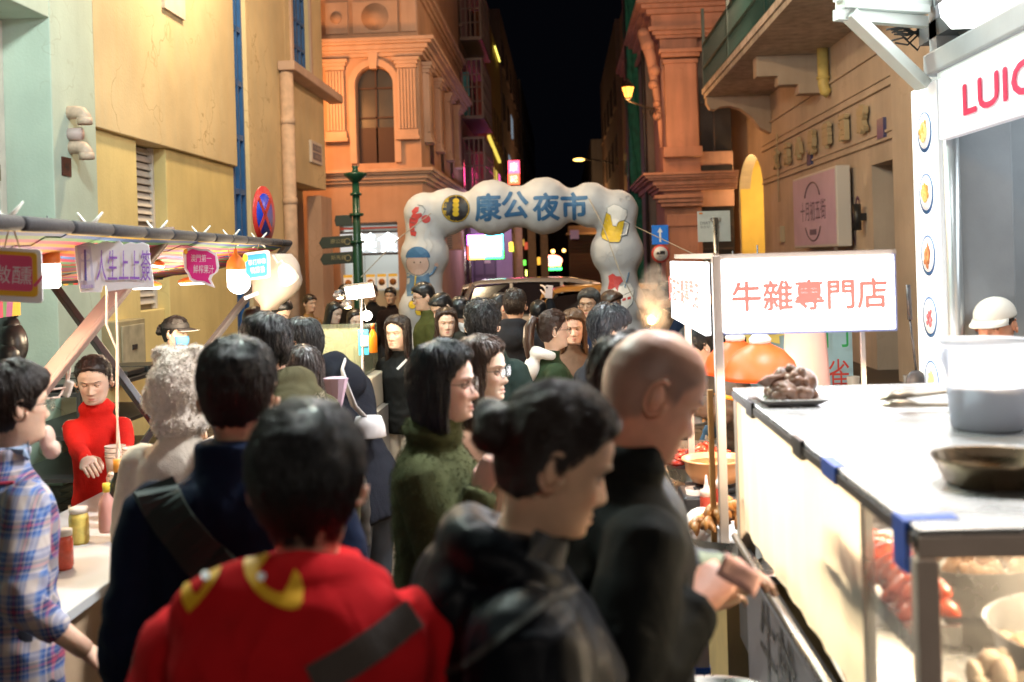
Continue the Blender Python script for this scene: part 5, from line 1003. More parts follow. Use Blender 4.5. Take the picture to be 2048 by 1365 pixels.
# ------------------------------------------------------------------ kiosk on the right (grey, LUIGI sign)
XK = 1.75
M_kg = mat('kiosk_grey', (.30, .32, .34), .5, noise=.08, bump=.05); M_kd = mat('kiosk_dark', (.10, .11, .12), .45, metal=.3)
K = thing('food_kiosk', 'grey steel food kiosk with lit sign band and a column of dish pictures', 'kiosk', (XK, 4.5, 0))
q = MB(); q.bx((XK + .02, 5.08, 0), (XK + .30, 5.46, 2.74)); q.build('corner_column', M_kg, K, .01)
q = MB(); q.tube([(XK + .01, 5.035, 0), (XK + .01, 5.035, 2.62)], .035, 12); q.build('round_post', mat('kiosk_post', (.45, .47, .48), .3, metal=.6), K)
q = MB(); q.bx((XK - .03, 5.09, 1.06), (XK + .015, 5.45, 2.66)); q.build('picture_panel', mat('panel_lit', (.9, .93, .95), .5, emit=.22, ecol=(.9, .96, 1, 1)), K, .004)
for k, (z, c1_, c2_) in enumerate(((2.44, (.55, .32, .05), (.6, .5, .2)), (2.15, (.62, .32, .06), (.7, .45, .15)), (1.86, (.42, .14, .05), (.5, .25, .1)), (1.57, (.45, .12, .14), (.3, .35, .15)), (1.27, (.55, .55, .25), (.6, .6, .4)))):
    F_ = Matrix.Translation((XK - .031, 5.26, z)) @ Matrix.Rotation(R(-90), 4, 'Y')
    q = MB(F_); q.lathe([(.095, 0), (.095, .003)], 32); o = q.build('dish_picture', mat('plate_rim', (.04, .13, .32), .4, emit=.12, ecol=(.05, .2, .5, 1)), K)
    q = MB(F_ @ Matrix.Translation((0.004, -.006, 0))); q.lathe([(.082, .003), (.082, .005)], 32); q.build('plate_print', mat('plate_white', (.85, .85, .85), .4, emit=.35, ecol=(.9, .9, .9, 1)), o)
    q = MB(F_); rg = random.Random(k)
    for i in range(14):
        a, r_ = rg.random() * 6.28, rg.random() * .045; q.ball((r_ * math.cos(a), r_ * math.sin(a), .006 + .001 * i * .2), (.022 if k != 3 else .012, .010 + .01 * rg.random(), .002), 10, 4, rot=Matrix.Rotation(rg.random() * 3, 3, 'Z'))
    q.build('food_print', mat('food_print_%d' % k, c1_, .5, emit=.25, ecol=(*c1_, 1), noise=.5, nscale=60), o)
    if k < 3: q = MB(F_ @ Matrix.Translation((0, 0, .0085))); q.lathe([(.05 - .014 * k * .5, 0), (.045 - .014 * k * .5, .001)], 20); q.build('food_print', mat('food_top_%d' % k, c2_, .5, emit=.3, ecol=(*c2_, 1), noise=.6, nscale=70), o)
# sign band, beam, roof
q = MB(); q.bx((XK - .045, 2.4, 2.375), (XK, 5.02, 2.65)); sg = q.build('sign_band', mat('band_lit', (.75, .75, .78), .5, emit=.3, ecol=(.92, .93, 1, 1)), K, .006)
text('lettering', 'LUIGI', (XK - .05, 4.30, 2.51), (0, -1, 0), (0, 0, 1), mat('letters_crimson', (.45, .01, .06), .5, emit=.1, ecol=(.9, .02, .15, 1)), sg, w=.80, h=.125, bold=.005)
q = MB(); q.bx((XK - .03, 2.4, 2.652), (XK + .06, 5.07, 2.685)); q.build('light_strip_rail', mat('rail_pale', (.6, .66, .66), .35, emit=.25, ecol=(.8, .95, .95, 1)), K)
q = MB(); q.bx((XK - .05, 2.4, 2.688), (XK + .3, 5.2, 2.79)); q.build('roof_beam', M_kg, K, .01)
q = MB(); q.bar((XK + .05, 5.2, 2.79), (XK + .05, 5.22, 4.0), .10); q.build('roof_post', M_kg, K)
q = MB(); pts = [(YY, ZZ) for YY, ZZ in ((5.12, 3.4), (5.11, 3.12), (5.03, 2.93), (4.9, 2.85), (4.72, 2.815), (2.4, 2.815), (2.4, 4.2), (5.12, 4.2))]
q.prism(pts, (XK - .02, 0, 0), (0, 1, 0), (0, 0, 1), .08); rs = q.build('round_roof_sign', mat('roof_sign_lit', (1, 1, 1), .5, emit=1.8, ecol=(.95, .98, 1, 1)), K)
q = MB(); q.prism([(YY + (.07 if YY > 3 else 0) * (1 if YY > 4 else 1), ZZ - (.05 if ZZ < 3.3 else 0)) for YY, ZZ in pts], (XK + .07, 0, 0), (0, 1, 0), (0, 0, 1), .06); q.build('sign_rim', M_kd, K)
text('lettering', 'L', (XK - .03, 5.0, 3.07), (0, -1, 0), (0, 0, 1), Mi_k, rs, h=.16, off=.02, italic=.3)
q = MB()
for a, b in (((1672, -8, 5.0), (1870, 5, 5.15)), ((1672, 30, 5.0), (1850, 45, 5.15)), ): q.bar(P(*a), P(*b), .05, .05)
q.build('bracket', mat('white_channel', (.66, .74, .72), .4, metal=.2), K)
q = MB(); q.bar(P(1680, 10, 5.0), P(1850, 22, 5.12), .085, .04); q.bar(P(1697, 28, 5.0), P(1848, 172, 5.1), .085, .05); q.build('strut', mat('white_channel', (.66, .74, .72), .4, metal=.2), K, .004)
fl_ = thing('floodlight', 'LED floodlight on the kiosk bracket just above the top of the picture', 'lamp', (1.05, 3.9, 4.3)); q = MB(Matrix.Translation((1.05, 3.9, 4.3)) @ Matrix.Rotation(R(28), 4, 'Y')); q.box((0, 0, .03), (.30, .36, .05)); q.build('housing', M_dsteel, fl_); q = MB(Matrix.Translation((1.05, 3.9, 4.3)) @ Matrix.Rotation(R(28), 4, 'Y')); q.box((0, 0, 0), (.27, .33, .006)); q.build('led_face', mat('flood_face', (1, 1, 1), .5, emit=6, ecol=(.93, .97, 1, 1)), fl_)  # lamp added out of view, whitens counter top and crowd from the right
L_ = bpy.data.lights.new('floodlight', 'AREA'); L_.size = .35; L_.spread = R(120); L_.energy = 105; L_.color = (.93, .97, 1); lo = bpy.data.objects.new('floodlight_beam', L_); COL.objects.link(lo); lo.parent = fl_; lo.location = (-.01, 0, -.03); lo.rotation_euler = (R(-12), R(28), 0)
q = MB(); rg = random.Random(5)
for k in range(9): a = P(1770 + rg.random() * 20, 60 + rg.random() * 30, 5.3); q.tube([a, a + V3(.06, 0, .02 * rg.gauss(0, 1)), a + V3(.13, .02, .02 * rg.gauss(0, 1)), P(1845, 65 + rg.random() * 22, 5.35)], .005, 5)
tag(q.build('cable_bundle', M_black), 'tangle of dark cables tied beside the kiosk strut', 'cables')
q = MB(); q.bx((XK + .30, 5.42, 0), (4.6, 5.48, 2.9)); q.build('end_wall', M_kg, K)
q = MB(); q.bar((XK + .59, 5.40, 0), (XK + .59, 5.40, 2.9), .045); q.bx((XK + .62, 5.36, 0), (XK + .64, 5.42, 2.9)); q.build('door_frame', M_kd, K)
q = MB(); q.bx((XK + .66, 5.35, 0), (4.4, 5.40, 2.9)); q.build('inner_panel', mat('kiosk_green_grey', (.22, .30, .29), .5), K)
q = MB(); q.bx((XK, 2.2, 2.87), (4.5, 5.4, 2.95)); q.build('roof', M_kd, K)
# notices on the kiosk wall
c = onY(1955, 487, 5.40); q = MB(); rg = random.Random(2); pl = [(-.045, -.06), (.055, -.065), (.05, -.02), (.06, .0), (.02, .015), (.015, .05), (-.01, .045), (-.02, .075), (-.05, .08)]
t = thing('torn_notice', 'torn white paper notice reading MOP 1500 on the grey kiosk wall', 'notice', c); q.prism(pl, c, (1, 0, 0), (0, 0, 1), .002); q.build('paper', mat('notice_paper', (.62, .66, .68), .6), t)
text('lettering', 'MOP 1500', c + V3(.005, -.004, -.045), (1, 0, 0), (0, 0, 1), Mi_k, t, w=.075, h=.012); text('lettering', '禁止停泊單車', c + V3(.005, -.004, -.022), (1, 0, 0), (0, 0, 1), Mi_k, t, w=.07, h=.009)
c = onY(1952, 646, 5.40); t = thing('warning_sticker', 'white sticker with a purple triangle in a circle on the kiosk wall', 'sticker', c); q = MB(); q.box(c, (.055, .003, .13)); q.build('sheet', mat('sticker_white', (.7, .72, .78), .5), t)
q = MB(Matrix.Translation(c + V3(0, -.003, -.02)) @ Matrix.Rotation(R(90), 4, 'X')); q.lathe([(.019, 0), (.023, .001), (.026, 0)], 20, caps=False); q.build('ring', mat('ink_indigo', (.08, .08, .3), .5), t); q = MB(); q.prism([(-.012, -.028), (.012, -.028), (0, -.008)], c + V3(0, -.003, 0), (1, 0, 0), (0, 0, 1), .001); q.build('triangle', mat('ink_indigo', (.08, .08, .3), .5), t); q = MB(); q.bx(c + V3(-.02, -.005, .03), c + V3(.02, -.002, .045)); q.build('blue_bar', Mcy, t)
L_ = bpy.data.lights.new('kiosk_ceiling_light', 'AREA'); L_.shape = 'RECTANGLE'; L_.size = .5; L_.size_y = 1.8; L_.energy = 12; L_.color = (.86, .95, 1); lo = bpy.data.objects.new('kiosk_ceiling_light', L_); COL.objects.link(lo); lo.parent = K; lo.location = Vector((2.6, 4.2, 2.8)) - K.location
q = MB(); q.bx((2.35, 3.3, 2.83), (2.85, 5.1, 2.86)); q.build('ceiling_lamp', mat('ceil_lamp', (1, 1, 1), .5, emit=3, ecol=(.9, .97, 1, 1)), K)

# ------------------------------------------------------------------ steaming food case, near right
CX0, CX1, CY0, CY1, CZ1, CZ0 = .555, 2.3, 1.79, 3.70, 1.45, 1.0
FC = thing('food_display_case', 'bright steel and glass hot food case filling the lower right corner', 'display case', (CX0, CY0, 0))
M_cf = mat('case_frame', (.62, .50, .42), .45, metal=.05, noise=.12)
M_top = mat('brushed_top', (.70, .71, .72), .26, metal=.7, noise=.08, nscale=7, bump=.04, bscale=14)
q = MB(); q.bx((CX0, CY0, CZ1 - .012), (CX1, CY1, CZ1)); q.build('top_plate', M_top, FC, .003)
q = MB(); q.bx((CX0 - .004, CY0 + .005, CZ1 - .034), (CX0 + .02, CY1, CZ1 - .0125)); q.build('edge_trim', mat('trim_black', (.04, .035, .035), .5), FC)
q = MB(); q.bx((CX0, CY0 - .002, CZ1 - .05), (CX1, CY0 + .03, CZ1 - .013)); q.build('front_rail', M_cf, FC, .003)
q = MB(); q.bx((CX0 - .003, CY0 + .0, CZ0 - .06), (CX0 + .034, CY0 + .034, CZ1 - .052)); q.build('corner_post', M_cf, FC, .003)
q = MB(); q.bx((CX0, CY1 - .06, CZ0 - .2), (CX0 + .05, CY1, CZ1 - .036)); q.build('corner_post', M_cf, FC, .003)
q = MB(); q.bx((CX0 + .002, 2.12, CZ0), (CX0 + .02, 2.145, CZ1 - .036)); q.build('mullion', M_steel, FC)
# translucent plastic sheet on the customer side
Mt_ = bpy.data.materials.new('lit_sheet'); Mt_.use_nodes = True; nt_ = Mt_.node_tree; pb = nt_.nodes['Principled BSDF']; pb.inputs['Base Color'].default_value = (.85, .82, .74, 1); pb.inputs['Roughness'].default_value = .35
tr_ = nt_.nodes.new('ShaderNodeBsdfTranslucent'); tr_.inputs[0].default_value = (.95, .88, .74, 1); mxs = nt_.nodes.new('ShaderNodeMixShader'); mxs.inputs[0].default_value = .62
nt_.links.new(pb.outputs[0], mxs.inputs[1]); nt_.links.new(tr_.outputs[0], mxs.inputs[2]); nt_.links.new(mxs.outputs[0], nt_.nodes['Material Output'].inputs[0])
q = MB(); ys_ = np.linspace(2.147, CY1 - .10, 26); 
for i in range(25):
    w0, w1 = .004 * math.sin(i * 1.9), .004 * math.sin((i + 1) * 1.9)
    q.add([(CX0 + .012 + w0, ys_[i], CZ0), (CX0 + .012 + w1, ys_[i + 1], CZ0), (CX0 + .012 + w1, ys_[i + 1], CZ1 - .036), (CX0 + .012 + w0, ys_[i], CZ1 - .036)], [(0, 1, 2, 3)], True)
q.build('plastic_sheet', Mt_, FC, smooth=True)
cg = mat('clear_glass', (1, 1, 1), .03, alpha=.12, spec=.8)
q = MB(); q.bx((CX0 + .036, CY0 + .012, CZ0 - .05), (CX1, CY0 + .017, CZ1 - .052)); q.build('front_glass', cg, FC)
q = MB(); q.bx((CX0 + .006, CY0 + .036, CZ0), (CX0 + .010, 2.118, CZ1 - .036)); q.build('side_glass', cg, FC)
q = MB(); q.bx((CX0 + .03, CY0 + .03, CZ0 - .02), (CX1, CY1 - .02, CZ0 - .008)); q.build('deck', M_steel, FC)
q = MB(); q.bx((CX0, CY0, .62), (CX0 + .03, CY1, CZ0 - .07)); q.bx((CX0, CY0, .05), (CX1, CY0 + .03, CZ0 - .07)); q.build('body_panel', mat('case_dark', (.05, .045, .05), .4), FC)
q = MB(); q.bx((CX0 - .006, 1.9, .20), (CX0 - .001, 3.5, CZ0 - .09)); bn = q.build('banner', mat('banner_grey', (.16, .14, .16), .5, noise=.2), FC)
text('lettering', '牛雜', (CX0 - .010, 3.0, .78), (0, -1, 0), (0, 0, 1), Mi_k, bn, w=.5, h=.26, off=.01); text('lettering', '招牌', (CX0 - .010, 2.75, .45), (0, -1, 0), (0, 0, 1), Mrd, bn, w=.6, h=.26, off=.01)
q = MB(); q.tube([(CX0 - .008, CY0, CZ0 - .045), (CX0 - .008, CY1, CZ0 - .045)], .012, 8); q.build('rub_rail', M_steel, FC)
bt = mat('tape_blue', (.01, .08, .42), .45)
q = MB(); q.bx((CX0 - .008, CY0 + .04, CZ1 - .085), (CX0 + .002, CY0 + .11, CZ1 + .0015)); q.bx((CX0 - .004, CY0 + .05, CZ1), (CX0 + .085, CY0 + .09, CZ1 + .002)); q.build('blue_tape', bt, FC); q = MB(); q.bx((CX0 - .007, 2.3, CZ1 - .036), (CX0 + .02, 2.42, CZ1 + .0015)); q.build('blue_tape', bt, FC)
for y_ in (3.3, 2.62): q = MB(); q.bx((CX0 - .008, y_, CZ1 - .045), (CX0 + .004, y_ + .1, CZ1 + .0012)); q.build('black_tape', M_black, FC)
# light tube under the top
for y in (2.25, 3.1):
    q = MB(); q.tube([(CX0 + .12, y, CZ1 - .03), (CX1 - .3, y, CZ1 - .03)], .010, 10); q.build('light_tube', mat('tube_warm', (1, .9, .7), .5, emit=34, ecol=(1, .86, .64, 1)), FC)
for x, y in ((.95, 2.05), (1.3, 2.05), (1.5, 2.35), (.9, 3.1), (1.5, 3.1)):
    L_ = bpy.data.lights.new('case_light', 'POINT'); L_.energy = 23; L_.color = (1, .78, .50); L_.shadow_soft_size = .06; lo = bpy.data.objects.new('case_light', L_); COL.objects.link(lo); lo.parent = FC; lo.location = Vector((x, y, CZ1 - .08)) - FC.location
def heap(c, rx, ry, h, n, gen, seed=1):
    """pile generator: calls gen(mb, position, rotation, k)"""
    rg = random.Random(seed); q = MB()
    for k in range(n):
        a = rg.random() * 6.28; r_ = math.sqrt(rg.random()); z = h * (1 - r_ ** 1.6) * rg.uniform(.6, 1); gen(q, Vector(c) + V3(rx * r_ * math.cos(a), ry * r_ * math.sin(a), z), rg, k)
    return q
def sausage(q, p, rg, k, L_=.10, r=.016, dirx=None):
    a = rg.uniform(-.4, .4) if dirx is None else dirx + rg.uniform(-.12, .12); d = V3(math.cos(a), math.sin(a), 0); pts = [p + d * L_ * (u - .5) + V3(0, 0, .018 * math.sin(math.pi * u)) for u in np.linspace(0, 1, 9)]
    q.tube(pts, [r * .35, r * .85, r, r * 1.08, r, r * 1.05, r, r * .85, r * .35], 10)
M_sau = mat('sausage_red', (.58, .07, .02), .25, noise=.3, nscale=40, coat=.5)
t = thing('sausage_tray', 'steel tray heaped with glossy red sausages inside the case near its left glass', 'food tray', (.75, 2.0, 1.2))
q = MB(); q.bx((CX0 + .03, 1.96, 1.20), (.68, 2.5, 1.21)); q.bx((CX0 + .03, 1.96, 1.21), (.68, 1.968, 1.235)); q.bx((CX0 + .026, 1.88, 1.2), (CX0 + .03, 2.3, 1.235)); q.build('tray', M_steel, t)
rg = random.Random(8)
for k in range(26):
    q = MB(); sausage(q, V3(CX0 + .065 + .01 * (k % 3) + rg.random() * .01, 1.99 + .05 * (k // 3) + rg.random() * .01, 1.235 + .03 * (k % 2) + .012 * rg.random()), rg, k, .085, .016, .15); q.build('sausage', M_sau, t, smooth=True)
def pot(name, label, c, r, h, m, wall=.006, flare=1.05):
    t = thing(name, label, 'pot', c); q = MB(Matrix.Translation(c)); q.lathe([(r * .85, 0), (r * .95, .01), (r * flare, h), (r * flare + .012, h + .004), (r * flare - .004, h - .002), (r * .9, .014), (.001, .012)], 36); q.build('bowl', m, t); return t
pot('stock_pot', 'steaming steel stock pot nearest the front glass', (1.02, 2.12, 1.05), .21, .12, M_steel)
pot('stock_pot', 'second stock pot behind at the right inside the case', (1.55, 2.3, 1.05), .22, .13, M_steel)
pot('stock_pot', 'far stock pot behind the plastic sheet', (1.0, 2.9, .995), .22, .12, M_steel)
M_bro = mat('offal_brown', (.42, .24, .13), .35, noise=.4, nscale=30, bump=.5, bscale=50); M_tripe = mat('tripe_pale', (.66, .55, .42), .4, noise=.3, nscale=24, bump=.6, bscale=60)
def chunk(q, p, rg, k): q.ball(p, (rg.uniform(.02, .045), rg.uniform(.015, .03), rg.uniform(.01, .02)), 10, 7, rot=Euler((rg.random() * 3, rg.random() * 3, rg.random() * 3)).to_matrix())
for k, (c, m_, lb) in enumerate((((1.02, 2.12, 1.13), M_bro, 'brown offal pieces heaped in the pot nearest the front glass'), ((1.55, 2.3, 1.14), M_tripe, 'pale tripe heaped in the right pot'), ((1.0, 2.9, 1.07), M_bro, 'stewed pieces in the far pot of the case'))):
    tag(heap(c, .19, .19, .07, 75, chunk, k).build('stewed_offal', m_), lb, 'food', kind=None)
q = heap((.76, 2.02, 1.0), .16, .13, .15, 46, chunk, 9); tag(q.build('pale_offal_pile', M_tripe), 'pile of pale cooked offal under the sausage tray', 'food')
t = thing('perforated_ramp', 'sloping perforated steel tray behind the left glass of the case', 'tray', (CX0 + .1, 2.0, 1.0)); q = MB(); q.add([(CX0 + .02, 1.85, .93), (CX0 + .14, 1.85, .93), (CX0 + .14, 2.5, .985), (CX0 + .02, 2.5, .985)], [(0, 1, 2, 3)]); q.build('plate', M_steel, t).modifiers.new('t', 'SOLIDIFY').thickness = .003
# on top of the case
t = thing('serving_tray', 'white rectangular plate under the dark braised meat on the far end of the case', 'plate', P(1578, 800, 3.28)); c = P(1575, 797, 3.3)
c.z = CZ1; q = MB(); q.rings([[Vector((c.x + sx * a, c.y + sy * b, c.z + z)) for sx, sy in ((-1, -1), (1, -1), (1, 1), (-1, 1))] for a, b, z in ((.06, .10, .0025), (.075, .115, .004), (.10, .15, .022), (.096, .146, .023), (.072, .112, .008), (.03, .03, .008))], smooth=False); q.build('plate', mat('melamine_white', (.66, .64, .64), .3), t, .003)
def braise(q, p, rg, k): q.ball(p, (rg.uniform(.018, .045), rg.uniform(.014, .03), rg.uniform(.014, .028)), 12, 8, rot=Euler((rg.random() * 3, rg.random() * 3, rg.random() * 3)).to_matrix())
q = heap(c + V3(.01, 0, .02), .06, .08, .075, 46, braise, 4); q.ball(c + V3(.045, 0, .055), (.045, .05, .042), 20, 14)
for k in range(7): a = c + V3(-.04 + .004 * k, -.02, .04 + .006 * k); q.tube([a, a + V3(-.03, -.02, .035 - .006 * k), a + V3(-.055, -.02, .02 - .008 * k)], [.011, .009, .003], 8)
tag(q.build('braised_meat', mat('braised', (.17, .09, .06), .3, noise=.5, nscale=30, bump=.4, bscale=60, coat=.3)), 'dark braised meat heap on the white plate at the far end of the case', 'food')
q = heap(c + V3(-.05, -.02, .012), .04, .06, .015, 24, lambda q, p, rg, k: q.box(p, (.012, .003, .002), (rg.random(), rg.random(), rg.random() * 3)), 5); tag(q.build('chopped_greens', mat('greens', (.06, .12, .03), .6)), 'chopped greens scattered beside the braised meat', 'food', kind='stuff')
c = P(1975, 850, 2.70); c.z = CZ1; t = thing('plastic_pitcher', 'translucent white plastic jug half full of water on the steel top', 'jug', c)
pm_ = bpy.data.materials.new('jug_plastic'); pm_.use_nodes = True; nt_ = pm_.node_tree; pb = nt_.nodes['Principled BSDF']; pb.inputs['Base Color'].default_value = (.92, .93, .96, 1); pb.inputs['Roughness'].default_value = .3; tr_ = nt_.nodes.new('ShaderNodeBsdfTranslucent'); tr_.inputs[0].default_value = (.85, .88, .95, 1); mxs = nt_.nodes.new('ShaderNodeMixShader'); mxs.inputs[0].default_value = .85; nt_.links.new(pb.outputs[0], mxs.inputs[1]); nt_.links.new(tr_.outputs[0], mxs.inputs[2]); nt_.links.new(mxs.outputs[0], nt_.nodes['Material Output'].inputs[0])
q = MB(Matrix.Translation(c)); q.lathe([(.078, .0), (.084, .006), (.100, .205), (.107, .212), (.107, .22), (.103, .22)], 36, caps=False); q.lathe([(.001, .003), (.08, .003)], 36); 
q.add([V3(-.098, -.03, .20), V3(-.135, 0, .222), V3(-.098, .03, .20), V3(-.09, 0, .13)], [(0, 1, 3), (1, 2, 3)]); q.build('body', pm_, t, smooth=True)
q = MB(Matrix.Translation(c)); q.lathe([(.076, .006), (.0905, .11), (.001, .1105)], 30); q.build('water', mat('water_blue', (.92, .95, 1), .1), t)
c = P(1990, 938, 2.08); c.z = CZ1; t = thing('frying_pan', 'round black frying pan on the steel top in front of the jug', 'pan', c); q = MB(Matrix.Translation(c)); q.lathe([(.085, .001), (.092, .004), (.112, .050), (.116, .052), (.113, .047), (.090, .008), (.001, .006)], 48); q.build('pan', mat('pan_black', (.20, .14, .085), .24, metal=.85, noise=.2), t, smooth=True)
c = P(1835, 825, 3.0); c.z = CZ1 + .02; t = thing('steel_tongs', 'steel tongs lying on the steel top behind the jug', 'tongs', c); q = MB()
for dz in (0, .035): q.rings([[c + V3(u, .012 * math.cos(a) * w + (.01 if dz else -.01), dz * (1 - abs(u - .1) * 3) + .006 * math.sin(a) * w + .012 * math.exp(-((u + .05) / .03) ** 2)) for a in np.linspace(0, 2 * math.pi, 9)[:-1]] for u, w in ((-.10, .5), (-.07, 2.2), (-.03, 2.0), (0, 1), (.08, .9), (.18, .9))])
q.build('arms', mat('tongs_steel', (.35, .30, .24), .3, metal=.9), t, smooth=True)

c = V3(1.15, 2.75, 2.75); t = thing('hanging_bulb', 'warm bare bulb hanging over the steel top just above the picture', 'lamp', c); q = MB(); q.ball(c, .035, 14, 10); q.build('globe', M_led, t); q = MB(); q.tube([c + V3(0, 0, .03), c + V3(0, 0, .6)], .006, 6); q.build('cord', M_black, t)  # bulb added above the view to warm the faces at the case
L_ = bpy.data.lights.new('bulb_glow', 'POINT'); L_.energy = 30; L_.color = (1, .66, .38); L_.shadow_soft_size = .05; lo = bpy.data.objects.new('bulb_glow', L_); COL.objects.link(lo); lo.parent = t; lo.location = (0, 0, -.06)
# ------------------------------------------------------------------ second food stall with lit signs
T2 = thing('offal_stall', 'low steel food counter with a square post carrying two lit white signs', 'market stall', (.52, 3.9, 0))
q = MB(); q.bx((.50, 3.80, .76), (1.75, 6.6, .79)); q.build('table_top', M_steel, T2, .004); q = MB(); q.bx((.53, 3.83, .05), (1.7, 6.5, .755)); q.build('cabinet', mat('cabinet_ochre', (.42, .30, .13), .6, noise=.15), T2)
q = MB(); a = P(1432, 512, 3.98); b = V3(a.x + .0, a.y, .79); q.bar(b, (a.x - .0, a.y, a.z), .032, .032); q.build('sign_post', mat('post_pale', (.55, .47, .42), .4, metal=.5), T2, .003)
ax = a.x; ay = a.y
q = MB(); q.bar((ax, ay, 1.885), (ax + .64, ay, 1.885), .02); q.bar((ax, ay, 1.89), (ax - .01, ay + 1.3, 1.89), .02); q.bar((ax + .52, ay + .02, 1.6), (ax + .52, ay + .02, .79), .014); q.bar((ax + .03, ay + 1.25, 1.6), (ax + .03, ay + 1.25, .79), .03); q.build('frame', mat('post_pale', (.55, .47, .42), .4), T2)
M_box = mat('lightbox_white', (1, 1, 1), .5, emit=3.4, ecol=(.97, .97, 1, 1)); M_bt = mat('lightbox_red', (.75, .16, .12), .5, emit=.30, ecol=(1, .45, .40, 1))
q = MB(); q.bx((ax + .022, ay - .03, 1.612), (ax + .625, ay + .03, 1.876)); sg = q.build('front_lightbox', M_box, T2, .004)
q = MB(); q.bx((ax + .016, ay - .026, 1.604), (ax + .631, ay + .034, 1.612)); q.bx((ax + .625, ay - .026, 1.612), (ax + .632, ay + .034, 1.88)); q.build('lightbox_edge', mat('edge_blue', (.25, .28, .5), .4), T2)
text('lettering', '牛雜專門店', (ax + .322, ay - .033, 1.742), (1, 0, 0), (0, 0, 1), M_bt, sg, w=.545, h=.106, bold=.0034)
q = MB(); q.bx((ax - .045, ay + .03, 1.60), (ax - .022, ay + 1.25, 1.868)); sg = q.build('side_lightbox', M_box, T2, .004); text('lettering', '阿志牛雜專門店', (ax - .053, ay + .66, 1.745), (0, -1, 0), (0, 0, 1), mat('lightbox_red2', (.8, .15, .12), .5, emit=.9, ecol=(.95, .22, .2, 1)), sg, w=1.12, h=.11, bold=.003)
for p_, e in ((V3(ax + .32, ay - .35, 1.42), 3), (V3(ax - .4, ay + .6, 1.5), 5)):
    L_ = bpy.data.lights.new('sign_glow', 'POINT'); L_.energy = e * 2.4; L_.color = (.92, .95, 1); L_.shadow_soft_size = .2; lo = bpy.data.objects.new('sign_glow', L_); COL.objects.link(lo); lo.parent = T2; lo.location = p_ - T2.location
q = MB(); q.bar((ax - .03, ay + .05, .79), (ax - .03, ay + .05, 1.40), .020); q.build('wooden_prop', mat('wood_prop', (.5, .28, .10), .6), T2)
# orange heat lamps
M_shade = mat('shade_orange', (.85, .085, .010), .4, emit=.22, ecol=(1, .13, .02, 1))
for k, (x, y, d, r, lb) in enumerate(((1472, 735, 5.2, .155, 'orange dome heat lamp farther back beside the stall post'), (1522, 745, 4.75, .165, 'orange dome heat lamp nearer the white plate'))):
    c = P(x, y, d); t = thing('heat_lamp', lb, 'lamp', c, 0, 'orange dome heat lamps'); q = MB(Matrix.Translation(c)); q.lathe([(r, -.03), (r * .99, -.01), (r * .85, .05), (r * .6, .095), (r * .3, .12), (.035, .13)], 36, caps=False); o = q.build('shade', M_shade, t, smooth=True); o.modifiers.new('t', 'SOLIDIFY').thickness = .003
    q = MB(Matrix.Translation(c)); q.lathe([(.045, .125), (.048, .145), (.03, .165), (.012, .175)], 20); q.build('collar', clip, t); q = MB(Matrix.Translation(c)); q.ball((0, 0, .03), .04, 14, 10); q.build('bulb', mat('bulb_hot', (1, .8, .5), .5, emit=14, ecol=(1, .70, .36, 1)), t)
    q = MB(); q.tube([c + V3(0, 0, .17), c + V3(0, 0, .55)], .004, 6); q.build('cord', M_black, t)
    L_ = bpy.data.lights.new('heat_glow', 'POINT'); L_.energy = 13; L_.color = (1, .68, .38); L_.shadow_soft_size = .05; lo = bpy.data.objects.new('heat_glow', L_); COL.objects.link(lo); lo.parent = t; lo.location = (0, 0, -.12)
# pots and food
c = P(1430, 948, 4.75); c.z = .79
t = thing('gas_burner', 'black portable gas burner under the orange pot', 'stove', c); q = MB(); q.box(c + V3(0, 0, .045), (.30, .26, .08)); q.build('body', M_black, t, .01); q = MB(Matrix.Translation(c + V3(0, 0, .085))); q.lathe([(.09, 0), (.10, .02), (.085, .025)], 20)
for a in np.linspace(0, 2 * math.pi, 5)[:-1]: q.bar((.05 * math.cos(a), .05 * math.sin(a), .03), (.13 * math.cos(a), .13 * math.sin(a), .035), .012)
q.build('trivet', M_dsteel, t); q = MB(); q.box(c + V3(.04, -.132, .045), (.05, .004, .035)); q.build('label', mat('label_orange', (.8, .3, .03), .5), t)
t = thing('enamel_pot', 'wide shallow orange cream pot on the gas burner', 'pot', c + V3(0, 0, .12)); q = MB(Matrix.Translation(c + V3(0, 0, .12))); q.lathe([(.07, 0), (.10, .01), (.125, .05), (.130, .095), (.142, .10), (.142, .108), (.125, .105), (.118, .05), (.001, .04)], 40); q.build('bowl', mat('enamel_orange', (.75, .36, .16), .3), t, smooth=True)
q = MB(Matrix.Translation(c + V3(0, 0, .12))); q.lathe([(.122, .085), (.001, .088)], 30); q.build('soup', mat('soup_red', (.6, .16, .04), .15, noise=.3, nscale=20), t)
M_cray = mat('crayfish_red', (.62, .06, .03), .25, noise=.3, nscale=30, coat=.4)
def cray(q, p, rg, k):
    a = rg.random() * 6.28; d = V3(math.cos(a), math.sin(a), rg.uniform(-.3, .4)); q.tube([p - d * .04, p - d * .02, p, p + d * .02, p + d * .045], [.006, .012, .016, .014, .008], 8)
    for s_ in (-1, 1): e = V3(-d.y, d.x, 0) * s_; q.tube([p + d * .03, p + d * .05 + e * .02, p + d * .08 + e * .012], [.004, .007, .003], 6)
c2 = P(1405, 905, 5.3); c2.z = .82; pot('crayfish_bowl', 'steel basin under the heaped red crayfish', c2, .17, .07, M_steel)
tag(heap(c2 + V3(0, 0, .06), .16, .14, .11, 60, cray, 3).build('crayfish', M_cray), 'heap of bright red crayfish in the far basin', 'food', kind='stuff')
M_ckn = mat('chicken_tan', (.60, .32, .12), .3, noise=.3, nscale=26, coat=.3, bump=.3)
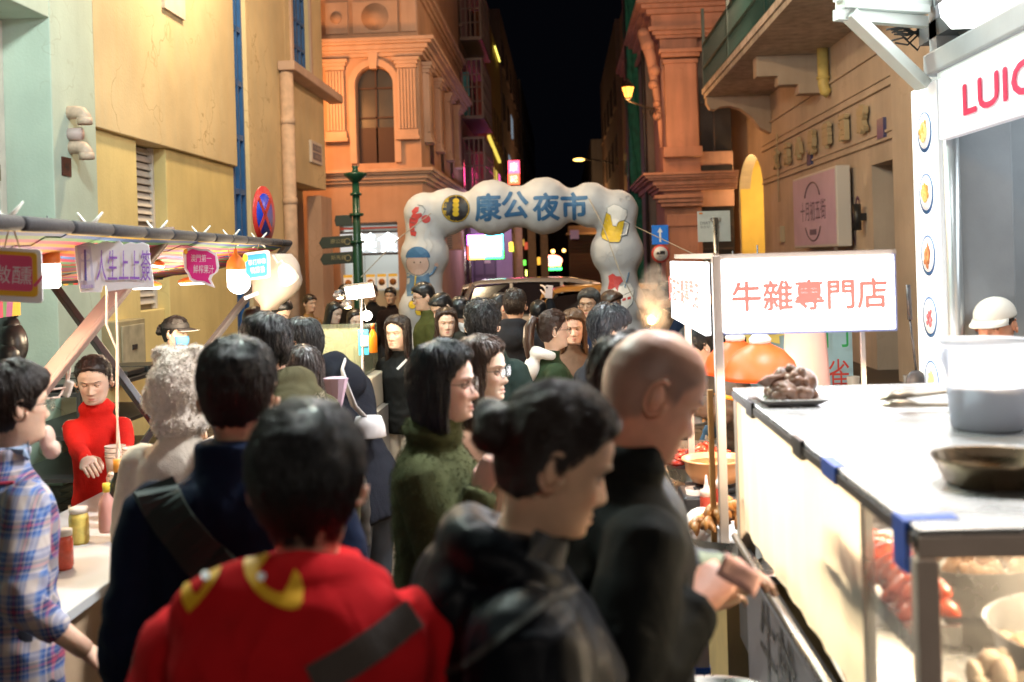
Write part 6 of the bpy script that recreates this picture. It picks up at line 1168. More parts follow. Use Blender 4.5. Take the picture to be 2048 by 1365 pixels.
c3 = P(1388, 845, 5.9); c3.z = 1.0; pot('poultry_bowl', 'steel bowl of tan poultry behind the crayfish', c3, .13, .06, M_steel); tag(heap(c3 + V3(0, 0, .05), .11, .11, .09, 26, lambda q, p, rg, k: q.ball(p, (.045, .025, .025), 12, 8, rot=Euler((rg.random() * 3, rg.random() * 3, rg.random() * 3)).to_matrix()), 6).build('poultry_pieces', M_ckn), 'tan cooked poultry pieces in the steel bowl behind the crayfish', 'food')
c4 = P(1456, 1090, 4.05); c4.z = .792; t = pot('offal_bowl', 'wide steel bowl of glossy brown tripe at the near end of the counter', c4, .15, .08, M_steel)
rg = random.Random(12); q = MB()
for k in range(42):
    a = rg.random() * 6.28; r_ = math.sqrt(rg.random()) * .13; p = c4 + V3(r_ * math.cos(a), r_ * math.sin(a), .07 + .12 * (1 - (r_ / .14) ** 1.5)); th_ = rg.random() * 3.14
    pts = [p + V3(math.cos(th_) * .09 * (u - .5), math.sin(th_) * .06 * (u - .5), .03 * math.sin(math.pi * u) - .02) for u in np.linspace(0, 1, 7)]; q.tube(pts, [.004, .013, .016, .017, .015, .012, .005], 8)
tag(q.build('braised_tripe', mat('tripe_orange', (.55, .24, .07), .28, noise=.35, nscale=28, bump=.3, coat=.3), smooth=True), 'glossy orange brown braised tripe piled in the near steel bowl', 'food')
M_sauce = mat('sauce_red', (.40, .05, .03), .3); M_clear = mat('squeeze_clear', (.7, .5, .42), .3)
for x, y, d, lb in ((1414, 1012, 4.35, 'squeeze bottle of dark red sauce left of the square post'), (1440, 1000, 4.5, 'squeeze bottle of red sauce right of the square post')):
    c = P(x, y, d); c.z = .79; t = thing('sauce_bottle', lb, 'bottle', c, 0, 'sauce squeeze bottles'); F_ = Matrix.Translation(c); q = MB(F_); q.lathe([(.024, 0), (.027, .01), (.027, .15), (.024, .165)], 18); q.build('sauce', M_sauce, t, smooth=True); q = MB(F_); q.lathe([(.027, .152), (.026, .175), (.012, .182), (.008, .20), (.003, .235)], 18); q.build('nozzle', M_clear, t, smooth=True)
c = P(1392, 1000, 4.7); c.z = .79; t = thing('plastic_tub', 'clear plastic tub left of the sauce bottles', 'tub', c); q = MB(Matrix.Translation(c)); q.lathe([(.03, 0), (.045, .11)], 18, caps=False); q.build('tub', M_cup, t).modifiers.new('t', 'SOLIDIFY').thickness = .002
c5 = P(1405, 1090, 4.25); c5.z = .80; q = MB(); q.ball(c5 + V3(0, 0, .05), (.07, .07, .07), 16, 10); tag(q.build('plastic_bag', mat('bag_white', (.72, .62, .56), .55)), 'bundle of white plastic bags beside the near tripe bowl', 'bag')
c6 = P(1540, 1000, 3.6); tag(MB(Matrix.Translation((c6.x, c6.y, 1.05))).lathe([(.05, 0), (.07, .05), (.074, .05)], 24, caps=False).build('small_bowl', M_steel), 'small steel bowl just inside the plastic sheet of the case', 'bowl')
# blue round stool / steel lid low between the stalls
c = P(1435, 1345, 3.1); c.z = .62; t = thing('steel_basin', 'large round steel basin low at the bottom edge beside the case', 'basin', c); q = MB(Matrix.Translation(c)); q.lathe([(.20, -.1), (.24, -.01), (.245, 0), (.235, -.005), (.17, -.08), (.001, -.085)], 36); q.build('basin', M_steel, t, smooth=True); q = MB(); q.bx((c.x - .2, c.y - .2, .02), (c.x + .2, c.y + .2, .515)); q.build('stand', mat('crate_dark', (.05, .05, .05), .6), t)
t = thing('tape_post', 'post wrapped in bright blue tape below the counter edge', 'post', P(1400, 1290, 3.6)); c = P(1398, 1280, 3.75); q = MB(); q.bar((c.x, c.y, 0), (c.x, c.y, .62), .06); q.build('post', M_white, t)
for z_ in (.1, .34): q = MB(); q.bar((c.x, c.y, z_), (c.x, c.y, z_ + .16), .066); q.build('blue_tape', bt, t)
# printed banner behind the front lightbox
c = P(1600, 705, 6.6); t = thing('food_banner', 'pale blue food banner with green and red characters behind the lit sign', 'banner', c); s_ = 6.6 / FPX
q = MB(); q.box(c, (.62, .01, .62)); q.build('sheet', mat('banner_blue', (.35, .55, .66), .6, noise=.2, nscale=3), t)
st = []
for k in range(20): a = 2 * math.pi * k / 20; rr_ = .17 if k % 2 else .12; st.append((rr_ * math.cos(a), rr_ * .7 * math.sin(a)))
q = MB(); q.prism(st, c + V3(-.22, -.008, .15), (1, 0, 0), (0, 0, 1), .003); q.build('starburst', mat('burst_yellow', (.75, .6, .15), .6), t)
text('lettering', '首選', c + V3(-.22, -.014, .15), (1, 0, 0), (0, 0, 1), Mi_k, t, w=.16, h=.08); text('lettering', '門', c + V3(.22, -.014, .12), (1, 0, 0), (0, 0, 1), mat('letter_green', (.02, .35, .10), .5), t, w=.13, h=.19, off=.03); text('lettering', '雀', c + V3(.22, -.014, -.14), (1, 0, 0), (0, 0, 1), Mrd, t, w=.13, h=.19, off=.03); text('lettering', '澳', c + V3(.06, -.014, -.0), (1, 0, 0), (0, 0, 1), mat('letter_slate', (.2, .3, .4), .5), t, w=.12, h=.16)
q = MB(); rg_ = []
for k in range(12): v = k / 11; z = .25 - .52 * v; rg_.append([P(1612, 700, 5.4) + V3((.09 + .03 * v) * math.cos(a) * (1 + .08 * math.sin(3 * a)), .05 * math.sin(a), z) for a in np.linspace(0, 2 * math.pi, 17)[:-1]])
q.rings(rg_); tag(q.build('plastic_bag_roll', mat('bag_pink', (.70, .40, .36), .5, bump=.3, bscale=15), smooth=True), 'roll of pinkish and white plastic bags hanging below the front lit sign', 'bags')
# back table under the beige wall
t = thing('back_table', 'dark side table with glasses and a yellow cloth between the bags and the kiosk', 'table', P(1760, 790, 5.9)); c = P(1760, 778, 5.9); q = MB(); q.bx((c.x - .45, c.y - .25, c.z - .05), (c.x + .25, c.y + .35, c.z - .02)); q.build('table_top', M_dsteel, t)
for sx in (-.42, .22): q = MB(); q.bar((c.x + sx, c.y, 0), (c.x + sx, c.y, c.z - .05), .04); q.build('leg', M_dsteel, t)
q = MB(); q.box(c + V3(-.2, 0, -.012), (.12, .1, .01)); tag(q.build('yellow_cloth', mat('cloth_yellow', (.7, .5, .03), .8)), 'folded yellow cloth on the dark side table', 'cloth')
for k, x in enumerate((-.14, .28 - .12)): tag(MB(Matrix.Translation(c + V3(x, 0, -.02))).lathe([(.028, 0), (.036, .09)], 16, caps=False).build('drinking_glass', mat('glass_grey', (.5, .45, .42), .1, alpha=.6)), ['empty glass on the dark side table near the yellow cloth', 'dark drink in a glass at the right end of the side table'][k], 'glass')
c = P(1725, 560, 5.7); q = MB(); q.tube([c + V3(.03, 0, .1), c + V3(.04, 0, -.05)], .014, 8); q.tube([c + V3(.04, 0, -.05), c + V3(.09, 0, -.42)], .008, 8); 
q.M = Matrix.Translation((P(1742, 770, 5.7))); q.ball((.08, 0, -.02), (.07, .03, .08), 14, 8); tag(q.build('wok_spatula', M_dsteel), 'long handled dark ladle hanging beside the kiosk column', 'ladle') if False else None
q = MB(); a_, b_, c_ = P(1816, 570, 5.3), P(1820, 640, 5.3), P(1832, 740, 5.3); q.tube([a_, b_], .012, 8); q.tube([b_, c_], .006, 8); q.ball(P(1832, 765, 5.3), (.05, .02, .06), 14, 8); tag(q.build('wok_ladle', M_dsteel), 'long handled dark ladle hanging just left of the dish pictures', 'ladle')
# steel cooking drum with glowing burner at the far stall
c = P(1322, 640, 7.6); t = thing('steamer_pot', 'tilted steel pot with a flame glow and steam above the bald head', 'pot', c); F_ = Matrix.Translation(c) @ Matrix.Rotation(R(28), 4, 'Y'); q = MB(F_); q.lathe([(.075, -.09), (.08, -.08), (.08, .07), (.084, .075), (.074, .075)], 24, caps=False); q.lathe([(.001, -.085), (.077, -.085)], 24); q.build('pot', mat('chrome', (.6, .55, .5), .12, metal=1), t, smooth=True); q = MB(F_); q.lathe([(.05, -.10), (.095, -.12), (.10, -.16), (.03, -.18)], 20); q.build('burner', M_dsteel, t)
q = MB(); q.ball(P(1303, 640, 7.5), (.03, .03, .035), 12, 8); q.build('flame', mat('flame', (1, .6, .2), .5, emit=14, ecol=(1, .55, .18, 1)), t)
q = MB(); q.tube([c + V3(0, 0, -.17), (c.x, c.y, .0)], .02, 8); q.build('stand', M_dsteel, t)
L_ = bpy.data.lights.new('flame_glow', 'POINT'); L_.energy = 7; L_.color = (1, .55, .25); L_.shadow_soft_size = .05; lo = bpy.data.objects.new('flame_glow', L_); COL.objects.link(lo); lo.parent = t; lo.location = P(1302, 628, 7.35) - t.location
# steam
def steam(name, label, a, b, dens, sc=6., col=(.9, .86, .82, 1)):
    q = MB(); q.bx(a, b); M_ = bpy.data.materials.new(name); M_.use_nodes = True; n_ = M_.node_tree; n_.nodes.remove(n_.nodes['Principled BSDF']); pv = n_.nodes.new('ShaderNodeVolumePrincipled'); pv.inputs['Color'].default_value = col; pv.inputs['Anisotropy'].default_value = .3
    tc = n_.nodes.new('ShaderNodeTexCoord'); no = n_.nodes.new('ShaderNodeTexNoise'); no.inputs['Scale'].default_value = sc; no.inputs['Detail'].default_value = 4; no.inputs['Distortion'].default_value = 1.5; n_.links.new(tc.outputs['Object'], no.inputs['Vector'])
    mr = n_.nodes.new('ShaderNodeMapRange'); mr.inputs[1].default_value = .42; mr.inputs[2].default_value = .70; mr.inputs[3].default_value = 0; mr.inputs[4].default_value = dens; n_.links.new(no.outputs[0], mr.inputs[0])
    gd = n_.nodes.new('ShaderNodeTexGradient'); gd.gradient_type = 'SPHERICAL'; mp = n_.nodes.new('ShaderNodeMapping'); mp.inputs['Location'].default_value = (-1, -1, -1); mp.inputs['Scale'].default_value = (2, 2, 2); n_.links.new(tc.outputs['Generated'], mp.inputs[0]); n_.links.new(mp.outputs[0], gd.inputs[0])
    mu = n_.nodes.new('ShaderNodeMath'); mu.operation = 'MULTIPLY'; n_.links.new(mr.outputs[0], mu.inputs[0]); n_.links.new(gd.outputs[0], mu.inputs[1]); n_.links.new(mu.outputs[0], pv.inputs['Density']); n_.links.new(pv.outputs[0], n_.nodes['Material Output'].inputs['Volume'])
    tag(q.build(name, M_), label, 'steam', kind='stuff')
a, b = P(1275, 690, 7.2), P(1345, 520, 7.2); steam('steam', 'thin steam rising from the far steel pot', (a.x, 7.0, a.z), (b.x, 7.6, b.z), 22, 9)
steam('steam', 'thick steam filling the hot food case', (CX0 + .14, CY0 + .03, 1.02), (1.9, 2.6, CZ1 - .02), 16, 4)
# ------------------------------------------------------------------ people
from mathutils import noise as mnoise
def itp(x, xs, ys): return float(np.interp(x, xs, ys))
def ss(a, b, x):
    t = min(max((x - a) / (b - a), 0), 1); return t * t * (3 - 2 * t)
def gs(x, s): return math.exp(-(x / s) ** 2)
_Z = [-.19, -.15, -.128, -.118, -.112, -.104, -.09, -.07, -.045, -.02, 0, .02, .05, .08, .10, .112, .119]
_YF = [.028, .022, .022, .044, .066, .080, .084, .083, .082, .083, .082, .089, .087, .073, .053, .030, .006]
_YB = [-.07, -.062, -.060, -.060, -.060, -.061, -.063, -.069, -.081, -.092, -.098, -.101, -.097, -.082, -.063, -.038, -.010]
_W = [.060, .053, .052, .050, .051, .054, .059, .065, .070, .074, .0765, .078, .075, .065, .051, .032, .008]
def _smooth(tab, sg=3.6):
    z = np.arange(-.19, .1195, .001); v = np.interp(z, _Z, tab); k = np.exp(-(np.arange(-12, 13) / sg) ** 2 / 2); k /= k.sum(); p = np.pad(v, 12, mode='reflect', reflect_type='odd')
    return list(z), list(np.convolve(p, k, 'valid'))
_ZD, _YFD = _smooth(_YF, 2.6); _YBD = _smooth(_YB)[1]; _WD = _smooth(_W)[1]
_NZ = [-.056, -.051, -.046, -.039, -.031, -.018, -.004, .012]
_NY = [0, .009, .021, .0275, .024, .014, .006, 0]
def head_pt(an, z, f, feat=True):
    """one point of the head surface: angle from the front, height; f = face options"""
    yf, yb, w = itp(z, _ZD, _YFD), itp(z, _ZD, _YBD), itp(z, _ZD, _WD)
    jaw = f.get('jaw', 1.); k = ss(.0, -.09, z) if z > -.125 else 0
    w *= 1 + (jaw - 1) * k
    yc = -.012 if z > -.12 else -.014
    c, s_ = math.cos(an), math.sin(an)
    if c > 0:
        e = .86 if z > -.12 else 1
        x = w * math.copysign(abs(s_) ** e, s_); y = yc + (yf - yc) * c ** .92
    else: x = w * s_; y = yc + (yc - yb) * c
    if feat and c > .1 and -.125 < z < .06:
        ax = abs(x); fr = min(1, (c - .1) * 3)
        d = itp(z, _NZ, _NY) * f.get('nose', .84) * gs(x, itp(z, [-.056, -.044, -.03, .01], [.016, .0165, .011, .008]))
        d -= .0115 * gs(ax - .031, .014) * gs(z + .001, .0105) + .004 * gs(ax - .014, .008) * gs(z - .002, .012)
        d += .0045 * gs(ax - .028, .020) * gs(z - .018, .007) + .005 * gs(ax - .045, .016) * gs(z + .032, .018)
        d += .0065 * gs(x, .020) * gs(z + .0665, .0048) + .0075 * gs(x, .018) * gs(z + .0785, .0055) - .005 * gs(x, .024) * gs(z + .0722, .0018)
        d -= .0035 * gs(x, .02) * gs(z + .088, .005) + .0025 * gs(ax - .024, .008) * gs(z + .072, .01)
        d += .005 * gs(x, .02) * gs(z + .103, .011)
        y += d * fr
    return Vector((x, y, z))
def angles(n): return [2 * math.pi * (j / n) - .55 * math.sin(2 * math.pi * j / n) for j in range(n)]

def two_bone(a, t, l1, l2, pole):
    a, t = Vector(a), Vector(t); d = t - a; L_ = d.length
    if L_ > (l1 + l2) * .995: t = a + d * ((l1 + l2) * .995 / L_); d = t - a; L_ = d.length
    x = (l1 * l1 - l2 * l2 + L_ * L_) / (2 * L_); h = math.sqrt(max(l1 * l1 - x * x, 0)); u = d / L_
    p = Vector(pole); p = p - u * p.dot(u); p.normalize()
    return a + u * x + p * h, t
def limb(a, e, w, ra, re, rw, rs=None):
    """smooth polyline through shoulder-elbow-wrist with radii"""
    a, e, w = Vector(a), Vector(e), Vector(w)
    pts = [a, a.lerp(e, .35), a.lerp(e, .72), a.lerp(e, .92).lerp(w, .03), e.lerp(a.lerp(w, .5), .06), e.lerp(w, .10), e.lerp(w, .32), e.lerp(w, .7), w]
    rr = [ra, ra * .97, re + (ra - re) * .45, re * 1.05, re * 1.04, re * 1.02, re * .98, rw + (re - rw) * .3, rw]
    return pts, rr
def hand_parts(mb, Mh, curl=.5, side=1, spread=.0, fine=False, thumb=.5):
    """Mh: frame at the wrist, +y along the fingers, +x towards the thumb, +z back of the hand"""
    h = MB(Mh)
    rg = []
    for y, wx, tz, cx in ((-.03, .024, .019, 0), (0, .026, .018, 0), (.025, .036, .0165, .002), (.06, .041, .014, 0), (.085, .040, .012, -.001), (.095, .034, .009, -.001)):
        rg.append([Vector((cx + wx * math.cos(q), y, tz * math.sin(q) * (1 if math.sin(q) > 0 else 1.15))) for q in [2 * math.pi * j / 12 for j in range(12)]])
    h.rings(rg)
    for i, (fx, L_, rr) in enumerate(((.028, .072, .0092), (.009, .080, .0095), (-.010, .075, .0090), (-.028, .058, .0080))):
        p = Vector((fx * .93, .082, 0)); ang = curl * .7 * (.8 + .1 * i); pts = [Vector((fx * .85, .06, 0)), p]
        sp = spread * (1.5 - i) * .12
        for k_, fr in enumerate((.45, .3, .25)):
            p = p + Vector((math.sin(sp), math.cos(ang), -math.sin(ang))) * L_ * fr
            pts.append(p); ang += curl * (1.0 if k_ == 0 else .75)
        h.tube(pts, [rr, rr * 1.02, rr * .96, rr * .88, rr * .66], 8)
        h.ball(pts[-1], rr * .66, 8, 6)
    a0 = Vector((.026, .012, -.004)); a1 = Vector((.046, .045, -.010 - .01 * thumb)); a2 = a1 + Vector((.012 - .02 * thumb, .028, -.008 - .016 * thumb)); a3 = a2 + Vector((.002 - .02 * thumb, .022, -.008 * (1 + thumb)))
    h.tube([a0, a1, a2, a3], [.014, .0118, .0098, .007], 8); h.ball(a3, .007, 8, 6)
    if fine:
        me = bpy.data.meshes.new('h'); me.from_pydata(h.v, [], h.f)
        r = evalmesh(me, [('REMESH', dict(mode='VOXEL', voxel_size=.0032)), ('SMOOTH', dict(iterations=3, factor=.5))])
        mb.add([v.co for v in r.vertices] if False else [tuple(v.co) for v in r.vertices], [tuple(p.vertices) for p in r.polygons], True)
        bpy.data.meshes.remove(me); bpy.data.meshes.remove(r)
    else: mb.add(h.v, h.f, True)

def hairline(x, y, st):
    if st == 's': return itp(y, [-.11, -.05, -.02, .0, .03, .055, .075, .095], [-.085, -.07, -.04, -.004, .038, .062, .078, .088])
    if st == 'f': xs, ys = [-.11, -.05, -.02, .0, .03, .055, .075, .095], [-.085, -.07, -.05, -.035, .01, .05, .075, .088]
    else: xs, ys = [-.11, -.05, -.028, -.012, .022, .030, .055, .075, .095], [-.078, -.066, -.05, .004, -.008, .022, .045, .056, .064]
    return itp(y, xs, ys)

def strands_on(surf_bvh, seeds, flow, length, name, mat_, parent, r=.0007, steps=4, jit=.25, lift=.002, seed=1):
    rg = random.Random(seed); pts = []; n = 0
    for p in seeds:
        q = Vector(p); L_ = length * rg.uniform(.6, 1.2) / steps; dj = Vector((rg.gauss(0, jit), rg.gauss(0, jit), rg.gauss(0, jit)))
        cur = []
        for k in range(steps + 1):
            hit = surf_bvh.find_nearest(q)
            if hit[0] is None: break
            nrm = hit[1]; q = hit[0] + nrm * (lift * (.3 + 1.2 * k / steps * rg.uniform(.3, 1)))
            cur.append(q.copy())
            f = flow(q) + dj; f = f - nrm * f.dot(nrm)
            if f.length < 1e-5: break
            q = q + f.normalized() * L_
        if len(cur) == steps + 1: pts.append(cur); n += 1
    if not n: return None
    cu = bpy.data.hair_curves.new(name); cu.add_curves([steps + 1] * n)
    arr = np.array([list(v) for c in pts for v in c], dtype=np.float32).ravel()
    cu.points.foreach_set('position', arr)
    rad = np.tile(np.array([r, r * 1.1, r, r * .8, r * .25][:steps + 1] if steps == 4 else np.linspace(r, r * .3, steps + 1)), n).astype(np.float32)
    cu.points.foreach_set('radius', rad)
    cu.materials.append(mat_)
    o = bpy.data.objects.new(name, cu); COL.objects.link(o); o.parent = parent; o['kind'] = 'stuff'
    return o

def person(px, py, d, face, label, group=None, head=1., lean=0, side=0, hp=0, hy=0, hr=0, sex='m', skin=(.62, .37, .25), hair='short', hcol=(.012, .010, .009),
           top='jacket', tcol=(.03, .03, .035), bcol=(.02, .022, .03), fat=1., armL=None, armR=None, curlL=.45, curlR=.45, near=0, hood=None, collar=.02, hem=-.14,
           sleeve=1., f=None, glasses=None, mask=None, tmat=None, eyes=1, scol=(.03, .03, .03), stride=0, legs=True, seed=0, bareL=0, bareR=0, hoff=None, smat=None, upz=0., tscale=1., poleL=None, poleR=None):
    """builds one person: Empty > body, hair, eye, eyebrow, jacket, trousers, shoe...; returns a dict of frames"""
    f = f or {}; rg = random.Random(seed * 77 + int(px)); fem = sex == 'f'
    ln, pt = R(lean), R(lean * .5 + hp)
    head *= .93
    hc = P(px, py + (5 if d > 5 else 0), d)
    s = (hc.z - upz - .15 * math.cos(R(lean))) / (.95 + .5 * math.cos(ln)); s = min(max(s, .62), 1.12)
    Tm = Matrix.Translation((0, 0, .95 * s)) @ Matrix.Rotation(R(side), 4, 'Y') @ Matrix.Rotation(-ln, 4, 'X')
    nb = Tm @ Vector((0, 0, .5 * s))
    Hr = Matrix.Rotation(R(-hy), 4, 'Z') @ Matrix.Rotation(R(hr), 4, 'Y') @ Matrix.Rotation(-pt, 4, 'X')
    nk = Matrix.Rotation(R(side * .7), 4, 'Y') @ Matrix.Rotation(-(ln * .8 + R(hp) * .4), 4, 'X')
    hcl = nb + nk @ Vector((0, .028, .150)); Hm = Matrix.Translation(hcl) @ Hr @ Matrix.Scale(head, 4)
    rz = R(-face); rot = Matrix.Rotation(rz, 4, 'Z')
    off = rot @ Vector((hcl.x, hcl.y, 0))
    root = thing('person', label, 'person', (hc.x - off.x, hc.y - off.y, hc.z - hcl.z), rz, group)
    gz = hc.z - hcl.z
    roti = rot.inverted(); base_ = Vector((hc.x - off.x, hc.y - off.y, gz))
    loc = lambda a: roti @ (P(*a[1:]) - base_) if a and a[0] == 'px' else a
    armL, armR = loc(armL), loc(armR)
    # ---- body
    K, NA = ((72, 88) if near else (46, 52))
    A = angles(NA); b = MB(); rings_ = []
    zs = list(np.concatenate([np.linspace(.119, .06, K // 5), np.linspace(.055, -.1, K * 3 // 5), np.linspace(-.103, -.126, K // 6)]))
    for z in zs: rings_.append([Hm @ head_pt(a, z, f) for a in A])
    top_ring = [Hm @ head_pt(a, -.128, f) for a in A]
    gw = (.88 if fem else 1.) * fat
    def tor(z, w, dd, yo): return [Tm @ Vector((w * gw * s * math.sin(a), yo + dd * s * math.cos(a), z * s)) for a in A]
    base = tor(.5, .058, .052, -.012)
    for q in (0, .33, .66): rings_.append([p.lerp(r_, q) for p, r_ in zip(top_ring, base)])
    rings_.append(base)
    for z, w, dd in ((.475, .062, .05), (.45, .075, .055), (.41, .095, .065), (.3, .11, .075), (.12, .10, .07), (0, .12, .085), (-.05, .10, .075)): rings_.append(tor(z, w, dd, -.01))
    b.rings(rings_, True, True, True)
    nhead = len(zs) * NA
    # ears
    for sx in ((-1, 1) if hair not in ('long', 'bob') else ()):
        c0 = Vector((sx * .0765, -.014, -.006)); pts = []
        for k in range(13):
            t = math.pi * (.62 - 1.55 * k / 12); r1 = .019 if k < 9 else .019 - .004 * (k - 8) / 4
            yy = math.cos(t) * r1 * .95; zz = math.sin(t) * .031
            pts.append(Hm @ (c0 + Vector((sx * (.010 - yy * .55 * 1 + .003), -yy * 1 - .004, zz + .0 - yy * .15))))
        rr = [(.0042 if k < 9 else .0042 + .0022 * (k - 8) / 4) * head for k in range(13)]
        b.tube(pts, rr, 7)
        b.ball(Hm @ (c0 + Vector((sx * .006, -.004, -.001))), (.006 * head, .017 * head, .025 * head), 10, 8, rot=(Hr.to_3x3() @ Euler((0, 0, sx * R(28))).to_matrix()))
    if eyes:
        for sx in (-1, 1):
            e = Vector((sx * .0315, .065, .0005)); dz = .0046 if eyes == 1 else .0015
            b.ball(Hm @ (e + Vector((0, .0006, dz))), .0124 * head, 14, 10); b.ball(Hm @ (e + Vector((0, -.0002, -.0066))), .0122 * head, 14, 10)
    # arms
    pal = {}
    frames = {}
    for nm, sx, tg, cu, bare, pl in (('L', -1, armL, curlL, bareL, poleL), ('R', 1, armR, curlR, bareR, poleR)):
        sh = Tm @ Vector((sx * .163 * gw * s, -.012, .402 * s))
        if tg is None: tgv = Vector((sx * (.245 * gw + .02), .06 + .02 * rg.random(), .80 * s)); pole = Vector((sx * .35, -1, 0))
        else: tgv = Vector(tg); pole = Vector((sx * .5, -.7, -.9))
        if pl is not None: pole = Vector(pl)
        el, wr = two_bone(sh, tgv, .285 * s, .25 * s, pole)
        pts, rr = limb(sh, el, wr, .045 * fat, .036, .026)
        b.tube(pts, rr, 10)
        dr = (wr - el).normalized()
        thumb_dir = Vector((-sx, .35, .55)) if tg is not None else Vector((-sx * .25, 1, 0))
        x = (thumb_dir - dr * thumb_dir.dot(dr)).normalized(); z_ = x.cross(dr) 
        if tg is None:
            zz = Vector((sx, 0, 0)); zz = (zz - dr * zz.dot(dr)).normalized(); x = dr.cross(zz); z_ = zz
            if x.y < 0: x = -x
        else:
            zz = Vector((sx * .5, 0, 1)); zz = (zz - dr * zz.dot(dr)).normalized(); x = dr.cross(zz); z_ = zz
            if x.x * sx > 0: x = -x
        Mh = Matrix((x, dr, z_)).transposed().to_4x4(); Mh.translation = wr
        hand_parts(b, Mh, cu, sx, fine=near >= 2)
        frames[nm] = (sh, el, wr, Mh)
    # legs
    for sx in (-1, 1):
        st = stride * sx
        b.tube([Vector((sx * .09 * s, 0, .9 * s)), Vector((sx * .095 * s, .01 + st * .5, .5 * s)), Vector((sx * .10 * s, st, .07))], [.07, .05, .04], 8)
    nv = len(b.v); tint = np.ones((nv, 4), dtype=np.float32)
    Hi = Hm.inverted()
    for i in range(nhead):
        p = Hi @ Vector(b.v[i]); x, y, z = p
        if y > .05 and -.1 < z < .06:
            l = gs(x, .0215) ** 2 * (gs(z + .0715, .0105) ** 2); l = ss(.15, .6, l); lc = f.get('lips', (.80, .42, .42))
            n_ = .18 * gs(abs(x) - .042, .018) * gs(z + .035, .02)
            for c in range(3): tint[i, c] *= (1 + (lc[c] - 1) * l) * (1 - n_ * (0, .8, .9)[c])
            so = .14 * gs(abs(x) - .031, .015) * gs(z - .0, .010); tint[i, :3] *= 1 - so * .6
        if hair == 'buzz':
            m_ = ss(-.006, .014, z - hairline(x, y, 'm')) * f.get('buzz', .45); m_ *= (ss(.11, .04, z) * .5 + .5)
            tint[i, :3] *= (1 - m_ * .8, 1 - m_ * .7, 1 - m_ * .62)
        elif hair != 'none':
            pass
    sm = smat or mat('skin_%d' % int(sum(skin) * 1000), (*skin, 1), .46, vcol='tint', bump=.08, bscale=220, sss=.12, noise=.13, nscale=22)
    o = b.build('body', sm, None, smooth=True); o.parent = root
    at = o.data.color_attributes.new('tint', 'FLOAT_COLOR', 'POINT'); at.data.foreach_set('color', tint.ravel())
    # ---- eyes, brows
    hm = mat('hair_%d_%d' % (int(hcol[0] * 1e4), int(hcol[2] * 1e4)), (*hcol, 1), .36, spec=.6)
    def addc(mb, nm, mt, par=None, **k):
        q = mb.build(nm, mt, None, **k); q.parent = par or root; return q
    if eyes:
        yo = head_pt(0.38, 0, f).y
        for sx in (-1, 1):
            e = Vector((sx * .0315, .0650, .0005))
            if eyes == 1:
                q = MB(Hm); q.ball(e, .0118, 14, 10); q.mi = 1
                q.ball(e + Vector((sx * 0, .0072, -.0008)), (.0064, .0050, .0064), 12, 8)
                addc(q, 'eye', [mat('eye_white', (.62, .58, .55, 1), .25), mat('eye_iris', (.015, .009, .006, 1), .15)])
            q = MB(Hm); la = []
            for k in range(7):
                t = -1 + 2 * k / 6; zz = .0034 * (1 - t * t) * (1 if eyes == 1 else -.9) - .0002 + sx * t * .0008; la.append(e + Vector((t * .0125, .0118 - .0055 * t * t, zz)))
            q.tube(la, [.0006, .0013, .0015, .0016, .0015, .0013, .0006], 6)
            addc(q, 'eyelash', mat('lash', (.01, .008, .007, 1), .6))
            q = MB(Hm); bl = []
            for k in range(8):
                t = -1 + 2 * k / 7; X = sx * .032 + t * .0165; z = .0195 + .003 * (1 - (t * sx - .25) ** 2)
                an = math.asin(max(-1, min(1, X / .078))); bl.append(head_pt(an, z, f) + Vector((0, .0006, 0)))
            q.tube(bl, [v * (.62 if fem else .9) for v in (.0010, .0021, .0026, .0026, .0024, .0021, .0016, .0007)], 6, sq=1)
            addc(q, 'eyebrow', hm)
    # ---- hair
    hs = None
    if hair not in ('none', 'buzz'):
        fl = 'f' if hair in ('bob', 'long') else 's' if hair in ('pony', 'bun', 'tied') else 'm'
        KA, KZ = (72, 54) if near else (44, 34)
        q = MB(Hm); rg_ = []; hk = MB()
        an_ = [2 * math.pi * j / KA for j in range(KA)]
        zz_ = np.linspace(.1195, -.1, KZ)
        tk = {'short': (.021, .009), 'flat': (.018, .011), 'long': (.020, .011), 'bob': (.020, .013), 'pony': (.013, .008), 'bun': (.017, .009), 'tied': (.016, .010), 'mop': (.032, .025), 'spiky': (.028, .013)}[hair]
        tk = (tk[0] * f.get('vol', 1), tk[1] * f.get('vol', 1))
        # crown cap rises above the skull
        for z in zz_:
            ring = []
            for a in an_:
                p = head_pt(a, z, f, False); n_ = Vector((p.x / .0064, (p.y + .01) / .0092, max(p.z, -.02) / .0135)).normalized()
                hl = hairline(p.x, p.y, fl)
                if fl == 'm' and p.y > .02: hl -= f.get('fringe', .0) * ss(.02, .06, p.y) * (1 + .25 * math.sin(p.x * 160 + seed))
                m_ = ss(-.006, .013, z - hl + .008 * mnoise.noise(p * 45 + Vector((seed, 0, 0))) + .004 * mnoise.noise(p * 150))
                t = tk[1] + (tk[0] - tk[1]) * ss(.0, .10, z)
                if p.y > .04 and fl == 'm': t *= 1 + .25 * ss(.04, .09, p.y)
                if fl == 'm' and z < 0: t *= ss(-.08, .02, z) * .8 + .2
                nn = mnoise.noise(Vector((p.x * 55 + seed, p.y * 55, p.z * 14))) + .6 * mnoise.noise(Vector((p.x * 120, p.y * 120 + seed, p.z * 25)))
                amp = .0058 if hair != 'spiky' else .011
                ring.append(p + n_ * ((t + amp * nn * (1 if t > .01 else .5)) * m_ - .007 * (1 - m_)))
            rg_.append(ring)
        q.rings(rg_, True, True, True)
        shell = q
        # falling hair
        drop = {'bob': -.135, 'long': f.get('len', -.33)}.get(hair)
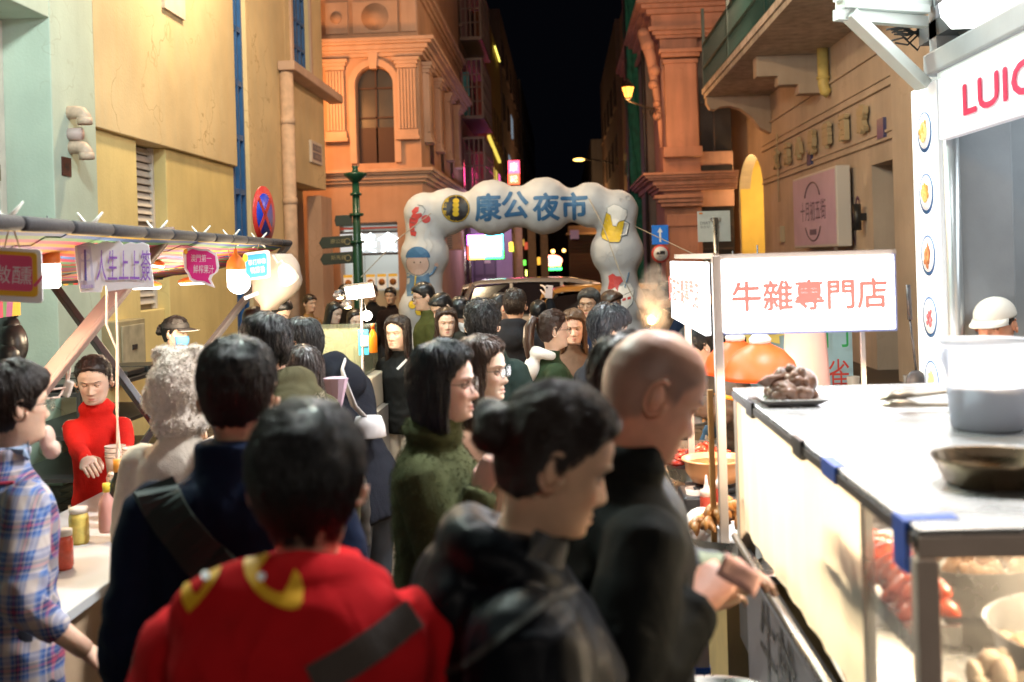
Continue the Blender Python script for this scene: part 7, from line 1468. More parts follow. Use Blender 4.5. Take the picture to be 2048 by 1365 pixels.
        if drop:
            rg_ = []; M_ = KA; nz = 22 if near else 16
            gap0 = R(f.get('gap', 56))
            for i in range(nz):
                z = .045 + (drop - .045) * i / (nz - 1)
                gp = gap0 * (1 + .10 * ss(0, -.1, z)) + (R(38) * ss(-.12, -.3, z) if hair == 'long' else 0)
                hw = itp(z, [-.4, -.2, -.1, 0, .05], [.105, .10, .094, .093, .088]) if hair == 'long' else itp(z, [-.14, -.1, 0, .05], [.090, .097, .096, .088])
                hb = itp(z, [-.4, -.2, -.1, 0, .05], [-.165, -.14, -.112, -.115, -.11]) if hair == 'long' else itp(z, [-.14, -.1, 0, .05], [-.075, -.10, -.117, -.112])
                hf = .075
                outer = []; inner = []
                for j in range(M_ // 2 + 1):
                    t = j / (M_ // 2); a = gp + (2 * math.pi - 2 * gp) * t
                    c_, s_ = math.cos(a), math.sin(a)
                    nn = 1 + .05 * mnoise.noise(Vector((math.cos(a) * 5 + seed, math.sin(a) * 5, z * 4))) + .03 * mnoise.noise(Vector((math.cos(a) * 15, math.sin(a) * 15 + seed, z * 5)))
                    p = Vector((hw * s_ * nn, (hf * c_ if c_ > 0 else -hb * c_) * nn, z)); 
                    ends = drop + (z - drop)  # straight hem
                    outer.append(p); inner.append(Vector((p.x * .80, p.y * .80, z)))
                rg_.append(outer + inner[::-1])
            q.rings(rg_, True, True, True)
        if hair == 'pony':
            a = Vector((0, -.088, .065)); pts = [a, a + Vector((0, -.045, .012)), a + Vector((0, -.075, -.04)), a + Vector((.0, -.085, -.13)), a + Vector((0, -.075, -.22)), a + Vector((0, -.06, -.29))]
            q.tube(pts, [.012, .028, .036, .036, .028, .006], 14)
        if hair in ('bun',):
            for c_, r_ in (((0, -.118, .028), (.040, .030, .034)), ((.018, -.125, .008), (.026, .026, .022)), ((-.018, -.13, .045), (.022, .026, .02))):
                q.ball(c_, r_, 20, 14)
        if hair == 'tied': q.ball((0, -.105, -.03), (.03, .028, .034), 16, 10)
        if hair == 'mop': pass
        hobj = addc(q, 'hair', hm, smooth=True); hs = hobj
        if near:
            cnt = {1: 1200, 2: 4000, 3: 7500}[near]
            me = hobj.data; bv = BVHTree.FromPolygons([v.co for v in me.vertices], [tuple(p.vertices) for p in me.polygons])
            vs = [v.co for v in me.vertices]; sd = []
            tries = 0
            crown = Hm @ Vector((.015, -.035, .13)); dn = Hr.to_3x3() @ Vector((0, 0, -1))
            mpoly = list(me.polygons)
            while len(sd) < cnt and tries < cnt * 6:
                tries += 1; pl_ = mpoly[rg.randrange(len(mpoly))]; p = Vector(vs[pl_.vertices[rg.randrange(len(pl_.vertices))]]).lerp(pl_.center, rg.random()); lp = Hi @ p
                on = bv.find_nearest(p)
                if lp.z < -.10 and not drop: continue
                base_r = head_pt(math.atan2(lp.x, lp.y), min(max(lp.z, -.1), .118), f, False)
                if Vector((lp.x, lp.y)).length < Vector((base_r.x, base_r.y)).length + .003 and lp.z < .112: continue
                sd.append(p)
            def flow(p):
                if hair in ('bun', 'pony', 'tied'):
                    lp = Hi @ p
                    if lp.y > -.11: return (Hm @ Vector((0, -.13, .02)) - p).normalized() + dn * .15
                    return Hr.to_3x3() @ Vector((-(lp.z - .012), 0, lp.x)) * 20
                v = p - crown; return v.normalized() + dn * (.35 + (1.2 if drop else 0))
            strands_on(bv, sd, flow, .055 if not drop else .09, 'strands', hm, hobj, r=.0007 if near > 1 else .0011, jit=.15 if hair != 'spiky' else .6, lift=.005 if hair not in ('mop', 'spiky') else .009, seed=seed)
    # ---- glasses, mask
    if glasses:
        q = MB(Hm); gm = mat('glasses_frame', (.08, .06, .045, 1), .3, metal=.8) if glasses == 'thin' else mat('glasses_dark', (.02, .015, .012, 1), .3)
        for sx in (-1, 1):
            c0 = Vector((sx * .034, .098, -.004)); q.tube([c0 + Vector((math.cos(t) * .024, -abs(math.cos(t)) * sx * math.copysign(.003, math.cos(t)), math.sin(t) * .0195)) for t in [2 * math.pi * k / 20 for k in range(21)]], .0011, 6, caps=False)
            q.tube([Vector((sx * .058, .094, .002)), Vector((sx * .078, .06, .004)), Vector((sx * .082, -.012, .006)), Vector((sx * .080, -.03, -.01))], .0013, 6)
        q.tube([Vector((-.011, .1, .0)), Vector((0, .104, .003)), Vector((.011, .1, .0))], .0012, 6)
        g = addc(q, 'glasses', gm)
        q = MB(Hm)
        for sx in (-1, 1): q.lathe([(.0001, .0), (.0225, 0), (.0225, .0012), (.0001, .0015)], 18)
        q = MB()
        for sx in (-1, 1):
            q.M = Hm @ Matrix.Translation((sx * .034, .098, -.004)) @ Matrix.Rotation(R(90), 4, 'X'); q.lathe([(.023, -.0005), (.0229, .0005)], 18)
        addc(q, 'lens', mat('lens', (1, 1, 1, 1), .02, trans=1., alpha=.25), g)
    if mask:
        q = MB(Hm); rg_ = []
        for z in np.linspace(-.018, -.112, 12):
            rg_.append([head_pt(a, max(z, -.108), f, False) * 1.0 + Vector((math.sin(a) * .004, .006 + .020 * gs(a, .5) * gs(z + .05, .04), 0)) for a in np.linspace(-1.25, 1.25, 17)])
        q.rings(rg_, False, False, True, cyc=False)
        for sx in (-1, 1):
            q.tube([rg_[2][0 if sx < 0 else -1], Vector((sx * .083, -.005, .012)), Vector((sx * .084, -.03, -.01)), rg_[9][0 if sx < 0 else -1]], .0013, 5)
        mo = addc(q, 'face_mask', mat('mask_%d' % int(mask[2] * 100), (*mask, 1), .8), smooth=True); md = mo.modifiers.new('t', 'SOLIDIFY'); md.thickness = .002
    # ---- top garment
    g = MB(); vx = {0: .018, 1: .0135, 2: .0095, 3: .0085}[near]
    th = {'sweater': 1.0, 'shirt': 1.02, 'jacket': 1.08, 'coat': 1.12, 'puffer': 1.2, 'hoodie': 1.1}[top] * tscale
    NT = 28; rg_ = []
    prof = [(hem, .172, .130, 0), (hem * .5, .174, .132, 0), (0, .168, .128, 0), (.12, .154, .118, 0), (.22, .160, .122, .004), (.32, .170, .127, .004), (.385, .168, .118, 0), (.42, .150, .102, -.006), (.448, .122, .088, -.010), (.472, .094, .078, -.012), (.495, .074, .070, -.012), (.515 + collar * .3, .068 + collar * .25, .066 + collar * .25, -.006), (.52 + collar, .066 + collar * .35, .064 + collar * .35, .0)]
    for z, w, dd, yo in prof:
        bust = .022 * gs(z - .29, .06) if fem else 0
        e = th if z < .47 else 1 + (th - 1) * .5
        rg_.append([Tm @ Vector((w * gw * e * s * math.sin(a), yo + (dd * e * s + (bust * max(0, math.cos(a)))) * math.cos(a) * (1 + .08 * (fat - 1)), z * s)) for a in [2 * math.pi * j / NT for j in range(NT)]])
    g.rings(rg_)
    cuffs = []
    for nm, bare in (('L', bareL), ('R', bareR)):
        sh, el, wr, Mh = frames[nm]; w2 = wr.lerp(el, bare) if bare else wr + (wr - el).normalized() * .006
        ra = {'sweater': .066, 'shirt': .068, 'jacket': .074, 'coat': .08, 'puffer': .088, 'hoodie': .078}[top] * sleeve * (.92 if fem else 1) * (1 + .5 * (fat - 1)) * s
        pts, rr = limb(sh, el, w2, ra, ra * .82, max(ra * .60, .036))
        sgn = -1 if nm == 'L' else 1
        pts = [Tm @ Vector((sgn * .09 * gw * s, -.01, .405 * s)), Tm @ Vector((sgn * .135 * gw * s, -.012, .408 * s))] + pts; rr = [ra * .55, ra * .74, ra * .93] + rr[1:]
        g.ball(Tm @ Vector((sgn * .158 * gw * s, -.012, .395 * s)), ra * .95, 14, 10)
        g.tube(pts, rr, 16); cuffs.append((w2, (w2 - el).normalized(), ra * .6))
    if isinstance(hood, float):
        q_ = hood; g.ball(Tm @ Vector((0, -.115 * s, .40 * s)), (.165 * q_ * s, .085 * q_ * s, .125 * q_ * s), 28, 18, rot=Matrix.Rotation(R(-8) - ln, 3, 'X')); g.ball(Tm @ Vector((-.035, -.085 * s, .475 * s)), (.165 * s, .09 * s, .095 * s), 28, 18); hood = 'down'
    if hood == 'down':
        rt = [Tm @ Vector((math.sin(t) * .098 * s, -.020 + math.cos(t) * .080 * s, (.485 + .035 * (1 - math.cos(t)) * .5 - .03 * (1 + math.cos(t)) * .5) * s)) for t in [2 * math.pi * k / 20 for k in range(21)]]
        g.tube(rt, [.026 + .024 * (1 - math.cos(2 * math.pi * k / 20)) / 2 for k in range(21)], 12, caps=False)
        g.ball(Tm @ Vector((0, -.125 * s, .425 * s)), (.125 * s, .060 * s, .095 * s), 22, 14, rot=Matrix.Rotation(R(-12) - ln, 3, 'X'))
    if hood == 'collar':
        rt = [Tm @ Vector((math.sin(t) * .082 * s, -.010 + math.cos(t) * .070 * s, (.50 + .012 * (1 - math.cos(t))) * s)) for t in [2 * math.pi * k / 20 for k in range(21)]]
        g.tube(rt, .022, 10, caps=False)
    me = bpy.data.meshes.new('g'); me.from_pydata(g.v, [], g.f); fixnormals(me)
    r_ = evalmesh(me, [('REMESH', dict(mode='VOXEL', voxel_size=vx)), ('SMOOTH', dict(iterations=5, factor=.6))]); bpy.data.meshes.remove(me)
    n = len(r_.vertices); co = np.empty(n * 3); r_.vertices.foreach_get('co', co); no = np.empty(n * 3); r_.vertices.foreach_get('normal', no)
    co = co.reshape(-1, 3); no = no.reshape(-1, 3); amp = {'sweater': .004, 'shirt': .006, 'jacket': .008, 'coat': .006, 'puffer': .010, 'hoodie': .009}[top]
    dd = np.empty(n); els = [frames['L'][1], frames['R'][1]]
    for i in range(n):
        p = Vector(co[i]); w_ = Vector((p.x + .05 * mnoise.noise(p * 4 + Vector((seed, 0, 0))), p.y, p.z + .06 * mnoise.noise(p * 3.1 + Vector((0, seed, 3)))))
        a = mnoise.noise(Vector((w_.x * 9, w_.y * 9, w_.z * 13 + seed))); c_ = mnoise.noise(Vector((w_.x * 22 + w_.z * 9, w_.y * 22, w_.z * 26 + seed)))
        v = (.5 - abs(a) * 2.2) * .9 + c_ * .45
        ed = min((p - e).length for e in els); k = .55 + 1.2 * gs(ed, .1) + .5 * gs(p.z - .98 * s, .12)
        if top == 'puffer': v += 1.1 * (abs(math.sin((p.z + .02 * a) * 52)) ** .5 - .6)
        dd[i] = v * amp * k
    co += no * dd[:, None]; r_.vertices.foreach_set('co', co.ravel()); r_.update()
    r_.polygons.foreach_set('use_smooth', [True] * len(r_.polygons))
    tm = tmat or mat('cloth_%d_%d_%d_%s' % (int(tcol[0] * 1e3), int(tcol[1] * 1e3), int(tcol[2] * 1e3), top), (*tcol, 1), {'puffer': .42, 'jacket': .72}.get(top, .92), noise=.15, nscale=14, bump=.25 if top != 'puffer' else .08, bscale={'sweater': 160, 'coat': 220}.get(top, 320), spec=.07)
    if 'folds' not in tm: cloth_folds(tm, st={'sweater': .25, 'coat': .3}.get(top, .5)); tm['folds'] = 1
    r_.materials.clear(); r_.materials.append(tm)
    go = bpy.data.objects.new({'sweater': 'sweater', 'shirt': 'shirt', 'jacket': 'jacket', 'coat': 'coat', 'puffer': 'puffer_jacket', 'hoodie': 'hoodie'}[top], r_); COL.objects.link(go); go.parent = root
    # ---- trousers, shoes
    if legs:
        g = MB(); g.rings([[Tm @ Vector((w * gw * s * math.sin(a), dd_ * s * math.cos(a), z * s)) for a in [2 * math.pi * j / 20 for j in range(20)]] for z, w, dd_ in ((-.12, .15, .105), (-.05, .168, .118), (.03, .165, .115), (.09, .155, .11))])
        for sx in (-1, 1):
            st = stride * sx
            g.tube([Vector((sx * .085 * s, 0, .88 * s)), Vector((sx * .095 * s, .01 + st * .25, .68 * s)), Vector((sx * .10 * s, .012 + st * .55, .48 * s)), Vector((sx * .10 * s, st * .8, .25 * s)), Vector((sx * .105 * s, st, .055 * s))], [.094, .085, .066, .062, .062], 16)
        me = bpy.data.meshes.new('g'); me.from_pydata(g.v, [], g.f); fixnormals(me)
        r_ = evalmesh(me, [('REMESH', dict(mode='VOXEL', voxel_size=.017)), ('SMOOTH', dict(iterations=4, factor=.5))]); bpy.data.meshes.remove(me)
        for v in r_.vertices:
            p = v.co; v.co = p + v.normal * (.007 * (.5 - abs(mnoise.noise(Vector((p.x * 10, p.y * 10, p.z * 11 + seed)))) * 2))
        r_.polygons.foreach_set('use_smooth', [True] * len(r_.polygons)); r_.materials.clear()
        r_.materials.append(mat('trousers_%d_%d' % (int(bcol[0] * 1e3), int(bcol[2] * 1e3)), (*bcol, 1), .85, noise=.15, nscale=10, bump=.2, bscale=300))
        to = bpy.data.objects.new('trousers', r_); COL.objects.link(to); to.parent = root
        for sx in (-1, 1):
            q = MB(Matrix.Translation((sx * .105 * s, stride * sx, 0)) @ Matrix.Rotation(R(-8 * sx), 4, 'Z')); rr = []
            for y, w, h in ((-.085, .02, .05), (-.075, .034, .075), (-.03, .038, .09), (.03, .042, .075), (.10, .047, .052), (.155, .042, .04), (.18, .022, .028)):
                rr.append([Vector((w * math.cos(t), y, max(.0, h * .5 + h * .55 * math.sin(t)))) for t in [2 * math.pi * k / 12 for k in range(12)]])
            q.rings(rr)
            addc(q, 'shoe', mat('shoe_%d' % int(scol[0] * 100), (*scol, 1), .5), smooth=True)
    return dict(root=root, base=base_, Hm=Hm, Tm=Tm, s=s, frames=frames, garment=go, addc=addc, hm=hm, rot=rot, seed=seed, gw=gw, hair=hs)
# ------------------------------------------------------------------ the crowd
SK1, SK2, SK3, SKR = (.68, .42, .30), (.76, .52, .40), (.60, .36, .24), (.70, .35, .24)
BRN = (.045, .020, .012); DBR = (.022, .012, .009); BLK = (.010, .009, .010)
def garment_bvh(p):
    o = p['garment']; W_ = Matrix.Translation(p['base']) @ p['rot']
    return BVHTree.FromPolygons([W_ @ v.co for v in o.data.vertices], [tuple(q.vertices) for q in o.data.polygons]), W_
def strap_px(p, pts, w, m, name='strap', lift=.006, n=26, bv=None):
    bv = bv or garment_bvh(p)[0]; W_ = Matrix.Translation(p['base']) @ p['rot']; H = []
    for k in range(n):
        u = k / (n - 1) * (len(pts) - 1); i = min(int(u), len(pts) - 2); f = u - i; x = pts[i][0] * (1 - f) + pts[i + 1][0] * f; y = pts[i][1] * (1 - f) + pts[i + 1][1] * f
        h = bv.ray_cast(CC, ray(x, y).normalized())
        if h[0] is not None: H.append((h[0], h[1]))
    if len(H) < 3: return
    L, Rr, L2, R2 = [], [], [], []
    for i, (c, nn) in enumerate(H):
        t = (H[min(i + 1, len(H) - 1)][0] - H[max(i - 1, 0)][0]).normalized(); b = t.cross(nn).normalized()
        L.append(c + b * w / 2 + nn * lift); Rr.append(c - b * w / 2 + nn * lift); L2.append(c + b * w / 2 - nn * .01); R2.append(c - b * w / 2 - nn * .01)
    q = MB(W_.inverted()); q.rings([[a, b, c_, d_] for a, b, c_, d_ in zip(L, Rr, R2, L2)], smooth=False); o = q.build(name, m, None); o.parent = p['root']; return o
def print_px(p, poly, m, name='print', lift=.003, bv=None):
    bv = bv or garment_bvh(p)[0]; W_ = Matrix.Translation(p['base']) @ p['rot']; me = bpy.data.meshes.new(name); me.from_pydata([(x, y, 0) for x, y in poly], [], [tuple(range(len(poly)))]); bm = bmesh.new(); bm.from_mesh(me); bmesh.ops.triangulate(bm, faces=bm.faces)
    for _ in range(7):
        es = [e for e in bm.edges if e.calc_length() > 12]
        if not es: break
        bmesh.ops.subdivide_edges(bm, edges=es, cuts=1); bmesh.ops.triangulate(bm, faces=bm.faces)
    Wi = W_.inverted(); bad = []
    for v in bm.verts:
        h = bv.ray_cast(CC, ray(v.co.x, v.co.y).normalized())
        if h[0] is not None: v.co = Wi @ (h[0] + h[1] * lift - ray(v.co.x, v.co.y).normalized() * .002)
        else: bad.append(v)
    bmesh.ops.delete(bm, geom=bad, context='VERTS'); bm.to_mesh(me); bm.free(); me.materials.append(m); o = bpy.data.objects.new(name, me); COL.objects.link(o); o.parent = p['root']; me.polygons.foreach_set('use_smooth', [True] * len(me.polygons)); return o
def cap(p, m, visor=False, brim=.085, name='cap'):
    Hm = p['Hm']; q = MB(Hm); rg_ = []
    for z in np.linspace(.130 if not visor else .085, .040, 14):
        rr = []
        for a in np.linspace(0, 2 * math.pi, 33)[:-1]:
            zz = min(z, .118); b_ = head_pt(a, zz if z < .118 else .118, {}, False); k = 1.0
            if z >= .09: 
                t = math.sqrt(max(0, 1 - ((z - .045) / .0865) ** 2)); b_ = Vector((.094 * t * math.sin(a), -.008 + .112 * t * math.cos(a), z))
            else: b_ = Vector((.094 * math.sin(a), -.008 + .112 * math.cos(a), z)) * 1.0; t = math.sqrt(max(0, 1 - ((z - .045) / .0865) ** 2)); b_.x *= t; b_.y = -.008 + (b_.y + .008) * t; b_.z = z
            rr.append(b_)
        rg_.append(rr)
    q.rings(rg_, not visor, False, True); o = p['addc'](q, name, m, smooth=True); o.modifiers.new('t', 'SOLIDIFY').thickness = .003
    q = MB(Hm); aa = np.linspace(-1.1, 1.1, 15); inn = [Vector((.094 * math.sin(a), -.008 + .112 * math.cos(a), .045)) for a in aa]; out = [Vector((.098 * math.sin(a), -.008 + .112 * math.cos(a) + brim * math.cos(a * 1.25) ** .8, .030 - .012 * abs(math.sin(a)))) for a in aa]
    q.rings([inn, out], False, False, True, cyc=False); o2 = p['addc'](q, 'brim', m, o, smooth=True); o2.modifiers.new('t', 'SOLIDIFY').thickness = .004
    q = MB(Hm); q.tube(out, .0028, 6); p['addc'](q, 'brim_edge', mat('brim_piping', (.6, .58, .55), .7), o)
    return o
def hood_lump(p, m, name='hood', s=1.):
    q = MB(p['Tm']); sc = p['s']
    q.tube([Vector((math.sin(t) * .10 * sc, -.020 + math.cos(t) * .085 * sc, (.485 + .045 * (1 - math.cos(t)) * .5) * sc)) for t in np.linspace(1.3, 2 * math.pi - 1.3, 20)], [.014 + .026 * (1 - math.cos(t)) / 2 for t in np.linspace(1.3, 2 * math.pi - 1.3, 20)], 12)
    q.ball((0, -.125 * sc, .425 * sc), (.10 * sc * s, .055 * sc, .10 * sc * s), 20, 12, rot=Matrix.Rotation(R(-12), 3, 'X'))
    me = bpy.data.meshes.new('g'); me.from_pydata(q.v, [], q.f); fixnormals(me); r_ = evalmesh(me, [('REMESH', dict(mode='VOXEL', voxel_size=.012)), ('SMOOTH', dict(iterations=5, factor=.6))]); bpy.data.meshes.remove(me)
    for v in r_.vertices: v.co = v.co + v.normal * .006 * mnoise.noise(v.co * 18)
    r_.polygons.foreach_set('use_smooth', [True] * len(r_.polygons)); r_.materials.clear(); r_.materials.append(m); o = bpy.data.objects.new(name, r_); COL.objects.link(o); o.parent = p['root']; return o
M_strap = mat('strap_black', (.025, .024, .022), .7, bump=.2, bscale=200)
M_whood = mat('fleece_white', (.70, .66, .62), .9, bump=.4, bscale=120, sheen=.3)

# plaid cloth
def plaid():
    M_ = mat('plaid_cotton', (.4, .45, .6), .85, bump=.15, bscale=400); t = M_.node_tree; N = t.nodes; L = t.links; b = N['Principled BSDF']; tc = N.new('ShaderNodeTexCoord'); sp = N.new('ShaderNodeSeparateXYZ')
    nz = N.new('ShaderNodeTexNoise'); nz.inputs['Scale'].default_value = 3; L.new(tc.outputs['Object'], nz.inputs[0]); va = N.new('ShaderNodeVectorMath'); va.operation = 'MULTIPLY_ADD'; va.inputs[1].default_value = (.03, .03, .03); L.new(nz.outputs[1], va.inputs[0]); L.new(tc.outputs['Object'], va.inputs[2]); L.new(va.outputs[0], sp.inputs[0])
    def band(sock, per, ramp):
        m1 = N.new('ShaderNodeMath'); m1.operation = 'MULTIPLY'; m1.inputs[1].default_value = 1 / per; L.new(sock, m1.inputs[0]); m2 = N.new('ShaderNodeMath'); m2.operation = 'FRACT'; L.new(m1.outputs[0], m2.inputs[0])
        cr = N.new('ShaderNodeValToRGB'); cr.color_ramp.interpolation = 'CONSTANT'; e = cr.color_ramp.elements; e[0].position = 0; e[0].color = ramp[0][1]; e[1].position = ramp[1][0]; e[1].color = ramp[1][1]
        for p_, c_ in ramp[2:]: q = e.new(p_); q.color = c_
        L.new(m2.outputs[0], cr.inputs[0]); return cr.outputs[0]
    w, bl, nv, rd, lt = (.46, .38, .34, 1), (.035, .09, .28, 1), (.02, .03, .10, 1), (.36, .04, .08, 1), (.18, .24, .40, 1)
    rx = [(0, w), (.30, lt), (.36, bl), (.46, w), (.49, nv), (.58, rd), (.63, nv), (.72, w), (.75, bl), (.86, lt), (.92, bl)]
    sx = N.new('ShaderNodeMath'); sx.operation = 'ADD'; L.new(sp.outputs[0], sx.inputs[0]); L.new(sp.outputs[1], sx.inputs[1])
    a = band(sx.outputs[0], .092, rx); c = band(sp.outputs[2], .10, rx); m = N.new('ShaderNodeMix'); m.data_type = 'RGBA'; m.inputs[0].default_value = .5; L.new(a, m.inputs[6]); L.new(c, m.inputs[7]); L.new(m.outputs[2], b.inputs['Base Color']); return M_
p = person(30, 812, 3.1, 42, 'man in a blue plaid shirt with rolled sleeves and glasses at the left edge', sex='m', hair='short', hcol=DBR, skin=SK1, top='shirt', tmat=plaid(), bcol=(.012, .014, .03), near=2, glasses='dark', bareR=.42, hem=-.2, fat=1.06, seed=1, f=dict(vol=1.0), armR=('px', 170, 1300, 2.95), poleR=(.5, -1, 0))
strap_px(p, [(-20, 900), (20, 893), (85, 900), (118, 915)], .07, mat('denim_yoke', (.28, .36, .50), .85, bump=.2, bscale=300), 'collar_yoke', .004)
strap_px(p, [(-20, 969), (28, 967)], .008, mat('loop_crimson', (.35, .02, .05), .7), 'loop')
p = person(187, 757, 5.35, 168, 'woman in a red turtleneck sweater looking down behind the drink counter', sex='f', hair='tied', hcol=DBR, skin=SK2, top='sweater', tcol=(.66, .022, .016), bcol=(.01, .01, .012), near=1, hp=14, eyes=2, hood='collar', collar=.045, armL=('px', 245, 945, 5.0), armR=('px', 180, 940, 4.9), seed=2, fat=1.0, head=1.0, hem=-.06)
q = MB(p['Hm']); 
for sx in (-1, 1): q.tube([Vector((sx * .085 + .008 * math.cos(a), -.008, -.05 + .014 * math.sin(a))) for a in np.linspace(0, 6.28, 12)], .0015, 5)
p['addc'](q, 'earring', mat('earring', (.6, .5, .3), .2, metal=1))
# fluffy bear-ear hood
p = person(368, 786, 3.85, 12, 'person in a cream fleece coat with a fluffy bear eared hood up', sex='f', hair='none', skin=SK2, top='coat', tcol=(.66, .56, .46), bcol=(.03, .03, .03), near=1, eyes=0, seed=3, sleeve=1.1, fat=1.15)
mf = mat('fleece_fur', (.78, .66, .56), .95, sheen=.4, bump=.6, bscale=70, noise=.15, nscale=30); q = MB(p['Hm']); q.ball((0, -.01, .02), (.122, .135, .155), 30, 20); q.ball((0, -.03, -.10), (.105, .11, .08), 24, 14); q.ball((-.075, -.02, .140), (.045, .032, .040), 16, 12); q.ball((.065, -.02, .145), (.045, .032, .040), 16, 12)
q.ball((-.12, -.03, -.02), (.035, .04, .06), 14, 10)
me = bpy.data.meshes.new('g'); me.from_pydata(q.v, [], q.f); fixnormals(me); r_ = evalmesh(me, [('REMESH', dict(mode='VOXEL', voxel_size=.009)), ('SMOOTH', dict(iterations=4, factor=.6))])
for v in r_.vertices: v.co = v.co + v.normal * (.005 * mnoise.noise(v.co * 45) + .008 * mnoise.noise(v.co * 14))
r_.polygons.foreach_set('use_smooth', [True] * len(r_.polygons)); r_.materials.clear(); r_.materials.append(mf); ho = bpy.data.objects.new('fluffy_hood', r_); COL.objects.link(ho); ho.parent = p['root']
bv = BVHTree.FromPolygons([v.co for v in r_.vertices], [tuple(x.vertices) for x in r_.polygons]); rg = random.Random(1); sd = [r_.vertices[rg.randrange(len(r_.vertices))].co.copy() for _ in range(2600)]
strands_on(bv, sd, lambda q_: Vector((rg.gauss(0, 1), rg.gauss(0, 1), rg.gauss(-.3, 1))), .012, 'fleece', mf, ho, r=.0018, steps=3, jit=.6, lift=.006)
# navy man
p = person(476, 788, 2.5, -4, 'man in a dark navy top with a dark sling strap seen from behind', sex='m', hair='short', hcol=BLK, skin=SK3, top='jacket', tcol=(.006, .012, .034), bcol=(.01, .01, .015), near=2, seed=4, fat=1.12, collar=.03, tscale=1.05)
strap_px(p, [(300, 960), (345, 1040), (400, 1110), (470, 1170), (560, 1200)], .09, mat('strap_olive', (.012, .022, .022), .7), 'sling_strap', .008)
c = P(355, 1330, 2.36); t = thing('sling_bag', 'dark green sling bag on the back of the navy shirted man', 'bag', c); q = MB(); q.ball(c, (.10, .045, .13), 24, 16, rot=Euler((0, R(25), 0)).to_matrix()); o = q.build('pouch', mat('bag_dark_green', (.010, .020, .020), .75, bump=.3, bscale=30), t, smooth=True)
# red hoodie
p = person(615, 962, 1.74, -6, 'boy with black bowl cut hair in a red hoodie printed with yellow eyes', sex='m', hair='mop', hcol=BLK, skin=SK1, top='hoodie', tcol=(.52, .012, .016), bcol=(.01, .01, .012), near=3, seed=5, hood=1.2, fat=1.14, sleeve=1.12, f=dict(vol=.45))
gb = garment_bvh(p)[0]; Yp = mat('print_gold', (.80, .42, .01), .55)
print_px(p, [(487, 1128), (497, 1112), (515, 1107), (530, 1109), (539, 1113), (530, 1126), (520, 1138), (521, 1158), (536, 1178), (553, 1186), (566, 1188), (576, 1172), (586, 1148), (590, 1140), (600, 1152), (607, 1176), (606, 1204), (598, 1218), (582, 1221), (556, 1214), (530, 1200), (508, 1180), (492, 1154)], Yp, 'eye_print', bv=gb)
print_px(p, [(427, 1114), (438, 1112), (449, 1120), (446, 1134), (436, 1156), (418, 1184), (400, 1206), (380, 1226), (368, 1206), (365, 1186), (372, 1170), (382, 1166), (388, 1186), (398, 1190), (410, 1172), (418, 1146)], Yp, 'eye_print', bv=gb)
for x, y in ((524, 1157), (414, 1156)): print_px(p, circ(x, y, 9, 9, 12), Mw, 'eye_dot', .005, gb)
ms_ = mat('strap_brown_grey', (.060, .045, .038), .8, bump=.3, bscale=250)
strap_px(p, [(625, 1364), (700, 1322), (765, 1278), (825, 1230)], .045, ms_, 'backpack_strap', .006, 30, gb)
# bun woman
p = person(1112, 925, 1.80, 80, 'woman with a low bun and dark shiny hooded jacket close to the viewer', sex='f', hair='bun', hcol=DBR, skin=(.72, .44, .29), top='jacket', tcol=(.014, .015, .020), tmat=mat('shell_nylon', (.004, .005, .008), .42, spec=.10, bump=.12, bscale=60, noise=.1), bcol=(.01, .01, .012), near=3, seed=6, hood='down', hp=17, fat=1.36, sleeve=1.3, eyes=1, head=1.04, side=0, lean=6, tscale=1.15)
gb = garment_bvh(p)[0]; strap_px(p, [(1060, 1090), (1150, 1130), (1225, 1200), (1262, 1300), (1275, 1364)], .05, mat('strap_shiny', (.03, .03, .033), .5), 'backpack_strap', .007, 30, gb)
strap_px(p, [(840, 1365), (930, 1330), (1010, 1270), (1100, 1200), (1190, 1160)], .012, M_strap, 'jacket_seam', .003, 30, gb)
# bald man + hands with notes
p = person(1304, 788, 2.13, 76, 'bald man in a black high collared fleece counting banknotes at the case', sex='m', hair='buzz', hcol=BLK, skin=SKR, top='jacket', tcol=(.007, .008, .008), bcol=(.01, .01, .012), near=2, seed=7, hood='collar', hp=24, lean=5, collar=.03, fat=1.12, sleeve=1.0, head=1.14, eyes=2, armR=('px', 1392, 1215, 1.95), armL=('px', 1378, 1165, 2.2), curlR=.95, curlL=.7, poleR=(.5, -.5, -1), poleL=(-.4, -.6, -1), f=dict(buzz=.7, jaw=1.1))
c = P(1480, 1150, 1.93); t = thing('banknote', 'reddish banknote held up in the bald man\'s fingers', 'banknote', c); t['label'] = 'reddish banknote held in the fingers of the bald man'
mn = mat('banknote_red', (.66, .36, .31), .7, noise=.4, nscale=30)
q = MB(); fr = Euler((R(70), R(35), R(10))).to_matrix(); q.rings([[c + fr @ Vector((x, y, .004 * math.sin(x * 60))) for y in (-.022, -.008, .008, .022)] for x in np.linspace(-.04, .04, 8)], False, False, True, cyc=False); o = q.build('note', mn, t); o.modifiers.new('t', 'SOLIDIFY').thickness = .0006
c = P(1438, 1138, 2.08); q = MB(); fr = Euler((R(60), R(15), R(30))).to_matrix(); q.rings([[c + fr @ Vector((x, y, .003 * math.sin(x * 60))) for y in (-.03, 0, .03)] for x in np.linspace(-.045, .045, 8)], False, False, True, cyc=False); o = q.build('banknote', mat('banknote_green', (.20, .24, .17), .7, noise=.4, nscale=30)); tag(o, 'greenish banknote tucked behind the reddish one', 'banknote'); o.modifiers.new('t', 'SOLIDIFY').thickness = .0006
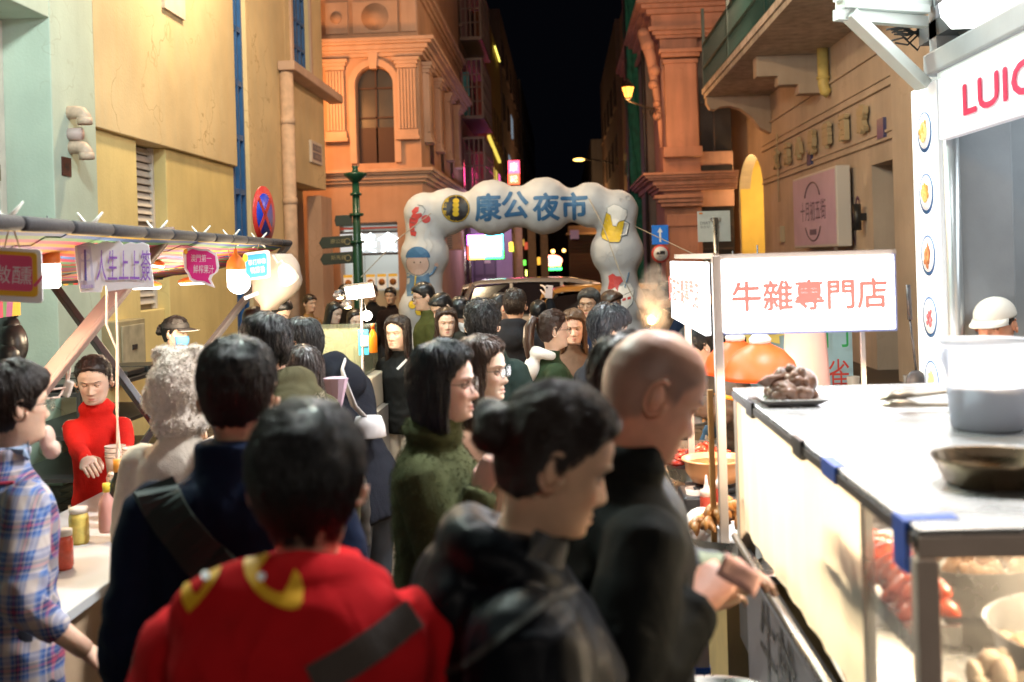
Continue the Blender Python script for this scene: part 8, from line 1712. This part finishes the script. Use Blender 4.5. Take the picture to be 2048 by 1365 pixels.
# man in pinstripe behind the bald head
def pin():
    M_ = mat('pinstripe', (.018, .02, .026), .7); t = M_.node_tree; N = t.nodes; L = t.links; tc = N.new('ShaderNodeTexCoord'); w = N.new('ShaderNodeTexWave'); w.inputs['Scale'].default_value = 24; w.bands_direction = 'X'; L.new(tc.outputs['Object'], w.inputs[0]); mr = N.new('ShaderNodeMapRange'); mr.inputs[1].default_value = .85; mr.inputs[2].default_value = 1; L.new(w.outputs[1], mr.inputs[0]); mx_ = N.new('ShaderNodeMix'); mx_.data_type = 'RGBA'; mx_.inputs[6].default_value = (.016, .02, .03, 1); mx_.inputs[7].default_value = (.07, .075, .09, 1); L.new(mr.outputs[0], mx_.inputs[0]); L.new(mx_.outputs[2], N['Principled BSDF'].inputs['Base Color']); return M_
p = person(1262, 772, 2.62, 82, 'man in a dark pinstriped coat standing half hidden behind the bald man', sex='m', hair='short', hcol=DBR, skin=SK1, top='coat', tmat=pin(), near=1, seed=8, fat=1.35, armL=('px', 1440, 1150, 2.5), armR=('px', 1400, 1210, 2.45))
# green fuzzy coat woman
p = person(888, 768, 3.15, 97, 'woman with a black bob and wire glasses in a fuzzy olive green coat', sex='f', hair='bob', hcol=(.006, .008, .012), skin=(.72, .45, .36), top='coat', tcol=(.052, .058, .026), bcol=(.02, .02, .02), near=2, seed=9, glasses='thin', armR=('px', 962, 985, 3.0), curlR=.9, f=dict(lips=(.7, .2, .2), nose=1.0, gap=62), collar=.04, hood='collar', fat=1.04, hem=-.3, sleeve=1.1, poleR=(.3, -.6, -1), eyes=1, hr=0)
gb, W_ = garment_bvh(p); me = p['garment'].data; rg = random.Random(4); sd = [me.vertices[rg.randrange(len(me.vertices))].co.copy() for _ in range(5500)]
strands_on(BVHTree.FromPolygons([v.co for v in me.vertices], [tuple(x.vertices) for x in me.polygons]), sd, lambda q_: Vector((rg.gauss(0, 1), rg.gauss(0, 1), rg.gauss(-.6, .6))), .016, 'fuzz', me.materials[0], p['garment'], r=.0009, steps=3, jit=.5, lift=.007)
p = person(962, 742, 3.75, 104, 'woman with long brown hair and glasses behind the olive coated woman', sex='f', hair='long', hcol=BRN, skin=SK2, top='coat', tcol=(.16, .09, .06), near=1, seed=10, glasses='dark', f=dict(len=-.24), head=.98)
# mid ground left
p = person(532, 697, 3.95, -52, 'man in a khaki parka with fur trimmed hood left of the fleece tote man', sex='m', hair='short', hcol=BLK, skin=SK1, top='jacket', tcol=(.060, .052, .026), near=1, seed=11, hood='down', fat=1.12, lean=10)
fc = mat('faux_fur', (.50, .42, .32), .95, bump=.7, bscale=50); q = MB(); 
for k in range(9): c = P(628 + k * 8, 812 + k * 11, 3.85); q.ball(c, .035, 10, 8)
o = q.build('fur_trim', fc, p['root'], smooth=True)
bv = BVHTree.FromPolygons([v.co for v in o.data.vertices], [tuple(x.vertices) for x in o.data.polygons]); sd = [o.data.vertices[rg.randrange(len(o.data.vertices))].co.copy() for _ in range(900)]; strands_on(bv, sd, lambda q_: Vector((rg.gauss(0, 1), rg.gauss(0, 1), rg.gauss(0, 1))), .04, 'fur', fc, o, r=.0014, steps=3, jit=.5, lift=.02)
p = person(605, 752, 4.35, -24, 'girl with long dark hair between the parka and the black cardigan', sex='f', hair='long', hcol=DBR, skin=SK2, top='coat', tcol=(.05, .045, .04), near=1, seed=12, head=.96)
p = person(606, 692, 4.95, -68, 'man leaning forward in a chunky black cardigan carrying a white tote', sex='m', hair='short', hcol=BLK, skin=SK1, top='sweater', tcol=(.012, .013, .018), bcol=(.015, .018, .025), near=1, seed=13, hood='down', lean=26, fat=1.25, sleeve=1.25, armR=('px', 690, 900, 4.6), hem=-.2)
t = thing('tote_bag', 'white tote bag hanging from the black cardigan shoulder', 'bag', P(740, 850, 4.75)); c = P(738, 852, 4.72); q = MB(); q.rings([[c + V3(w * math.cos(a), .05 * math.sin(a), z) for a in np.linspace(0, 6.283, 17)[:-1]] for z, w in ((-.05, .06), (-.045, .075), (.0, .07), (.04, .055))]); q.build('bag_body', mat('canvas_white', (.55, .52, .52), .8, noise=.1), t, smooth=True)
q = MB(); q.tube([P(*a) for a in ((735, 840, 4.75), (708, 812, 4.60), (694, 775, 4.55), (684, 740, 4.60), (690, 722, 4.85))], .015, 8, sq=.4); q.build('strap', mat('canvas_white', (.55, .52, .52), .8), t)
q = MB(); c = P(672, 788, 4.25); q.rings([[c + V3(w * math.cos(a), w * .5 * math.sin(a), z) for a in np.linspace(0, 6.283, 11)[:-1]] for z, w in ((-.09, .012), (.0, .035), (.06, .05), (.065, .03))]); tag(q.build('flower_wrap', mat('paper_lilac', (.55, .38, .48), .6), smooth=False), 'lilac paper wrapped posy beside the fur trimmed hood', 'bouquet')
p = person(795, 662, 7.9, 203, 'woman in a black jacket and cream trousers looking left, long brown hair', sex='f', hair='long', hcol=DBR, skin=SK2, top='jacket', tcol=(.012, .013, .014), bcol=(.62, .58, .52), near=1, seed=14, scol=(.7, .68, .62), head=1.06, f=dict(len=-.26), hem=-.16, sleeve=1.2, fat=1.1)
strap_px(p, [(826, 700), (815, 720), (795, 740)], .02, mat('canvas_white', (.55, .52, .52), .8), 'bag_strap', .01)
p = person(893, 642, 8.8, 176, 'woman with long reddish brown hair facing the viewer beside the tousled man', sex='f', hair='long', hcol=BRN, skin=SK2, top='coat', tcol=(.03, .025, .025), near=1, seed=15, head=1.04, hy=-6)
p = person(965, 645, 5.75, 4, 'man with tousled black hair in a dark green hooded jacket, back to the viewer', sex='m', hair='spiky', hcol=BLK, skin=SK1, top='jacket', tcol=(.022, .036, .032), near=1, seed=16, hood='down', fat=1.05, sleeve=1.1)
p = person(847, 590, 9.6, 252, 'man with glasses in an olive jacket in profile before the arch', sex='m', hair='short', hcol=BLK, skin=SK1, top='jacket', tcol=(.07, .072, .022), seed=17, glasses='dark', head=1.05, hp=8)
p = person(884, 612, 8.9, 236, 'man bowing his head over a lit phone, left of the white hood', sex='m', hair='short', hcol=BLK, skin=SK2, top='jacket', tcol=(.03, .03, .025), seed=18, hp=24, eyes=2)
p = person(921, 618, 9.2, 15, 'person with black hair and a white hood lying on the back', sex='m', hair='short', hcol=BLK, skin=SK1, top='sweater', tcol=(.012, .012, .014), seed=19); hood_lump(p, M_whood)
p = person(1030, 606, 8.0, 8, 'middle aged man in a black padded coat with a hood, seen from behind', sex='m', hair='short', hcol=DBR, skin=SK1, top='jacket', tcol=(.018, .018, .022), seed=20, near=1, hood='down', fat=1.15, f=dict(vol=.8))
p = person(1002, 612, 8.9, 62, 'man with a mask cord peeking past the padded coat', sex='m', hair='short', hcol=BLK, skin=SK1, top='jacket', tcol=(.03, .03, .03), seed=21, mask=(.5, .5, .5))
p = person(1108, 656, 6.5, 72, 'woman with a brown ponytail and glasses in a green jacket with a cream hood', sex='f', hair='pony', hcol=BRN, skin=SK2, top='jacket', tcol=(.028, .045, .022), seed=22, near=1, glasses='dark', fat=1.1, sleeve=1.15); hood_lump(p, M_whood, s=.9)
p = person(1147, 650, 7.5, 172, 'smiling woman with light brown hair and a cream hood facing the viewer', sex='f', hair='long', hcol=(.12, .06, .03), skin=(.75, .48, .38), top='jacket', tcol=(.14, .085, .06), seed=23, near=1, hp=8, hy=8); hood_lump(p, M_whood, s=.9)
p = person(1178, 604, 9.3, 200, 'older man with wire glasses in a navy jacket standing before the right arch leg', sex='m', hair='short', hcol=(.05, .045, .042), skin=SK3, top='jacket', tcol=(.02, .03, .07), seed=24, glasses='thin', head=1.08, hood='collar', near=1)
p = person(1224, 606, 9.9, 118, 'person with fluffy brown hair behind the older man with glasses', sex='f', hair='mop', hcol=BRN, skin=SK1, top='coat', tcol=(.03, .02, .018), seed=25)
p = person(1217, 655, 5.3, 68, 'young man with thick black hair in a charcoal tee and navy vest, looking down', sex='m', hair='mop', hcol=(.006, .010, .012), skin=SK2, top='jacket', tcol=(.020, .024, .034), seed=26, near=1, hp=16, eyes=2, f=dict(vol=.62), collar=0)
p = person(1078, 622, 10.4, 10, 'dark dressed person holding a phone up in front of the car', sex='m', hair='short', hcol=BLK, skin=SK2, top='jacket', tcol=(.012, .012, .015), seed=27, armR=('px', 1098, 598, 10.2))
c = P(1098, 584, 10.15); t = thing('smartphone', 'pale smartphone raised above the crowd in front of the car', 'phone', c); q = MB(); q.box(c, (.07, .009, .12), (0, R(6), 0)); q.build('phone_body', mat('phone_pale', (.6, .45, .42), .3), t, .004); q = MB(); q.ball(c + V3(-.018, -.006, .04), (.009, .003, .009), 10, 6); q.build('lens', M_black, t)
# background left
p = person(620, 603, 14.2, 128, 'man in a tan jacket leaning on the yellow portal wall', sex='m', hair='short', hcol=DBR, skin=SK3, top='jacket', tcol=(.30, .16, .06), seed=28)
p = person(668, 622, 11.8, 118, 'woman with long dark hair in a pale pink top by the lamp stand', sex='f', hair='long', hcol=BLK, skin=SK2, top='sweater', tcol=(.45, .28, .30), seed=29, hp=14)
p = person(781, 588, 15.2, 190, 'dark silhouetted man in front of the lit shop, nearest the arch', sex='m', hair='short', hcol=BLK, skin=SK3, top='jacket', tcol=(.02, .012, .012), seed=30)
p = person(744, 582, 15.6, 170, 'dark silhouetted person in the shop light, directly right of the signpost', sex='m', hair='short', hcol=BLK, skin=SK3, top='jacket', tcol=(.015, .012, .012), seed=31)
p = person(690, 582, 15.4, 40, 'dark silhouetted person in the shop light, left of the signpost', sex='m', hair='short', hcol=BLK, skin=SK3, top='jacket', tcol=(.02, .015, .012), seed=32)
p = person(711, 640, 10.6, 150, 'dim person behind the lamp stand and glass box', sex='f', hair='long', hcol=DBR, skin=SK2, top='coat', tcol=(.12, .06, .04), seed=33)
p = person(352, 662, 7.7, 96, 'worker in a black visor and blue face mask, dark hair in a bun', sex='f', hair='bun', hcol=BLK, skin=SK2, top='shirt', tcol=(.014, .014, .016), seed=34, near=1, mask=(.10, .30, .62), head=.97, hood='collar', hp=2)
cap(p, mat('visor_black', (.012, .012, .014), .7), visor=True)
q = MB(p['Tm']); sc = p['s']; q.tube([Vector((math.sin(t_) * .088 * sc, -.010 + math.cos(t_) * .076 * sc, .508 * sc)) for t_ in np.linspace(0, 6.283, 20)], .008, 6); p['addc'](q, 'red_piping', mat('piping_red', (.5, .04, .02), .7))
p = person(557, 622, 8.1, 112, 'man in a dark green face mask bending beside the white plastic bag', sex='m', hair='short', hcol=BLK, skin=SK2, top='jacket', tcol=(.02, .02, .022), seed=35, mask=(.03, .12, .09), hp=18, lean=8, eyes=2)
p = person(508, 640, 8.8, 30, 'dark coated figure turned away behind the grey slanted post', sex='m', hair='short', hcol=DBR, skin=SK1, top='jacket', tcol=(.03, .025, .022), seed=36, lean=22, fat=1.2)
p = person(651, 698, 9.4, 100, 'short person in black behind the far end of the glass box', sex='m', hair='short', hcol=BLK, skin=SK1, top='jacket', tcol=(.015, .015, .015), seed=37)
# right
p = person(1393, 690, 6.1, 248, 'stall worker in a dark shiny jacket and orange apron ties leaning over the food', sex='m', hair='short', hcol=BLK, skin=SK2, top='puffer', tcol=(.10, .075, .06), seed=38, near=1, lean=28, hp=16, eyes=2, armL=('px', 1385, 812, 5.7), armR=('px', 1400, 830, 6.2), sleeve=1.05)
gb = garment_bvh(p)[0]; ot = mat('apron_orange', (.75, .28, .02), .6)
strap_px(p, [(1405, 705), (1425, 730), (1440, 770)], .02, ot, 'apron_strap', .01, 16, gb); strap_px(p, [(1430, 790), (1470, 800), (1476, 850)], .02, ot, 'apron_tie', .01, 16, gb)
p = person(1333, 585, 10.2, 205, 'dark clothed man in a cap at the far right of the arch, head bowed', sex='m', hair='short', hcol=BLK, skin=SK1, top='jacket', tcol=(.02, .03, .06), seed=39, hp=24); cap(p, mat('cap_dark', (.012, .016, .03), .8))
p = person(1990, 650, 4.9, 222, 'vendor in a white baseball cap looking down inside the grey kiosk', sex='m', hair='short', hcol=(.03, .028, .026), skin=SKR, top='jacket', tcol=(.012, .012, .014), seed=40, near=1, hp=10, eyes=2, f=dict(vol=.12, jaw=1.08), head=1.02); cap(p, mat('cap_white', (.72, .66, .58), .8, bump=.2, bscale=200))
p = person(1465, 760, 6.6, 200, 'second stall worker bending low in a blue sleeved jacket, face hidden by the orange lamps', sex='m', hair='short', hcol=BLK, skin=SK2, top='jacket', tcol=(.08, .14, .22), seed=41, lean=20, hp=16)
for o in COL.objects:
    if o.get('label') and len(o['label'].split()) > 16: o['label'] = ' '.join(o['label'].split()[:16])
